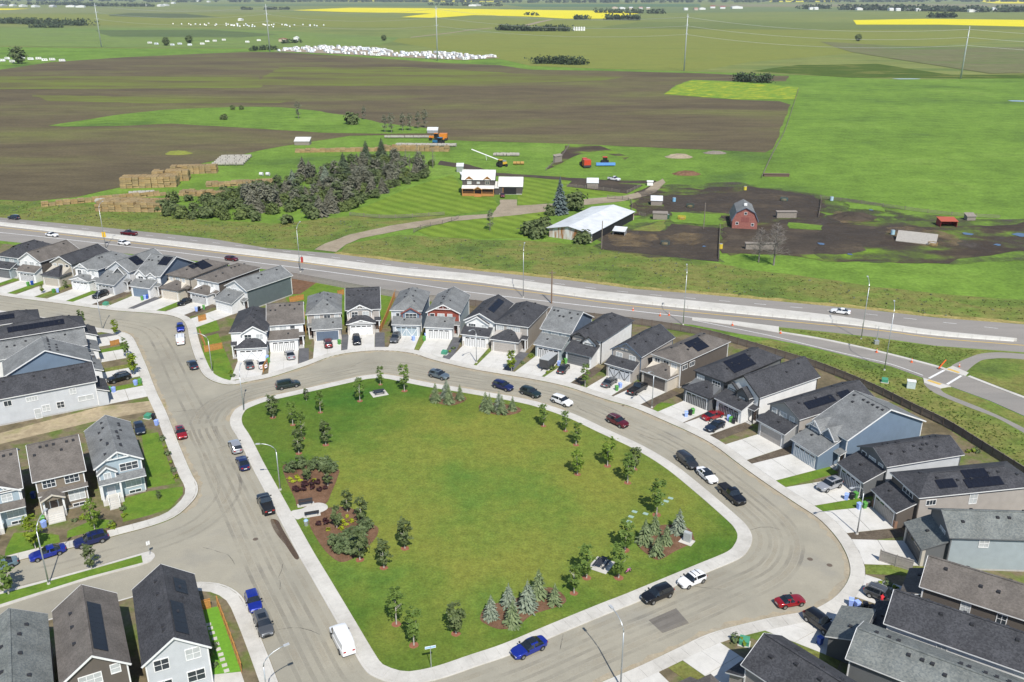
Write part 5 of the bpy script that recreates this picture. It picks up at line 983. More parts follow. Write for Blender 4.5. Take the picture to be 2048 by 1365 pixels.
for p,c,w_ in [((1692,1001),'blue','by the silver suv'),((1702,1000),'black','by the silver suv'),((1710,998),'green','by the silver suv'),((1717,1020),'blue','by the taupe hip roofed house'),((1728,1018),'green','by the taupe hip roofed house'),((1735,1015),'black','by the taupe hip roofed house'),((1701,1213),'blue','in the bin row by the grey suv'),((1713,1218),'blue','standing next to a black bin by the grey suv'),((1729,1221),'black','in the bin row by the grey suv'),((1743,1227),'black','standing behind the green bins by the grey suv'),((1768,1232),'green','in the bin row by the grey suv'),((1780,1235),'green','at the house end of the row by the grey suv'),((1372,835),'blue','on the black trimmed house driveway'),((1380,832),'black','on the black trimmed house driveway'),((1385,829),'green','on the black trimmed house driveway'),((1457,843),'blue','at the white sided house garage'),((1461,846),'green','at the white sided house garage'),((1467,849),'black','at the white sided house garage'),((1240,777),'blue','beside the grey sedan driveway'),((1233,783),'green','beside the grey sedan driveway'),((1118,733),'blue','beside the cargo trailer'),((1131,728),'green','beside the cargo trailer'),((827,683),'blue','at the blue house garage'),((852,677),'blue','at the grey gabled house'),((849,683),'green','at the grey gabled house'),((535,722),'blue','beside the white sedan'),((537,727),'green','beside the white sedan'),((679,690),'green','at the slate garage door'),((290,600),'blue','below the blue twin gabled house'),((295,599),'navy','below the blue twin gabled house'),((285,602),'green','below the blue twin gabled house'),((393,624),'blue','at the dark sided house'),((399,623),'black','at the dark sided house'),((408,620),'green','at the dark sided house'),((116,586),'blue','by the beige house'),((108,587),'green','by the beige house'),((65,571),'navy','by the board trimmed house'),((57,573),'green','by the board trimmed house'),((228,786),'blue','on the left block driveway'),((221,785),'green','on the left block driveway'),((272,772),'blue','behind the left block suv'),((281,769),'green','behind the left block suv'),((89,1056),'blue','beside the brown house steps'),((87,1047),'green','beside the brown house steps'),((314,852),'blue','by the sandy lane end'),((308,840),'black','by the sandy lane end'),((68,998),'navy','between the two lane homes'),((1639,1290),'navy','in the shaded driveway')]:
    bin_(p,c,'%s wheelie bin %s'%({'blue':'pale blue','navy':'deep blue'}.get(c,c),w_))
for p,l in [((297,838),'green utility box by the sandy lane'),((212,612),'green utility box in the top left row'),((889,710),'green utility box in the gravel strip'),((1488,1290),'green utility box by the lower footway'),((1769,766),'pale green utility box on the weedy slope')]:
    b=P(*p);o=empty('utility_box',(b.x,b.y,.14),R(-20),l,'utility box');MB().box(-.75,.75,-.65,.65,0,.1).build('pad',G_conc,o);MB().add([(-.6,-.5,.1),(.6,-.5,.1),(.6,.5,.1),(-.6,.5,.1),(-.6,-.5,.7),(.6,-.5,.7),(.6,.5,.9),(-.6,.5,.9)],[(0,1,5,4),(1,2,6,5),(2,3,7,6),(3,0,4,7),(4,5,6,7)]).build('box_shell',flat('utility_green',(.06,.26,.16),.5),o)
b=P(1821,777);o=empty('utility_cabinet',(b.x,b.y,.14),R(-20),'white metal cabinet on the weedy slope','cabinet');MB().box(-.8,.8,-.6,.6,0,1.5).build('cabinet_body',flat('cabinet_white',(.5,.58,.58),.5),o);MB().box(-.85,.85,-.65,.65,1.5,1.58).build('cabinet_top',M_white,o)
for i,(u,v) in enumerate([(1266,622),(1320,633),(1338,632),(1465,652),(1561,668),(1753,706),(1823,726),(1918,736)]):
    b=P(u,v);o=tag(MB().box(-.25,.25,-.25,.25,0,.05).tube([(0,0,.05),(0,0,.95)],[.2,.04],10).build('traffic_cone',flat('cone_orange',(.7,.12,.02),.6),None,(b.x,b.y,.11)),'orange traffic cone along the slip lane','cone','traffic cones');MB().tube([(0,0,.5),(0,0,.68)],[.135,.1],10).build('reflective_band',M_white,o)
b=P(1877,739);o=empty('folding_barricade',(b.x,b.y,.1),R(35),'orange barricade tipped over at the crossing','barricade');MB().bar((0,0,.1),(2.4,0,1.5),.25,.08).build('board',flat('cone_orange',(.7,.12,.02),.6),o);MB().box(-.3,.5,-.3,.3,0,.1).build('foot',M_dark,o)
b=P(1752,690);o=empty('survey_mast',(b.x,b.y,.2),0,'steel trailer mast on the grass island','mast');MB().box(-.5,.5,-.4,.4,0,.9).build('mast_box',M_steel,o);MB().tube([(0,0,.9),(0,0,4.4)],[.14,.05],6).build('mast_pole',M_steel,o)
# ---------------------------------------------------------------- fences
def fence(px,h,label,mats,step=2.4,z=.1,name='fence',boards=0,world=None,postw=.16):
    ln=resample(cat(world or PX(px),4),step);o=tag(link(name,None,None,(0,0,0)),label,'fence')
    for i,(a,b) in enumerate(zip(ln,ln[1:])):
        A=Vector((*a,0));B=Vector((*b,0));d=B-A;rz=math.atan2(d.y,d.x);L=d.length
        k=('fp',round(L,1),h,mats[0].name,boards)
        if k not in CARS:
            mb=MB()
            if boards:
                for j in range(boards): mb.box(.05,L-.05,-.03,.03,h*(j+.45)/boards,h*(j+.8)/boards)
            else:
                mb.box(.02,L-.02,-.02,.02,.05,h);mb.box(0,L,-.06,-.021,h*.22,h*.22+.1);mb.box(0,L,-.06,-.021,h*.78,h*.78+.1);mb.box(0,L,-.08,.06,h,h+.05)
            CARS[k]=mb.mesh('panel',mats[0]);CARS[k+('p',)]=MB().box(-postw/2,postw/2,-postw/2,postw/2,0,h+.15).mesh('post',mats[1])
        link('panel',CARS[k],o,(a[0],a[1],z),rz);link('post',CARS[k+('p',)],o,(a[0],a[1],z),rz)
    return o
fence([(543,551),(660,572),(791,596),(900,608)],1.8,'grey board fence between back lawns and the highway',(M_gfence,M_gfence))
fence([(900,608),(1040,624),(1269,650),(1398,671),(1476,691),(1573,720),(1637,740),(1740,782),(1824,824),(1890,856),(1956,897),(2048,955),(2200,1050)],1.65,'dark brown board fence curving behind the crescent houses',(M_fence,flat('fence_post_brown',(.15,.115,.09),.8,var=.2)))
for q,l in [([(398,645),(428,637)],'short cedar fence across the corner lawn top'),([(400,672),(412,700),(413,705)],'cedar fence along the corner lawn'),([(410,706),(450,698)],'cedar gate panel beside the corner house'),([(580,607),(612,600)],'cedar fence right of the teal sided house'),([(596,640),(612,636)],'cedar fence beside the brown roofed house'),([(612,668),(600,640)],'cedar side fence behind the driveway'),([(791,592),(764,660),(752,668)],'cedar fence between the trussed house and the blue house'),([(676,594),(694,589)],'cedar fence piece between two back yards'),([(391,1226),(436,1215)],'cedar fence across the bright back lawn'),([(436,1215),(464,1290),(490,1365)],'cedar fence along the bright back lawn'),([(527,746),(538,728)],'cedar planter fence beside the white sedan'),([(222,694),(246,688)],'cedar privacy screen in the left block')]:
    fence(q,1.5 if 'screen' not in l else 1.2,l,(M_cedar,M_cedar),2.0,.12)
fence([(1758,1124),(1800,1138),(1850,1152)],1.8,'taupe board fence below the pale stucco house',(M_gfence,M_gfence),2.2,.12)
# feeders and tanks in the farmyard
for p,c,k,l in [((1380,415),(.03,.08,.06),'ring','dark green ring feeder in the corral'),((1348,404),(.2,.42,.6),'tank','upright blue tank by the corral hut'),((1363,439),(.6,.42,.03),'ring','yellow ring feeder on the paddock'),((1441,498),(.6,.45,.04),'tank','yellow drum at the cattle pen fence'),((1330,490),(.05,.09,.09),'ring','dark feeder ring in the cattle pen'),((1568,402),(.04,.12,.12),'ring','teal feeder in the far corral'),((1785,470),(.35,.55,.65),'tank','pale blue tank beside the fallen shed'),((1865,492),(.3,.2,.08),'ring','rusty feeder below the fallen shed'),((1663,402),(.4,.55,.65),'tank','pale blue drum at the yard fence'),((1335,438),(.03,.09,.05),'tank','dark green feed bin beside the windbreak'),((1490,381),(.6,.5,.05),'tank','yellow drum by the pasture gate')]:
    b=P(*p);m=flat('farm_'+l[:14].replace(' ','_'),c,.6)
    if k=='ring':
        o=empty('ring_feeder',(b.x,b.y,.12),0,l,'feeder')
        for z_ in(.15,.6,1.): MB().tube([(1.4*math.cos(t*.524),1.4*math.sin(t*.524),z_) for t in range(13)],.07,5).build('hoop',m,o)
        for t in range(6): MB().bar((1.4*math.cos(t*1.047),1.4*math.sin(t*1.047),0),(1.4*math.cos(t*1.047),1.4*math.sin(t*1.047),1.05),.08,.08).build('upright',m,o)
        MB().tube([(0,0,0),(0,0,.5),(0,0,.7)],[1.2,.9,.2],9).build('hay_heap',G_straw,o)
    else:
        o=empty('farm_tank',(b.x,b.y,.12),0,l,'tank');MB().tube([(0,0,0),(0,0,1.5)],.65,12).build('drum',m,o);MB().tube([(0,0,1.5),(0,0,1.62)],[.6,.25],12).build('lid',M_steel,o)
# person bending into the open car
def person(p,rz,label):
    b=P(*p);o=empty('person',(b.x,b.y,D_),rz,label,'person')
    J=[(0,0,.95),(.1,0,1.12),(.28,0,1.28),(.36,0,1.34),(.46,0,1.42),(0,.1,.92),(.04,.11,.5),(-.03,.11,.08),(.1,.11,.03),(0,-.1,.92),(.06,-.12,.5),(.0,-.12,.08),(.13,-.12,.03),(.28,.2,1.26),(.42,.24,1.02),(.6,.2,.95),(.28,-.2,1.26),(.42,-.24,1.02),(.6,-.2,.95)]
    E=[(0,1),(1,2),(2,3),(3,4),(0,5),(5,6),(6,7),(7,8),(0,9),(9,10),(10,11),(11,12),(2,13),(13,14),(14,15),(2,16),(16,17),(17,18)]
    rr=[.17,.17,.18,.06,.1,.1,.075,.05,.045,.1,.075,.05,.045,.07,.05,.035,.07,.05,.035]
    me=bpy.data.meshes.new('body');me.from_pydata(J,E,[]);q=link('body',me,o);md=q.modifiers.new('skin','SKIN');
    for i,v in enumerate(me.skin_vertices[0].data): v.radius=(rr[i],rr[i])
    me.skin_vertices[0].data[0].use_root=True
    q.modifiers.new('sub','SUBSURF').render_levels=1
    me.materials.append(flat('red_shirt',(.55,.02,.03),.8))
    MB().tube([(.46,0,1.36),(.5,0,1.45),(.53,0,1.54),(.53,0,1.6)],[.06,.1,.1,.04],8).build('hair',flat('dark_hair',(.03,.02,.015),.8),o,smooth=True)
    for s_ in(.11,-.12): MB().tube([(0,s_,.9),(.04,s_,.5),(-.02,s_,.1)],[.125,.1,.08],8).build('trouser_leg',flat('dark_trousers',(.03,.035,.05),.85),o,smooth=True)
person((1761,1213),R(60),'person in a red top leaning towards the grey suv by the bins')
# ---------------------------------------------------------------- vegetation
L_dec=leafmat('young_tree_leaf',(.12,.195,.04),(.2,.285,.065),.4);L_lime=leafmat('lime_leaf',(.16,.24,.02),(.24,.3,.03));L_dk=leafmat('dark_leaf',(.11,.15,.055),(.18,.22,.09),.38)
L_spr=leafmat('spruce_needle',(.12,.165,.07),(.23,.28,.14),.15,2.);L_blue=leafmat('blue_spruce_needle',(.16,.2,.14),(.28,.32,.235),.15,2.);L_dsp=leafmat('dark_spruce_needle',(.06,.085,.045),(.11,.14,.08),.1,.6);L_pine=leafmat('greying_pine_needle',(.13,.13,.09),(.215,.21,.155),.15,.6)
L_pur=leafmat('purple_leaf',(.03,.012,.014),(.06,.02,.022),.1);L_yel=leafmat('golden_leaf',(.3,.36,.02),(.42,.45,.03));L_far=leafmat('far_foliage',(.035,.055,.025),(.06,.085,.04),.05,.05);L_grey=leafmat('bare_twig',(.16,.14,.125),(.24,.215,.195),0)
L_tuft=leafmat('tuft_blade',(.13,.155,.04),(.22,.215,.075),.35,.15);L_tuft2=leafmat('sage_tuft',(.12,.15,.085),(.18,.2,.125),.3,.3)
M_bark=flat('pale_bark',(.42,.39,.34),.9,var=.3);M_barkd=flat('brown_bark',(.09,.07,.052),.95,var=.3)
def quads(c,sz,nrm,r):
    """leaf quads at centres c with half size sz, roughly facing nrm"""
    n=len(c);a=np.cross(nrm,r.normal(size=(n,3)));a/=np.linalg.norm(a,axis=1,keepdims=True)+1e-9;b=np.cross(nrm,a);b/=np.linalg.norm(b,axis=1,keepdims=True)+1e-9
    sz=np.asarray(sz).reshape(-1,1)*np.ones((n,1));v=np.stack([c-a*sz-b*sz*.6,c+a*sz-b*sz*.6,c+a*sz*.8+b*sz*.8,c-a*sz*.8+b*sz*.8],1).reshape(-1,3)
    return v,np.arange(n*4).reshape(-1,4)
def crown(name,mat,n,clumps,rad,h0,h1,leaf,seed,shape='ovate',spread=.28):
    r=np.random.default_rng(seed);pts=[]
    for k in range(clumps):
        t=r.uniform(0,1);z=h0+(h1-h0)*t
        if shape=='ovate': rr=rad*(math.sin(math.pi*min(1,.22+.78*(1-t)**.8))**.6 if t>.05 else .6)*(1.1-.55*t)
        elif shape=='cone': rr=rad*(1-t*.93)
        else: rr=rad*math.sqrt(max(.05,1-(2*t-1)**2))
        a=r.uniform(0,2*math.pi);q=rr*r.uniform(.35,1)**.6
        m=n//clumps;s_=spread*rad*r.uniform(.6,1.3);pts.append(np.array([q*math.cos(a),q*math.sin(a),z])+r.normal(size=(m,3))*[s_*.6,s_*.6,s_*.45])
    c=np.concatenate(pts);nr=c-np.array([0,0,(h0+h1)*.4]);nr=nr/np.linalg.norm(nr,axis=1,keepdims=True)+r.normal(size=c.shape)*.45+np.array([0,-.15,.6])
    nr/=np.linalg.norm(nr,axis=1,keepdims=True);v,f=quads(c,leaf*r.uniform(.6,1.3,len(c)),nr,r);return np_mesh(name,v,f,mat)
def spruce(name,mat,h,rad,seed,levels=16,dens=1.,base=.12,gap=.25):
    """whorls of drooping boughs made of overlapping sprays"""
    r=np.random.default_rng(seed);V=[];
    for k in range(levels):
        t=k/(levels-1);z=h*(base+(1-base)*t);rr=rad*(1-t)**.85+.04*rad;nb=max(5,int((7+12*(1-t))*dens));a0=r.uniform(0,6)
        for j in range(nb):
            if r.random()<gap*.5: continue
            a=a0+2*math.pi*j/nb+r.normal()*.12;L=rr*r.uniform(.72,1.12);d=np.array([math.cos(a),math.sin(a),0]);sd=np.array([-d[1],d[0],0]);dr=-L*r.uniform(.18,.42)
            for m in range(3):
                p0=d*L*m/3*.95+[0,0,z+dr*m/3];p1=d*L*(m+1.35)/3+[0,0,z+dr*(m+1.4)/3+r.normal()*.03*h/5];w0=L*(.3-.06*m)*r.uniform(.7,1.2);tw=np.array([0,0,r.normal()*.06*h/4])
                V.append([p0-sd*w0+tw,p0+sd*w0-tw,p1+sd*w0*.35-[0,0,.05*h/4],p1-sd*w0*.35-[0,0,.05*h/4]])
    V=np.array(V).reshape(-1,3);return np_mesh(name,V,np.arange(len(V)).reshape(-1,4),mat)
def bare(name,h,seed,n=46,r0=.16,sp=.3):
    r=random.Random(seed);mb=MB();mb.tube([(0,0,0),(.1,0,h*.5),(0,.1,h)],[r0,r0*.6,.03],5)
    for i in range(n):
        z=h*r.uniform(.22,.97);a=r.uniform(0,6.28);L=h*sp*(1.15-z/h)*r.uniform(.6,1.2);q=(L*math.cos(a),L*math.sin(a),z+L*r.uniform(.1,.7));mb.tube([(0,0,z),q],[.05,.015],3,cap=False)
        for m in range(3):
            b=Vector((0,0,z)).lerp(Vector(q),r.uniform(.4,.95));mb.tube([b,b+Vector((r.uniform(-.3,.3),r.uniform(-.3,.3),r.uniform(0,.4)))*L*.8],[.03,.01],3,cap=False)
    return mb.mesh(name,L_grey)
def trunk_mesh(h,r0,mat,lean=.05,limbs=4,seed=0):
    r=random.Random(seed);mb=MB();mb.tube([(0,0,-.05),(lean*.4,0,h*.5),(lean,lean*.5,h)],[r0,r0*.75,r0*.35],7)
    for i in range(limbs): a=r.uniform(0,6.28);z=h*r.uniform(.45,.85);mb.tube([(lean*.7,0,z),(math.cos(a)*h*.22,math.sin(a)*h*.22,z+h*.22)],[r0*.4,r0*.12],4)
    return mb.mesh('trunk',mat)
L_dec2=leafmat('bright_young_leaf',(.15,.24,.03),(.24,.33,.055),.4)
TD=[(trunk_mesh(3.4,.09,M_bark,.06*i,5,i),crown('crown',[L_dec,L_dec,L_dec,L_dec2][i],(620,520,560,640)[i],(34,26,30,38)[i],(1.15,1.,1.2,1.3)[i],1.2,(4.9,4.6,4.4,4.8)[i],.135,20+i,'ovate',(.24,.2,.22,.26)[i])) for i in range(4)]
TDK=[(trunk_mesh(2.6,.09,M_bark,.05,4,9+i),crown('crown',L_dk,720,36,1.3,.95,4.1,.145,40+i,'ovate',.24)) for i in range(2)]
TL=(trunk_mesh(2.6,.06,M_bark,.03,3,5),crown('crown',L_lime,520,30,.95,1.1,4.1,.16,50))
TS=[(trunk_mesh(3.,.07,M_barkd,0,0,1),spruce('crown',m,4.,1.2,60+i,15)) for i,m in enumerate((L_spr,L_blue,L_spr))]
ring=MB();ring.add([(.55*math.cos(k*.449)*(1+.12*math.sin(k*2.1)),.55*math.sin(k*.449),0) for k in range(14)],[tuple(range(14))]);ring=ring.mesh('mulch_ring',flat('red_mulch',(.25,.1,.055),.95,var=.3))
def tree(tm,p,label,scale=1.,z=.17,name='tree',cat_='tree',group=None,mulch=False,world=None,sz=None):
    b=P(*p) if world is None else Vector((*world,0));o=empty(name,(b.x,b.y,z),random.uniform(0,6.28),label,cat_,group);s_=scale*random.uniform(.93,1.07);o.scale=(s_,s_,s_*(sz or 1))
    if tm[0]: link('trunk',tm[0],o)
    link('crown',tm[1],o)
    if mulch: link('mulch_ring',ring,o,(0,0,.006))
    return o
G1='young deciduous trees in the park'
PT=[((546,837),1.05,1,'by the upper left park corner lamp'),((586,852),1.,0,'right of the corner tree in the upper left park'),((641,827),.85,0,'standing alone below the minivan'),((720,804),1.05,2,'left of the upper picnic table'),((761,771),.85,0,'above the upper picnic table'),((652,892),1.05,1,'above the upper mulch bed, right of a pair'),((598,909),1.05,1,'directly above the upper mulch bed'),((604,879),1.,0,'behind the tree above the mulch bed'),((809,784),1.15,0,'beside the first spruce clump'),((720,1122),1.2,1,'at the lower edge of the lower mulch bed'),((768,1138),1.05,1,'just right of the lower mulch bed'),((810,1099),1.1,1,'standing alone on the open lawn'),((793,1251),1.1,0,'left of a pair near the street sign'),((828,1293),1.1,0,'close behind the street sign'),((912,1270),1.1,1,'left of the lower spruce clump'),((1148,1189),.95,2,'right of the lower spruce clump'),((1087,854),.9,2,'first in the row by the white suv'),((1131,864),.9,2,'second in the row by the white suv'),((1152,892),1.,2,'third in the row by the white suv'),((1155,951),1.05,3,'bright green one on the inner lawn'),((1215,934),1.15,3,'bright green one below the dark red suv'),((1269,941),.95,1,'behind another by the dark minivan'),((1255,968),1.15,0,'in front of another by the dark minivan'),((1313,1032),1.2,0,'above the cabinet spruce clump'),((1250,1103),1.1,2,'left of the cabinet spruce clump'),((1237,1158),1.25,2,'beside the pink bicycle'),((1173,1158),1.15,2,'left of the lower picnic table')]
for p,s_,k,l in PT:
    tm=TDK[random.randrange(2)] if k==1 else TD[k if k!=1 else 0];tree(tm,p,'%s park tree %s'%('dark leaved' if k==1 else 'young green leaved',l),s_,mulch=True,group=G1)
for p,s_,l in [((613,803),.55,'small sapling below the minivan'),((616,964),.85,'dark bushy tree in the upper mulch bed above the purple shrubs'),((656,974),.9,'dark bushy tree at the right side of the upper mulch bed'),((695,1026),.9,'dark bushy tree at the top of the lower mulch bed'),((723,1047),.95,'dark bushy tree at the right of the lower mulch bed'),((674,1058),.85,'dark tree among purple shrubs in the lower mulch bed')]:
    tree(TDK[0],p,l,s_,z=.2,group='trees in the mulch beds')
L_mug=leafmat('mugo_needle',(.105,.15,.06),(.175,.225,.1),.3)
MUG=[(None,crown('crown',L_mug,900,34,1.1,.1,2.1,.14,70+i,'round',.3)) for i in range(2)]
for i,(u,v,s_) in enumerate([(583,946,1.),(600,938,.95),(630,940,1.05),(650,942,1.1),(662,945,1.),(722,1070,1.),(706,1085,1.1),(690,1090,.95),(716,1094,1.1),(678,1105,1.),(700,1108,1.05),(735,1060,.9),(668,1092,.8)]):
    tree(MUG[i%2],(u,v),'bushy green pine shrub in the %s mulch bed'%('upper' if v<1000 else 'lower'),s_,.2,'pine_shrub','shrub','pine shrubs in the mulch beds')
SH=[(None,crown('crown',L_pur,160,10,.42,.05,.7,.1,80,'round',.35)),(None,crown('crown',L_yel,120,8,.36,.05,.5,.1,81,'round',.35))]
for u,v in [(591,983),(596,986),(610,975),(623,973),(635,971),(639,985),(651,981),(608,984),(625,981),(638,1053),(651,1046),(653,1051)]: tree(SH[0],(u,v),'dark purple shrub in the %s mulch bed'%('upper' if v<1010 else 'lower'),random.uniform(.9,1.3),.2,'purple_shrub','shrub','purple shrubs')
for u,v in [(580,961),(586,967),(595,959),(600,965),(629,966),(694,1037),(685,1047),(692,1053),(683,1062),(657,1064),(703,1047)]: tree(SH[1],(u,v),'small golden shrub in the %s mulch bed'%('upper' if v<1010 else 'lower'),random.uniform(.8,1.2),.2,'golden_shrub','shrub','golden shrubs')
SPR=[((871,804),1.,'first'),((893,797),1.,'first'),((898,808),1.05,'first'),((920,801),.85,'first'),((971,822),1.,'second'),((979,826),1.,'second'),((998,821),1.05,'second'),((1004,829),1.,'second'),((1025,822),.8,'second'),((1357,1067),1.1,'cabinet side'),((1309,1067),.85,'cabinet side'),((1289,1089),1.05,'cabinet side'),((1332,1089),.8,'cabinet side'),((1314,1113),.95,'cabinet side'),((982,1238),.95,'lower'),((1017,1214),.9,'lower'),((1025,1251),.95,'lower'),((1055,1221),1.15,'lower'),((1077,1194),1.05,'lower'),((1109,1211),.85,'lower')]
for i,(p,s_,l) in enumerate(SPR):
    blue=i in(1,6,9,14,15,17);tree(TS[1 if blue else (0 if i%2 else 2)],p,'young %s spruce in the %s park spruce clump'%('silver blue' if blue else 'green',l),s_,.2,'spruce_tree','tree','young spruces in the park')
for p,tm,s_,l in [((1023,745),TL,1.1,'lime green sapling between two crescent driveways'),((1170,775),TD[0],.95,'thin sapling on a bare strip before the beige house'),((166,662),TD[1],1.1,'street tree beside the charcoal roofed left block house'),((232,672),TL,.9,'small golden street tree at the left block corner'),((254,718),TD[1],1.1,'street tree beside the cedar privacy screen'),((268,752),TL,1.2,'yellow green street tree above the black suv'),((18,1190),TD[2],1.2,'green tree on the narrow street island'),((184,1140),TDK[0],.9,'dark leaved tree on the narrow street island'),((72,1100),TL,1.3,'yellow green tree on the lane home lawn'),((190,1060),TD[3],1.15,'green tree before the brown lane home'),((318,1000),TDK[1],.35,'tiny shrub on the corner lawn'),((86,588),TL,.6,'small tree on the beige house driveway edge'),((132,578),TDK[1],.6,'dark small tree beside the trussed white house'),((420,1320),TDK[0],.6,'leafy bush beside the pale grey house')]:
    tree(tm,p,l,s_,.15)
def inside(p,poly):
    c=False;n=len(poly)
    for i in range(n):
        a,b=poly[i],poly[(i+1)%n]
        if (a[1]>p[1])!=(b[1]>p[1]) and p[0]<(b[0]-a[0])*(p[1]-a[1])/(b[1]-a[1])+a[0]: c=not c
    return c
def scatter(poly,n,seed):
    r=random.Random(seed);xs=[p[0] for p in poly];ys=[p[1] for p in poly];out=[];k=0
    while len(out)<n and k<n*60:
        k+=1;q=(r.uniform(min(xs),max(xs)),r.uniform(min(ys),max(ys)))
        if inside(q,poly): out.append(q)
    return out
# stepping stones, garden plants
for i,(a_,b_) in enumerate([(325,880),(340,912),(355,952),(375,1000),(392,1045),(405,1088),(427,1132),(440,1175),(458,1222),(475,1268)]):
    q=P(340+a_*.2381,1040+b_*.2381,.15);tag(MB().box(-.3,.3,-.28,.28,0,.05).build('stepping_stone',G_conc,None,(q.x,q.y,.148),R(25)+random.uniform(-.1,.1)),'pale square stepping stone in the bright back lawn','stepping stone','stepping stones')
GP_=[(None,crown('crown',L_mug,150,9,.5,.03,.8,.11,180,'round',.35)),(None,crown('crown',L_lime,130,8,.45,.03,.7,.11,181,'round',.35))]
for i,(u,v,l) in enumerate([(326,882,'beside the left block footway'),(331,898,'beside the left block footway'),(336,912,'beside the left block footway'),(342,928,'beside the left block footway'),(348,944,'beside the left block footway'),(353,958,'beside the left block footway'),(246,1022,'beside the pale blue house steps'),(248,1036,'beside the pale blue house steps'),(223,1050,'at the brown house walk'),(226,1058,'at the brown house walk'),(150,1045,'below the brown house window'),(165,1040,'below the brown house window'),(425,1300,'in the bright back garden'),(418,1318,'in the bright back garden'),(428,1335,'in the bright back garden'),(900,706,'in the gravel strip'),(907,700,'in the gravel strip'),(1062,716,'in the gravel by the taupe house'),(1045,728,'in the gravel by the taupe house'),(1095,748,'beside the cargo trailer'),(1103,741,'beside the cargo trailer'),(1945,905,'in the back yard by the board fence'),(1956,908,'in the back yard by the board fence'),(1935,907,'in the back yard by the board fence'),(1950,902,'in the back yard by the board fence'),(462,748,'below the corner house porch'),(466,755,'below the corner house porch'),(1485,1290,'beside the lower green utility box'),(1470,1283,'beside the lower green utility box'),(1790,1180,'in the shaded side yard'),(1775,1172,'in the shaded side yard'),(1760,1170,'in the shaded side yard')]):
    tree(GP_[i%2],(u,v),'small garden shrub '+l,random.uniform(.8,1.3),.14,'garden_shrub','shrub','garden shrubs')
# ---------------------------------------------------------------- farm grove
GS=[(trunk_mesh(9,.2,M_barkd,0,0,2),spruce('crown',m,h_,r_,90+i,22,1.3,.06,.1)) for i,(m,h_,r_) in enumerate(((L_dsp,11,4.4),(L_blue,10,4.),(L_pine,9.5,4.2),(L_pine,8.8,4.5)))]
GR=[(trunk_mesh(6,.2,M_barkd,.2,5,160+i),crown('crown',leafmat('grove_crown_%d'%i,a_,b_,.2,.4),900,34,3.,1.2,8.,.34,160+i,'ovate',.3)) for i,(a_,b_) in enumerate((((.13,.135,.09),(.21,.21,.15)),((.09,.125,.05),(.155,.19,.08))))]
GB=[(None,bare('crown',9,100+i)) for i in range(3)]
GU=[(None,crown('crown',m,700,26,1.7,.1,2.7,.3,110+i,'round',.35)) for i,m in enumerate((L_dk,L_dk,leafmat('hedge_leaf',(.1,.135,.04),(.155,.195,.06),.25,.4)))]
for p,k,s_,l in [((587,384),1,.95,'tall'),((652,373),1,.85,'broad'),((688,354),0,1.,'dark'),((733,330),0,1.05,'dark tall'),((764,322),0,1.,'dark'),((530,407),2,.95,''),((505,424),2,.9,''),((551,412),2,.8,''),((640,433),2,.8,''),((665,425),2,.75,''),((744,388),2,.8,''),((716,387),2,.8,''),((779,374),2,.75,''),((620,360),2,.85,''),((675,365),3,.75,''),((705,352),2,.7,''),((612,405),3,.75,''),((572,400),3,.9,''),((690,405),3,.7,''),((640,388),3,.7,''),((720,345),2,.8,''),((800,350),2,.7,''),((606,352),2,.9,'')]:
    tree(GS[k],p,{0:'dark green spruce standing in the farm grove',1:'blue green spruce standing in the farm grove',2:'greying pine standing in the farm grove',3:'greying pine standing in the farm grove'}[k],s_,0,'conifer_tree','tree','conifers of the farm grove')
_gq=PX([(480,400),(560,385),(640,352),(700,335),(790,326),(868,335),(820,362),(760,390),(700,412),(640,428),(560,436),(490,432)])
for i,q in enumerate(scatter(_gq,16,77)): tree(GS[2+i%2],None,'greying pine standing in the farm grove',random.uniform(.6,.8),0,'conifer_tree','tree','conifers of the farm grove',world=q)
for i,q in enumerate(scatter(_gq,52,78)): tree(GR[i%3//2],None,['broad grey green tree crowding the farm grove','leafy green tree crowding the farm grove'][i%3//2],random.uniform(.7,1.),0,'grove_tree','tree','broad trees of the farm grove',world=q)
for p,s_ in [((797,365),.9),((835,325),1.),((866,336),1.05),((770,360),.9),((820,345),.9),((850,345),.8),((812,330),.85),((842,350),.8)]: tree(GB[random.randrange(3)],p,'bare grey tree in the farm grove',s_,0,'bare_tree','tree','bare trees of the farm grove')
gp=PX([(306,418),(345,404),(420,398),(470,378),(560,374),(640,352),(700,332),(790,322),(868,332),(876,345),(820,367),(760,396),(700,420),(640,436),(560,444),(470,442),(340,436)])
for i,q in enumerate(scatter(gp,190,5)): tree(GU[i%3],None,'leafy shrub filling the farm grove undergrowth',random.uniform(.8,1.5),0,'grove_shrub','shrub','undergrowth shrubs of the farm grove',world=q)
for p,s_,l in [((575,448),1.2,'round shrub left of the farm road'),((512,443),.9,'round shrub at the grove edge'),((1075,476),1.6,'dark shrub beside the rusty shed wall'),((1060,470),1.7,'dark shrub left of the rusty shed'),((1085,462),1.7,'dark shrub behind the rusty shed corner'),((1166,487),1.4,'round clipped shrub before the rusty shed'),((1150,420),2.2,'brownish bush right of the blue spruce'),((1100,430),1.3,'dark shrub below the blue spruce')]: tree(GU[0],p,l,s_,0,'shrub','shrub')
big=(trunk_mesh(12,.3,M_barkd,0,0,3),spruce('crown',leafmat('old_blue_spruce_needle',(.075,.105,.1),(.15,.19,.185),.08,.5),13,3.1,130,26,1.4,.04,.1))
tree(big,(1119,428),'large blue spruce beside the rusty metal shed',1.,0,'spruce_tree','tree',sz=1.)
for p,s_,l in [((1517,525),1.25,'left bare tree of the pair by the barnyard'),((1547,531),1.4,'right bare tree of the pair by the barnyard')]: tree((None,bare('crown',9,140,130,.22,.42)),p,l.replace('left ','shorter ').replace('right ','taller '),s_,0,'bare_tree','tree')
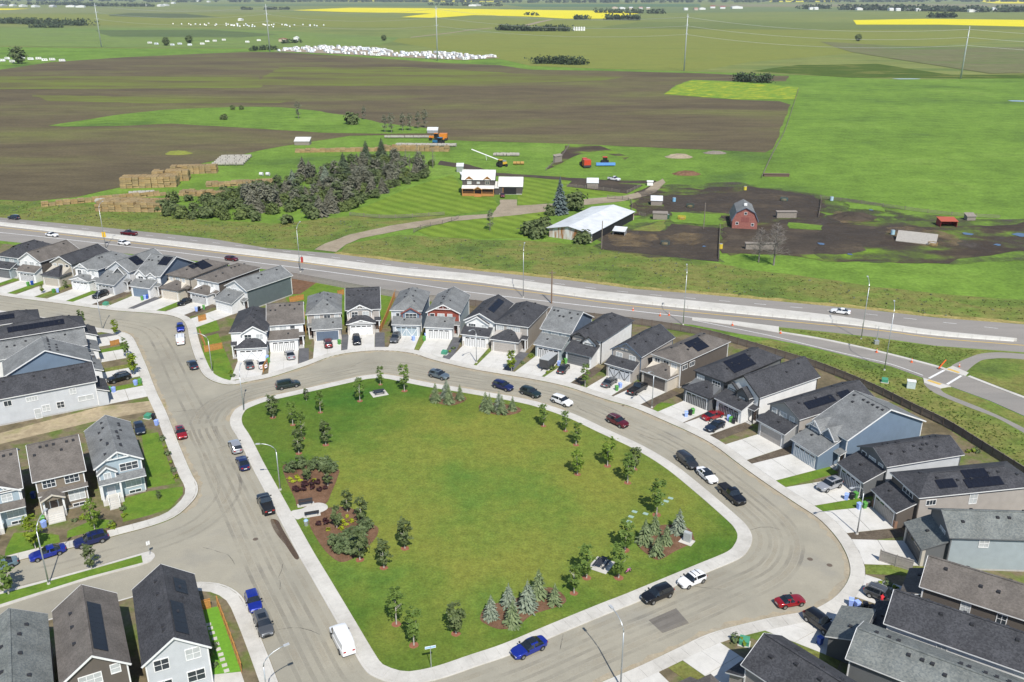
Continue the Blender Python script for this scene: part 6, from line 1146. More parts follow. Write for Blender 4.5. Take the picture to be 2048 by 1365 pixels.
GP=(bare('trunk',8,171,40,.16),crown('crown',leafmat('pale_poplar_leaf',(.15,.165,.1),(.22,.235,.155),.2,.5),420,22,1.9,2.5,9.5,.24,170,'ovate',.3))
for p,s_,k,l in [((597,238),1.1,1,'leafy thin tree on the grass tongue'),((703,249),1.2,0,'bushy tree at the grass tongue edge'),((770,265),1.,1,'pale tree in the field clump'),((783,266),1.1,1,'pale tree in the field clump'),((805,262),1.,1,'pale tree in the field clump'),((820,262),.9,1,'pale tree in the field clump'),((836,258),1.,1,'pale tree in the field clump'),((850,256),1.,1,'pale tree in the field clump'),((728,240),.8,1,'thin bare tree beside the bushy tree'),((465,220),.5,0,'small dark bush on the grass tongue'),((483,220),.5,0,'small dark bush on the grass tongue'),((448,240),.6,0,'lone small tree below the bushes'),((980,462),.7,1,'small bare tree on the striped lawn')]:
    tree(GU[0] if k==0 else GP,p,l,s_*(2. if k==0 else 1.1),0,'field_tree','tree','trees of the field clump' if 'clump' in l else ('bushes on the grass tongue' if 'dark bush' in l else None))
# far trees and belts
FT=[(trunk_mesh(6,.4,M_barkd,.1,4,7),crown('crown',L_dk,900,40,6,2,13,.8,150+i,'round',.3)) for i in range(2)]
for p,s_,l in [((38,128),1.35,'big dark tree beside the parked trailers'),((333,92),.95,'round tree among the far machinery'),((379,87),.9,'second round tree among the far machinery'),((1716,83),.85,'lone dark tree in the hay field'),((768,82),.7,'lone bush by the far track')]: tree(FT[0],p,l,s_,0,'tree','tree')
def belt(px,h,wid,n,leaf,label,mat=L_far,name='tree_belt',seed=0):
    ln=PX(px);r=np.random.default_rng(seed);pts=[];seg=[(Vector(a),Vector(b)) for a,b in zip(ln,ln[1:])];tot=sum((b-a).length for a,b in seg);C=[]
    for a,b in seg:
        m=max(2,int(n/14*(b-a).length/tot))
        for i in range(m):
            q=a.lerp(b,r.random());hh=h*r.uniform(.55,1.1);C.append(np.array([q.x+r.normal()*wid*.4,q.y+r.normal()*wid*.4,0])+np.column_stack([r.normal(size=14)*h*.28,r.normal(size=14)*h*.28,np.abs(r.uniform(0,1,14))*hh]))
    c=np.concatenate(C);nr=r.normal(size=c.shape)+[0,-.6,.8];nr/=np.linalg.norm(nr,axis=1,keepdims=True);v,f=quads(c,leaf*r.uniform(.6,1.4,len(c)),nr,r)
    return tag(link(name,np_mesh(name,v,f,mat)),label,'trees',None,'stuff')
for i,(px,h,wd,n,lf,l) in enumerate([([(1068,128),(1110,128),(1140,130),(1172,130)],9,6,1500,.9,'dark copse beside the hay field road'),([(1472,163),(1505,165),(1540,166)],8,5,1100,.7,'copse at the corner of the yellow patch'),([(998,61),(1060,63),(1140,63)],13,10,1800,1.6,'dark shelter belt left of the white silos'),([(0,47),(60,49),(170,52)],16,30,2400,2.,'wood at the left behind the first pylon'),([(60,56),(125,56)],9,10,500,1.6,'grey thicket before the left wood'),([(500,102),(545,100)],7,6,500,.9,'low bushes at the first trailer row'),([(1685,20),(1800,22),(1960,25),(2100,24)],26,60,2600,5.,'long dark tree belt behind the white farm sheds'),([(1865,36),(1905,36)],16,20,500,3.,'dark copse above the long canola strip'),([(1195,26),(1240,27),(1330,28)],18,20,900,3.,'hedge line crossing the notched canola field'),([(1210,40),(1280,41)],16,20,700,3.,'dark trees round a far farmstead'),([(1150,40),(1180,39)],14,12,250,2.6,'trees left of the far farmstead'),([(170,13),(300,14)],22,40,1200,4.,'far hedge above the left fields'),([(480,20),(500,20)],14,10,250,3.,'short row beside the white strip'),([(530,20),(578,20)],14,10,400,3.,'second short row beside the white strip'),([(-100,10),(100,10),(180,12)],22,60,1500,5.,'far woodland above the left canola corner'),([(1600,19),(1660,18)],22,30,500,4.,'clump left of the long belt'),([(560,88),(600,86)],6,5,300,1.,'bushes by the red roofed farmhouse'),([(280,5),(700,4),(1100,6),(1500,5),(2100,4)],30,300,4200,9.,'hazy tree lines along the horizon'),([(-100,3),(500,2),(1000,2.5),(1600,2),(2200,2.5)],34,500,4200,12.,'farthest woods under the horizon'),([(855,11),(920,12),(1000,13)],20,30,600,4.,'scattered bushes beyond the notched canola'),([(1052,31),(1075,32)],12,10,150,2.5,'small conifers at the canola edge')]):
    belt(px,h,wd,n,lf,l,seed=200+i)
# more far fields
for i,(q,cs,l) in enumerate([([(-600,64),(0,56),(330,56),(560,62),(800,76),(760,92),(520,97),(200,96),(-600,82)],[(.125,.19,.05),(.16,.22,.055),(.14,.19,.06)],'light green pasture round the far machinery'),([(190,61),(420,60),(560,70),(480,76),(220,74)],[(.085,.125,.045),(.11,.145,.05)],'dark green strip in the light pasture'),([(215,30),(260,26.5),(370,28),(440,35),(330,36.5),(220,33)],[(.08,.105,.045),(.1,.125,.05)],'dark low rise beyond the far storage strip'),([(-800,22),(150,17),(560,20),(560,25),(100,27),(-800,30)],[(.17,.2,.075),(.2,.21,.08)],'pale field beyond the left wood'),([(1000,17),(1250,15),(1700,16),(2400,17),(2400,22),(1600,24),(1280,27),(1000,19)],[(.12,.17,.065),(.16,.19,.07)],'mid green field above the central hamlet'),([(1000,9),(1400,8.5),(1400,14),(1050,14.5)],[(.075,.14,.06),(.09,.15,.065)],'deep green crop field near the horizon'),([(1420,9),(2300,8),(2300,14),(1440,14)],[(.2,.195,.1),(.22,.205,.11)],'pale stubble field near the horizon'),([(1280,44),(1720,46),(2100,50),(2100,58),(1600,60),(1200,56)],[(.125,.165,.045),(.15,.175,.05)],'green crop band below the long canola strip'),([(1640,84),(1780,92),(1960,96),(2300,92),(2300,142),(1980,148),(1800,120),(1700,105)],[(.13,.16,.055),(.155,.15,.07),(.115,.16,.045)],'rough pasture round the right hand pylon'),([(380,9),(820,7),(1000,8),(980,12),(420,13)],[(.1,.155,.06),(.13,.17,.065)],'green field under the far left horizon')]):
    field('field',q,.26+.02*i,ground('far_crop_%d'%i,cs,.004,(1,2.6),fine=.08,fa=.15,mid=.02,ma=.15),l,120,5,500+i)
# rough tufts on the verges
def tufts(name,polys,n,size,mat,label,seed,z=.05):
    r=np.random.default_rng(seed);C=[]
    for k,poly in enumerate(polys): C+=scatter(poly,n//len(polys),seed+k)
    c=np.array([(x,y,z) for x,y in C]);c=np.repeat(c,3,0)+r.normal(size=(len(c)*3,3))*[size*.5,size*.5,0];c[:,2]=z+size*.25
    nr=r.normal(size=c.shape)*[1,1,.5]+[0,0,.5];nr/=np.linalg.norm(nr,axis=1,keepdims=True);v,f=quads(c,size*r.uniform(.4,1.2,len(c)),nr,r);return tag(link(name,np_mesh(name,v,f,mat)),label,'grass',None,'stuff')
va=PX([(0,404),(150,406),(300,426),(420,444),(560,452),(700,438),(760,452),(650,485),(610,497),(534,494),(420,475),(205,452),(0,433)])
vb=PX([(690,500),(720,488),(800,474),(960,484),(1180,496),(1437,532),(1600,556),(1900,594),(2048,604),(2048,645),(1868,631),(1740,616),(1516,595),(1269,572),(1038,545),(800,520)])
vc=PX([(1500,685),(1648,708),(1780,740),(1846,764),(1870,790),(1934,819),(2048,872),(2048,945),(1956,888),(1824,814),(1740,772),(1637,731)])
vd=PX([(1575,660),(1740,678),(1900,698),(1960,704),(1895,730),(1868,730),(1758,702),(1648,678)])
tufts('rough_grass',[va,vb],2600,.19,L_tuft,'rough grass tufts along the highway verge',300);tufts('rough_grass',[va,vb],260,.3,L_tuft2,'grey green weeds scattered on the verges',310)
tufts('rough_grass',[vc,vd],1500,.15,leafmat('verge_blade',(.075,.12,.02),(.15,.18,.045),.2,.3),'short weedy grass on the slope and island',320,.16)
# ---------------------------------------------------------------- farm buildings
def metal_roof(name,c):
    m,t,b=principled(name);tc=t.nodes.new('ShaderNodeTexCoord');wv=t.nodes.new('ShaderNodeTexWave');wv.bands_direction='X';wv.inputs['Scale'].default_value=.9;n=t.nodes.new('ShaderNodeTexNoise');n.inputs['Scale'].default_value=.4;n.inputs['Detail'].default_value=6
    t.links.new(tc.outputs['Object'],wv.inputs[0]);t.links.new(tc.outputs['Object'],n.inputs[0]);mr=t.nodes.new('ShaderNodeMapRange');mr.inputs[1].default_value=.3;mr.inputs[2].default_value=.7;mr.inputs[3].default_value=.85;mr.inputs[4].default_value=1.1;t.links.new(n.outputs[0],mr.inputs[0])
    vm=t.nodes.new('ShaderNodeVectorMath');vm.operation='SCALE';vm.inputs[0].default_value=c;t.links.new(mr.outputs[0],vm.inputs['Scale']);t.links.new(vm.outputs[0],b.inputs['Base Color']);bn=t.nodes.new('ShaderNodeBump');bn.inputs['Strength'].default_value=.25;bn.inputs['Distance'].default_value=.04;t.links.new(wv.outputs['Fac'],bn.inputs['Height']);t.links.new(bn.outputs[0],b.inputs['Normal']);b.inputs['Roughness'].default_value=.45;MATS[name]=m;return m
ROOF['metal']=metal_roof('cream_metal_roof',(.66,.65,.61));ROOF['zinc']=metal_roof('zinc_metal_roof',(.64,.655,.655))
SID['cedar']=(.42,.2,.06);SID['log']=(.075,.065,.06)
fh=house('farmhouse with pale metal roof and cedar porch',(-13.4,350.4),-3,gw=12.6,gd=0,side=None,D=9,hw=6.3,roof='S',pitch=.62,rm='metal',wall='log',garage=False,fas='white',trim='log',wins=[(-3.6,4.9,1.6,1.1),(0,4.9,1.1,.7,1),(3.6,4.9,1.6,1.1)],vents=0,backw=False,fr='cream',group='buildings of the farm')
MB().solid([(-6.5,-2.4,3.),(6.5,-2.4,3.),(6.5,0,3.9),(-6.5,0,3.9)],[(0,1,2,3)],.15).build('porch_roof',[ROOF['metal'],S('cedar')],fh)
gable(fh,0,2.6,-2.6,.2,2.9,.6,'cedar','metal','cedar','cedar',.4,zb=2.7)
for x in(-3.6,3.6): gable(fh,x,2.2,-.25,2.6,6.55,.75,'cedar','metal','cedar','cedar',.35,zb=6.2)
for x in(-6.2,-1.5,1.5,6.2): MB().box(x-.12,x+.12,-2.35,-2.11,0,2.95).build('porch_post',S('cedar'),fh)
for a,b in((-6.2,-1.5),(1.5,6.2)): MB().box(a+.12,b-.12,-2.3,-2.2,1.55,1.65).build('rail',S('cedar'),fh);MB().box(a+.12,b-.12,-2.28,-2.22,0,1.0).build('porch_skirt',S('cedar'),fh)
MB().box(-6.3,6.3,-2.2,-.03,0,.75).build('porch_floor',S('cedar'),fh);MB().box(-.55,.55,-.1,-.03,.75,2.8).build('front_door',M_door,fh)
for i in range(4): MB().box(-1.4,1.4,-2.35-.35*(4-i),-2.35-.35*(3-i),0,.75*(i+1)/4).build('step',S('cedar'),fh)
fg=house('farm garage with pale metal roof and open door',(-.6,351.6),-3,gw=9.2,gd=0,side=None,D=9,hw=3.3,roof='S',pitch=.6,rm='metal',wall='log',garage=False,fas='white',trim='log',vents=0,backw=False,group='buildings of the farm')
MB().box(-2.9,2.3,-.06,-.026,.1,2.6).build('doorway_shade_panel',flat('painted_interior_shade',(.012,.012,.013),.9),fg);MB().box(-3.1,-2.9,-.1,0,.1,2.8).build('door_post',S('cedar'),fg)  # near-black panel on the solid wall paints the shade inside the open door
bw=empty('breezeway',(-6.1,351.4,0),R(-3),'small pale roofed link between farmhouse and garage','building');MB().box(-.75,.75,0,5,0,2.6).build('wall',S('log'),bw);MB().solid([(-.85,-.4,2.8),(.85,-.4,2.8),(.85,5.2,4.4),(-.85,5.2,4.4)],[(0,1,2,3)],.15).build('roof',[ROOF['metal'],S('white')],bw)
def shed(c,ang,w_,d,h,label,wall,roof,slope=.3,nm='shed',open_=False,z=.05,rise=None,dy=0):
    b=P(*c) if len(c)==2 else Vector(c);o=empty(nm,(b.x,b.y,z),R(ang),label,nm.replace('_',' '));h2=h+d*slope
    if open_:
        MB().box(-w_/2,-w_/2+.1,0,d,0,h).build('wall',wall,o);MB().box(w_/2-.1,w_/2,0,d,0,h).build('wall',wall,o);MB().box(-w_/2+.1,w_/2-.1,d-.1,d,0,h+.9*d*slope).build('wall',wall,o)
    else: MB().ext([(0,0),(d,0),(d,h2-.05),(0,h-.05)],'x',-w_/2,w_/2).build('wall',wall,o)
    MB().solid([(-w_/2-.2,-.25,h+.1-.25*slope),(w_/2+.2,-.25,h+.1-.25*slope),(w_/2+.2,d+.2,h2+.1),(-w_/2-.2,d+.2,h2+.1)],[(0,1,2,3)],.08).build('roof',[roof,roof],o);return o
# rusty machine shed
rust=principled('rusty_cladding');_m,_t,_b=rust;tc=_t.nodes.new('ShaderNodeTexCoord');mp=_t.nodes.new('ShaderNodeMapping');mp.inputs['Scale'].default_value=(1,1,.18);n_=_t.nodes.new('ShaderNodeTexNoise');n_.inputs['Scale'].default_value=.9;n_.inputs['Detail'].default_value=6;cr=_t.nodes.new('ShaderNodeValToRGB');_t.links.new(tc.outputs['Object'],mp.inputs[0]);_t.links.new(mp.outputs[0],n_.inputs[0]);_t.links.new(n_.outputs[0],cr.inputs[0]);e=cr.color_ramp.elements;e[0].position=.42;e[0].color=(.58,.58,.56,1);e[1].position=.62;e[1].color=(.3,.13,.04,1);_t.links.new(cr.outputs[0],_b.inputs[0]);_b.inputs['Roughness'].default_value=.7
A=P(1098,474);B=P(1182,486);d=B-A;ang=math.atan2(d.y,d.x);Wd=d.length;ms=empty('machine_shed',((A.x+B.x)/2,(A.y+B.y)/2,0),ang,'long low shed with zinc roof and rust streaked end wall','shed');a_=Wd/2;Dp=36
MB().ext([(-a_,0),(a_,0),(a_,3.0),(-.4,4.4),(-a_,3.0)],'y',0,Dp).build('wall',rust[0],ms)
MB().solid([(-a_-1.3,-.7,2.85),(-.4,-.7,4.6),(a_+.5,-.7,3.05),(-a_-1.3,Dp,2.85),(-.4,Dp,4.6),(a_+.5,Dp,3.05)],[(0,1,4,3),(1,2,5,4)],.12).build('roof',[ROOF['zinc'],M_steel],ms)
MB().box(a_+.01,a_+.06,1.,Dp-1,.1,2.9).build('side_shade_panel',flat('painted_interior_shade',(.012,.012,.013),.9),ms)  # interior shade painted as a near-black sheet along the closed side wall
# barn
A=P(1463.5,457.5);B=P(1513.5,459.5);d=B-A;bn_=empty('barn',((A.x+B.x)/2,(A.y+B.y)/2,0),math.atan2(d.y,d.x),'red brick gambrel barn with grey roof','barn');a_=d.length/2;brk=flat('barn_red',(.27,.1,.08),.85,var=.25,scale=2.)
prof=[(-a_,0),(a_,0),(a_,3.1),(a_*.72,5.7),(0,7.3),(-a_*.72,5.7),(-a_,3.1)]
MB().ext(prof,'y',0,13).build('wall',brk,bn_);t=.2
rp=[(-a_-.35,2.75),(-a_*.72-.06,5.85),(0,7.5),(a_*.72+.06,5.85),(a_+.35,2.75)]
MB().solid([(x,y,z) for y in(-.4,13.4) for x,z in rp],[(i,i+1,i+6,i+5) for i in range(4)],.14).build('roof',[ROOF['grey'],M_white],bn_)
mb=MB()
for (x0,z0),(x1,z1) in zip(rp,rp[1:]): mb.bar((x0,-.43,z0-.08),(x1,-.43,z1-.08),.06,.2)
mb.build('gable_trim',S('sblue'),bn_);MB().box(-.5,.5,3.,4.,7.4,8.1).build('cupola',M_white,bn_)
for x,z in((-2.6,1.9),(2.6,1.6),(0,5.4)): window(bn_,x,z,.8,.8,-.01,'f','white',False,1)
MB().box(-1.3,-.05,-.05,0,2.4,4.1).build('loft_door',flat('barn_door',(.22,.07,.06),.85),bn_);MB().box(.05,1.3,-.05,0,2.4,4.1).build('loft_door',MATS['barn_door'],bn_)
wd=flat('barn_board',(.24,.21,.18),.9,var=.3);rdw=flat('red_shelter',(.3,.04,.035),.8);zn=ROOF['zinc']
for a in [((1185,378),-5,4.6,4,2.4,'weathered board hut inside the muddy pen',wd,zn),((1237,472),-20,4,3.4,1.5,'small open calf shelter with zinc roof',M_steel,zn,.2,'shelter',True),((1313,412),-8,4.2,3.6,1.9,'board hut with zinc roof beside the corral',wd,zn),((1320,440),-8,5,2.4,2.2,'leaning board windbreak beside a green feeder',wd,wd,.1),((1573,437),0,7,1.5,2.2,'weathered windbreak panel behind the barn',wd,wd,.1,'windbreak'),((1897,455),-3,5.6,4,2.,'low red open shelter in the wet yard',rdw,flat('red_tin',(.4,.09,.05),.6),.15,'shelter',True),((1942,442),0,3,2.5,1.5,'small grey hut behind the red shelter',wd,wd),((1520,500),-2,9,1.2,1.9,'pale board windbreak beside the bare trees',wd,wd,.1,'windbreak'),((938,362),20,6,3.4,2.2,'small grey outbuilding left of the farmhouse',wd,zn),((920,345),0,3,3,2.6,'tall narrow hut behind the farmhouse',M_steel,zn),((1117,325),45,5,1.2,3.,'tilted board panel shelter on the grass',wd,wd,.5,'shelter'),((604,291),0,8,5,2.,'low barn with pale roof at the ploughed edge',wd,ROOF['metal'],.3),((865,267),0,6,4,1.6,'grey pump hut by the field clump',M_steel,zn),((1553,354),-4,11,1.6,1.,'long brown feed trough on the pasture',flat('trough_brown',(.14,.09,.07),.9),flat('trough_brown',(.14,.09,.07),.9),.05,'feed_trough'),((1300,372),-8,2.4,2,1.6,'small white tank hut by the pen corner',M_white,M_white,.05)]:
    shed(*a)
b=P(1832,485);o=empty('fallen_shed',(b.x,b.y,.1),R(-28),'collapsed shed roof lying in the mud','shed');MB().add([(-6,-2,.2),(6,-2,.2),(6,3,2.6),(-6,3,2.6),(-6,-2,0),(6,-2,0),(6,3,2.4),(-6,3,2.4)],[(0,1,2,3),(7,6,5,4),(0,4,5,1),(1,5,6,2),(2,6,7,3),(3,7,4,0)]).build('roof_panel',flat('grey_planks',(.33,.31,.28),.9,var=.25),o);MB().box(-5.8,5.8,2.6,2.8,0,2.3).build('wall',wd,o)
# rail fences of the farm
for q,l,st in [([(1134,375),(1200,381),(1254,389)],'plank rail fence in front of the muddy pen',4),([(1254,388),(1286,372)],'plank rail fence at the pen corner',4),([(1440,457),(1438,492),(1437,524)],'plank fence right of the cattle pen',4),([(1642,400),(1640,420),(1636,440)],'curved plank fence of the corral',4),([(700,432),(780,438),(905,430)],'white rail fence along the farmhouse lawn',6),([(828,466),(850,456),(890,448),(920,437)],'old rail fence beside the farm road',5),([(1597,180),(1590,202),(1570,262),(1545,310),(1520,365)],'wire fence line up the pasture edge',9),([(1640,398),(1760,414),(1900,432),(2048,440)],'post and wire fence along the muddy yard',8),([(1092,342),(1125,312),(1140,290)],'wire fence beside the churned gateway',6),([(1278,432),(1300,436)],'board pen corner by the calf yard',3),([(1215,398),(1260,404),(1262,430)],'tall board fence of the calf yard',3)]:
    fence(q,1.3,l,(M_wood,M_wood),st,.1,'rail_fence',3,postw=.18)
for p,h,l in [((1407,458),9,'pale light pole in the cattle pen'),((1203,498),9,'grey light pole beside the machine shed')]: post('light_pole',p,h,l,'pole',M_wood,.16)
# hay
M_hay=[flat('hay_%d'%i,c,.95,var=.3,scale=1.5) for i,c in enumerate(((.34,.245,.115),(.27,.2,.1),(.3,.205,.09)))]
BALE=[MB().box(-1.17,1.17,-.58,.58,0,.86).mesh('bale',m) for m in M_hay]
def stack(p,ang,nx,ny,nz,label,ragged=.15,seed=0):
    r=random.Random(seed);b=P(*p);o=empty('hay_stack',(b.x,b.y,.05),R(ang),label,'hay stack','hay stacks by the grove')
    for k in range(nz):
        for i in range(nx):
            for j in range(ny):
                if 0<i<nx-1 and 0<j<ny-1 and k<nz-1: continue
                if k==nz-1 and r.random()<(ragged if nz>3 else .4): continue
                q=link('bale',BALE[r.randrange(3)],o,((i-(nx-1)/2)*2.5+r.uniform(-.12,.12),j*1.26+r.uniform(-.22,.22),k*.88),r.uniform(-.07,.07));
for a in [((298,376),8,9,6,5,'tall square bale stack at the ploughed edge'),((342,363),10,6,5,5,'second tall bale stack beside the tallest one'),((388,348),8,8,4,4,'bale stack between the tall stacks and wrapped bales'),((258,424),-4,10,7,4,'wide bale stack above the highway lamp'),((212,402),28,18,2,2,'long low bale row along the ploughed edge'),((405,393),-6,8,5,2,'low bale stack left of the grove'),((480,372),12,11,4,2,'brown bale stack behind the grove shrubs'),((700,304),6,22,3,2,'long bale row behind the dark spruces'),((830,303),-4,14,4,3,'bale stack behind the bare grove trees')]: stack(*a,seed=a[2])
RB=MB().tube([(-.75,0,.75),(.75,0,.75)],.75,12).mesh('round_bale',flat('weathered_bale',(.33,.31,.27),.9,var=.35));RW=MB().tube([(-.75,0,.75),(.75,0,.75)],.78,12).mesh('round_bale',flat('wrapped_bale',(.6,.6,.6),.6));RY=MB().tube([(-.75,0,.75),(.75,0,.75)],.75,12).mesh('round_bale',flat('yellow_bale',(.42,.25,.08),.9,var=.25))
def bales(p0,ang,nx,ny,me,label,dx=1.6,dy=1.65,grp='round bales'):
    b=P(*p0);ca,sa=math.cos(R(ang)),math.sin(R(ang))
    for i in range(nx):
        for j in range(ny):
            x,y=i*dx,j*dy;tag(link('round_bale',me,None,(b.x+ca*x-sa*y+random.uniform(-.1,.1),b.y+sa*x+ca*y+random.uniform(-.35,.35),.05),R(ang)+random.uniform(-.35,.35)),label,'bale',grp)
bales((428,332),6,9,6,RB,'weathered grey round bale in the wide field block',1.62,4.2);bales((772,277),0,20,1,RB,'pale round bale in the long far row',1.62);bales((795,293),-3,20,2,RB,'pale round bale in the double far row',1.6,1.7);bales((990,313),0,8,2,RB,'grey round bale right of the auger',1.62,1.7);bales((262,392),16,6,2,RB,'grey round bale behind the wide bale stack',1.6);bales((195,407),20,5,2,RB,'grey round bale left of the wide bale stack',1.6)
bales((523,352),0,2,1,RW,'white wrapped round bale behind the grove',3.);bales((1030,330),0,3,1,RY,'yellow round bale behind the farm garage',1.7)
# machinery
def tractor(p,ang,c,label,s_=1.,imp=None):
    b=P(*p);o=empty('tractor',(b.x,b.y,.05),R(ang),label,'tractor');o.scale=(s_,)*3;m=flat('machine_'+c,dict(red=(.5,.05,.02),blue=(.03,.16,.3),orange=(.6,.2,.02),yellow=(.55,.35,.03),ublue=(.12,.3,.65))[c],.45)
    MB().box(.2,2.3,-.4,.4,.9,1.7).build('hood',m,o);MB().box(-1.3,.3,-.5,.5,.8,1.2).build('chassis',M_dark,o);MB().box(-1.2,.2,-.7,.7,1.2,2.6).build('cab',M_glassb,o);MB().box(-1.3,.3,-.78,.78,2.6,2.75).build('cab_roof',m,o);MB().tube([(1.2,.25,1.7),(1.2,.25,2.5)],.05,6).build('exhaust',M_dark,o)
    for x,r_,w_ in((-.9,.9,.5),(1.7,.55,.35)):
        for sy in(-1,1): MB().tube([(x,sy*.95-w_/2,r_),(x,sy*.95+w_/2,r_)],r_,14).build('wheel',M_tyre,o)
    if imp:
        im=flat('machine_'+imp,dict(ublue=(.12,.3,.65),red=(.5,.05,.02),orange=(.6,.2,.02))[imp],.5);b2=MB()
        if imp=='ublue': b2.box(-3.2,-2.2,-3.2,3.2,.3,1.1).build('implement',im,o);MB().bar((-2.2,0,.7),(-1.2,0,.9),.2,.2).build('drawbar',M_dark,o)
        else: b2.box(-4.9,-1.9,-1.2,1.2,.5,2.7).build('implement',im,o);MB().box(-4.95,-4.0,-1.3,1.3,.3,1.0).build('baler_pickup',M_dark,o)
tractor((1168,332),100,'red','red tractor with tall red baler on the grass',1.35,'red');tractor((1209,330),92,'red','red tractor with wide blue seed drill',1.4,'ublue');tractor((878,291),160,'blue','blue tractor by the far bale rows',1.5);tractor((870,281),175,'orange','orange loader tractor behind the blue tractor',1.4,'orange');tractor((1003,334),30,'yellow','yellow loader behind the farmhouse',1.2)
b=P(975,322);o=empty('grain_auger',(b.x,b.y,.1),R(150),'long white grain auger behind the farmhouse','auger');MB().tube([(-8,0,.4),(9,0,4.6)],.28,8).build('auger_tube',M_white,o);MB().bar((0,-.8,.3),(1,0,2.6),.12,.12).build('strut',M_steel,o);MB().bar((0,.8,.3),(1,0,2.6),.12,.12).build('strut',M_steel,o);MB().box(-10,-7.6,-.9,.9,.1,.9).build('hopper',M_steel,o)
for i,(u,v,r_,h,m,l) in enumerate([(1358,315,7,1.8,G_track,'pale gravel heap on the grass'),(1373,349,6.5,1.6,G_mulch,'brown manure heap by the corral'),(357,308,7,1.6,G_olive,'mossy soil heap in the ploughed field'),(1430,307,6,1.2,M_wood,'pile of old planks by the ploughed edge'),(1705,436,9,2.,G_mud,'earth mound in the muddy yard')]):
    b=P(u,v);mb=MB();n=14;vv=[(0,0,h)]+[(r_*.5*math.cos(k*.449)*(1+.2*math.sin(k*3)),r_*.35*math.sin(k*.449),h*.7*(1+.15*math.sin(k*2))) for k in range(n)]+[(r_*math.cos(k*.449)*(1+.1*math.sin(k*2.3)),r_*.6*math.sin(k*.449),0) for k in range(n)]
    mb.add(vv,[(0,1+k,1+(k+1)%n) for k in range(n)]+[(1+k,1+n+k,1+n+(k+1)%n,1+(k+1)%n) for k in range(n)]);tag(mb.build('heap',m,None,(b.x,b.y,.05)),l,'heap')
# ---------------------------------------------------------------- pylons, trailers, far buildings
PY=[(203,95,30),(540,104,36),(875,122,47),(1368,142,61),(1921,158,62)];PYH=[62,62,62,56,47];tops=[]
for i,((u,v,vt),h) in enumerate(zip(PY,PYH)):
    b=P(u,v);o=empty('power_pylon',(b.x,b.y,0),R(-30),'tall grey steel power pylon '+['behind the far machinery','at the first trailer row','in front of the trailer lot','at the ploughed field top edge','at the pasture corner'][i],'pylon','power pylons')
    MB().tube([(0,0,0),(0,0,h*.6),(0,0,h)],[.85,.55,.3],8).build('mast',flat('pylon_steel',(.5,.53,.54),.5,.3),o,smooth=True)
    for k,z in enumerate((h*.64,h*.79,h*.94)):
        for sg in(-1,1): MB().tube([(0,0,z),(0,sg*4.2,z+1.2)],[.3,.15],5).build('crossarm',MATS['pylon_steel'],o)
    tops.append((b,h))
for i in range(len(tops)):
    a,ha=tops[i]
    if i<len(tops)-1: c,hc=tops[i+1]
    else: c=a+(a-tops[i-1][0])*1.3;hc=ha
    mb=MB()
    for k in(.64,.79,.94):
        p0=Vector((a.x,a.y,ha*k));p1=Vector((c.x,c.y,hc*k));mb.tube([p0.lerp(p1,t/12)-Vector((0,0,26*(t/12)*(1-t/12))) for t in range(13)],.11,4,cap=False)
    tag(mb.build('power_line',flat('wire_aluminium',(.55,.56,.56),.4,.4)),['sagging power lines left of the second pylon','sagging power lines between the trailer lot pylons','sagging power lines above the copse','sagging power lines over the hay field','sagging power lines leaving the pasture corner pylon'][i],'power line',None,'stuff')
CV=[]
for c in((.8,.8,.79),(.74,.73,.7),(.7,.74,.78)):
    m=flat('caravan_%d'%len(CV),c,.5);CV.append((MB().add([(-3.4,-1.25,.6),(3.4,-1.25,.6),(3.4,1.25,.6),(-3.4,1.25,.6),(-3.2,-1.25,3.1),(2.6,-1.25,3.1),(2.6,1.25,3.1),(-3.2,1.25,3.1)],[(3,2,1,0),(4,5,6,7),(0,1,5,4),(1,2,6,5),(2,3,7,6),(3,0,4,7)]).mesh('caravan',m),))
cwin=MB().box(-1.8,-.6,-1.28,-1.25,1.8,2.5).box(.8,1.8,-1.28,-1.25,1.8,2.5).mesh('side_window',M_glassb);cwh=MB().box(-.8,.8,-1.2,1.2,0,.6).mesh('axle',M_tyre)
def caravan(q,rz,label,grp): 
    o=tag(link('caravan',CV[random.randrange(3)][0],None,(q[0],q[1],0),rz),label,'caravan',grp);link('side_window',cwin,o);link('axle',cwh,o)
lot=PX([(545,103),(600,96),(660,94),(750,98),(800,107),(880,107),(980,112),(998,116),(930,121),(860,118),(740,112),(620,106)])
sheet('gravel_lot',lot,.2,G_track,'gravel storage lot packed with white caravans','lot')
for i,q in enumerate(scatter(lot,230,9)): caravan(q,R(-60)+random.choice([0,0,.2,1.5]),'white caravan parked in the near storage lot','caravans in the near storage lot')
lot2=PX([(325,49),(420,48),(540,50),(655,51),(640,53.5),(540,56),(420,53.5)])
for i,q in enumerate(scatter(lot2,55,10)): caravan(q,R(-70)+random.uniform(-.3,.3),'white caravan in the far storage strip','caravans in the far storage strip')
for i,(u,v) in enumerate([(300,88),(313,90),(345,92),(360,90),(380,92),(405,90),(415,85),(430,84),(448,82),(495,86),(518,83),(5,124),(15,120),(62,121),(78,120),(90,123),(105,122),(125,124),(45,118),(25,126)]):
    q=P(u,v);caravan((q.x,q.y),random.uniform(-.5,.5),'white trailer parked among the %s'%('far machinery' if v<100 else 'vehicles by the big dark tree'),'trailers by the far yards')
fb=[]
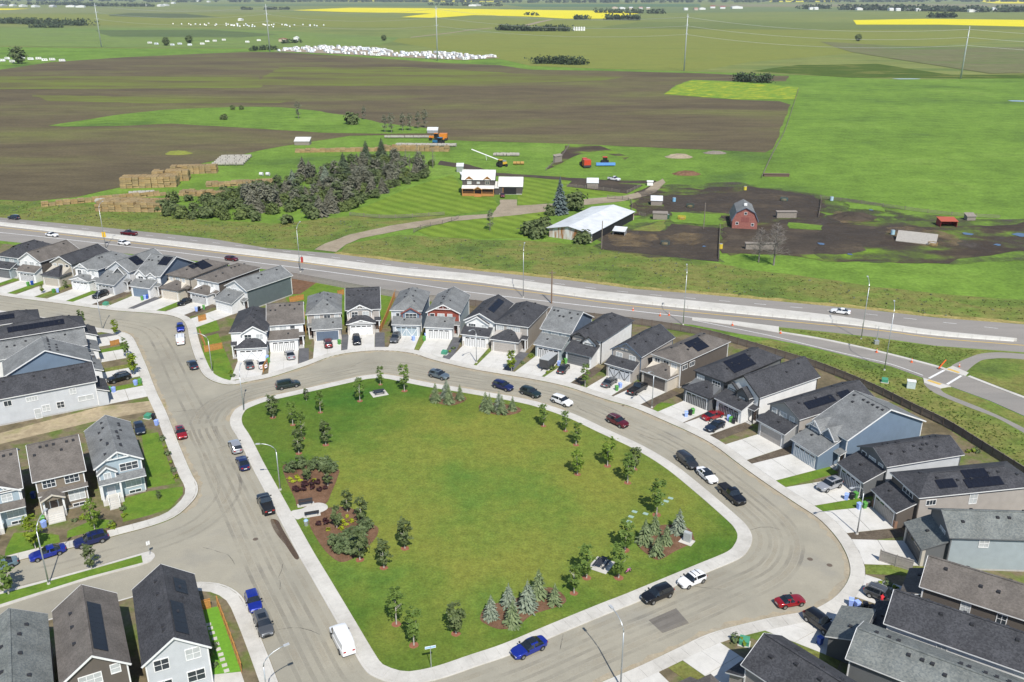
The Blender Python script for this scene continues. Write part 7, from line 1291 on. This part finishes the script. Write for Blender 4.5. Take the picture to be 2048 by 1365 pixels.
def farbuild(p,w_,d,h,c,rc,label,grp='distant farm buildings'):
    b=P(*p);k=('fb',w_,d,h,c,rc)
    if k not in CARS: CARS[k]=(MB().ext([(-w_/2,0),(w_/2,0),(w_/2,h),(0,h*1.4),(-w_/2,h)],'y',0,d).mesh('wall',flat('far_wall_%s'%c,dict(white=(.72,.72,.7),tan=(.5,.42,.32),grey=(.45,.46,.46))[c],.7)),MB().solid([(-w_/2-.5,-.5,h+.1),(0,-.5,h*1.4+.3),(w_/2+.5,-.5,h+.1),(-w_/2-.5,d+.5,h+.1),(0,d+.5,h*1.4+.3),(w_/2+.5,d+.5,h+.1)],[(0,1,4,3),(1,2,5,4)],.3).mesh('roof',flat('far_roof_%s'%rc,dict(white=(.7,.7,.69),red=(.3,.06,.05),grey=(.25,.26,.28),pink=(.5,.25,.22))[rc],.6)))
    o=empty('farm_building',(b.x,b.y,0),R(random.choice([0,90,80,10])),label,'building',grp);link('wall',CARS[k][0],o);link('roof',CARS[k][1],o)
farbuild((566,84),14,10,4,'tan','red','red roofed farmhouse behind the first trailer row');farbuild((592,82),8,8,5,'white','white','small white building right of the red roofed farmhouse')
farbuild((485,42),18,10,5,'white','white','pair of white sheds in the left field');farbuild((1262,37),20,12,7,'white','grey','white farmstead below the notched canola')
for i,(u,v) in enumerate([(1708,20.5),(1720,21),(1735,20),(1750,21),(1785,22),(1800,22.5),(1815,22),(1840,23),(1945,25),(1960,24.5),(1992,21),(2020,24),(2040,22),(1635,20),(1625,20)]): farbuild((u,v),30,20,9,'white','white' if i%3 else 'grey','white shed along the long dark tree belt')
for i,(u,v) in enumerate([(1230,18),(1245,19),(1265,19),(1285,19),(1300,19.5),(1375,21),(1395,21),(1405,20)]): farbuild((u,v),30,18,8,'white' if i%2 else 'tan','white' if i%3 else 'pink','small shed in the far central hamlet')
for i,(u,v) in enumerate([(1430,17),(1450,18),(1475,18)]): farbuild((u,v),60,26,10,'white','red' if i<2 else 'white','long red roofed barn in the far fields' if i<2 else 'long white barn in the far fields')
for i,(u,v) in enumerate([(300,13),(325,13.5),(335,12.5),(350,8),(10,13),(30,13),(50,14),(75,15),(110,15),(140,15),(160,15.5),(945,13),(955,12.5),(395,4),(420,5)]): farbuild((u,v),50,24,9,'white' if i%4 else 'grey','white','long pale shed near the left horizon' if u<500 else 'pale barn beyond the notched canola')
for i,u in enumerate((1148,1153,1158,1163,1168)):
    b=P(u,62);o=empty('grain_silo',(b.x,b.y,0),0,'white domed grain silo in the cluster by the shelter belt','silo','white grain silos');MB().tube([(0,0,0),(0,0,6.5)],2.3,14).build('silo_wall',M_white,o,smooth=False);MB().tube([(0,0,6.5),(0,0,7.6),(0,0,8.3)],[2.3,1.5,.2],14).build('silo_dome',M_white,o,smooth=True)
for i,(u,v,w_,l) in enumerate([((1035),50,0,0)][:0]): pass
field('far_track',[(1045,51.5),(1075,44),(1100,39.5),(1108,39.5),(1085,44.5),(1058,51.5)],.3,G_track,'pale gravel road beside the canola',100,1,60)
field('far_track',[(820,75),(900,66),(940,60),(985,56),(985,57),(940,61.3),(900,67.2),(822,76)],.3,G_track,'thin farm track across the far pasture',100,1,61)

# dust swept against the kerbs
for ln,sd,a,b,l in ((KB,-1,70,245,'sandy dust along the crescent gutter'),(KC,1,20,75,'sandy dust along the left block gutter'),(PK,1,0,60,'sandy dust along the upper park gutter')):
    q=resample(ln[a:b],1.);r_=random.Random(l);o1=offset(q,.02*sd);o2=[(x+(x2-x)*r_.uniform(.3,1.2),y+(y2-y)*r_.uniform(.3,1.2)) for (x,y),(x2,y2) in zip(o1,offset(q,1.*sd))]
    m=len(q);mb=MB().add([(x,y,.0235) for x,y in o1]+[(x,y,.0235) for x,y in o2],[(i,i+1,m+i+1,m+i) if sd>0 else (i+1,i,m+i,m+i+1) for i in range(m-1)]);tag(mb.build('kerb_dust',ground('gutter_dust_%d'%a,[(.33,.275,.19),(.36,.31,.225),(.3,.27,.21)],.3,fine=3,fa=.15)),l,'dust',None,'structure')
# wheel paths, dried mud and sealed cracks in the street
def film(line,off,wd,mat,label,z,a=0.,b=1.,name='road_wear'):
    q=resample(line,1.5);q=q[int(len(q)*a):max(int(len(q)*b),int(len(q)*a)+3)];o1=offset(q,off-wd/2);o2=offset(q,off+wd/2);m=len(q)
    mb=MB().add([(x,y,z) for x,y in o1]+[(x,y,z) for x,y in o2],[(i,i+1,m+i+1,m+i) for i in range(m-1)]);return tag(mb.build(name,mat),label,'road wear',None,'structure')
PKc=PK+[PK[0]]
for k,(of,wd) in enumerate(((2.6,.55),(4.3,.5),(5.6,.55),(7.2,.5))): film(PKc,of,wd,W_dark,'dark wheel path %s metres out from the park kerb'%of,.0290+.0006*k)
for k,(of,wd) in enumerate(((3.4,.6),(6.4,.8),(1.2,.7))): film(PKc,of,wd,W_pale,'dried mud streak %s metres out from the park kerb'%of,.0320+.0006*k)
for k,of in enumerate((-3.2,-5.,-6.6)): film(KC,-of,.5,W_dark if k%2==0 else W_pale,'wheel path %s metres out from the left block kerb'%-of,.0345+.0006*k)
_r=random.Random(3)
for i,(u,v,L) in enumerate([(430,900,9),(400,820,8),(560,1180,7),(640,1270,7),(1450,1180,8),(1560,1060,9),(1180,830,6),(700,735,6),(330,700,7),(1120,1300,7),(470,1130,8),(1330,880,6)]):
    b=P(u,v);a=_r.uniform(0,3.14);pts=[];x,y=b.x,b.y
    for j in range(9): pts.append((x,y));a+=_r.uniform(-.5,.5);x+=math.cos(a)*L/8;y+=math.sin(a)*L/8
    film(pts,0,.09,W_crack,'thin sealed crack number %d in the street surface'%(i+1) if 0 else 'thin sealed crack '+['by the left block corner','by the red hatchback','below the wet stain','beside the white van','by the lower park corner','on the crescent bend','by the dark red suv','above the picnic table','by the white capped pickup','by the bright blue crossover','near the royal blue hatchback','below the dark blue sedan'][i],.0365+.0003*i,name='road_crack')
# ---------------------------------------------------------------- air
hz=bpy.data.materials.new('haze_air');hz.use_nodes=True;t=hz.node_tree;t.nodes.remove(t.nodes['Principled BSDF']);pv=t.nodes.new('ShaderNodeVolumePrincipled');pv.inputs['Color'].default_value=(.78,.87,1,1);pv.inputs['Density'].default_value=3.6e-5;t.links.new(pv.outputs[0],t.nodes['Material Output'].inputs['Volume'])
tag(MB().box(-63000,63000,-63000,63000,-1,82).build('haze',hz),'thin summer haze over the farmland','haze',None,'stuff')
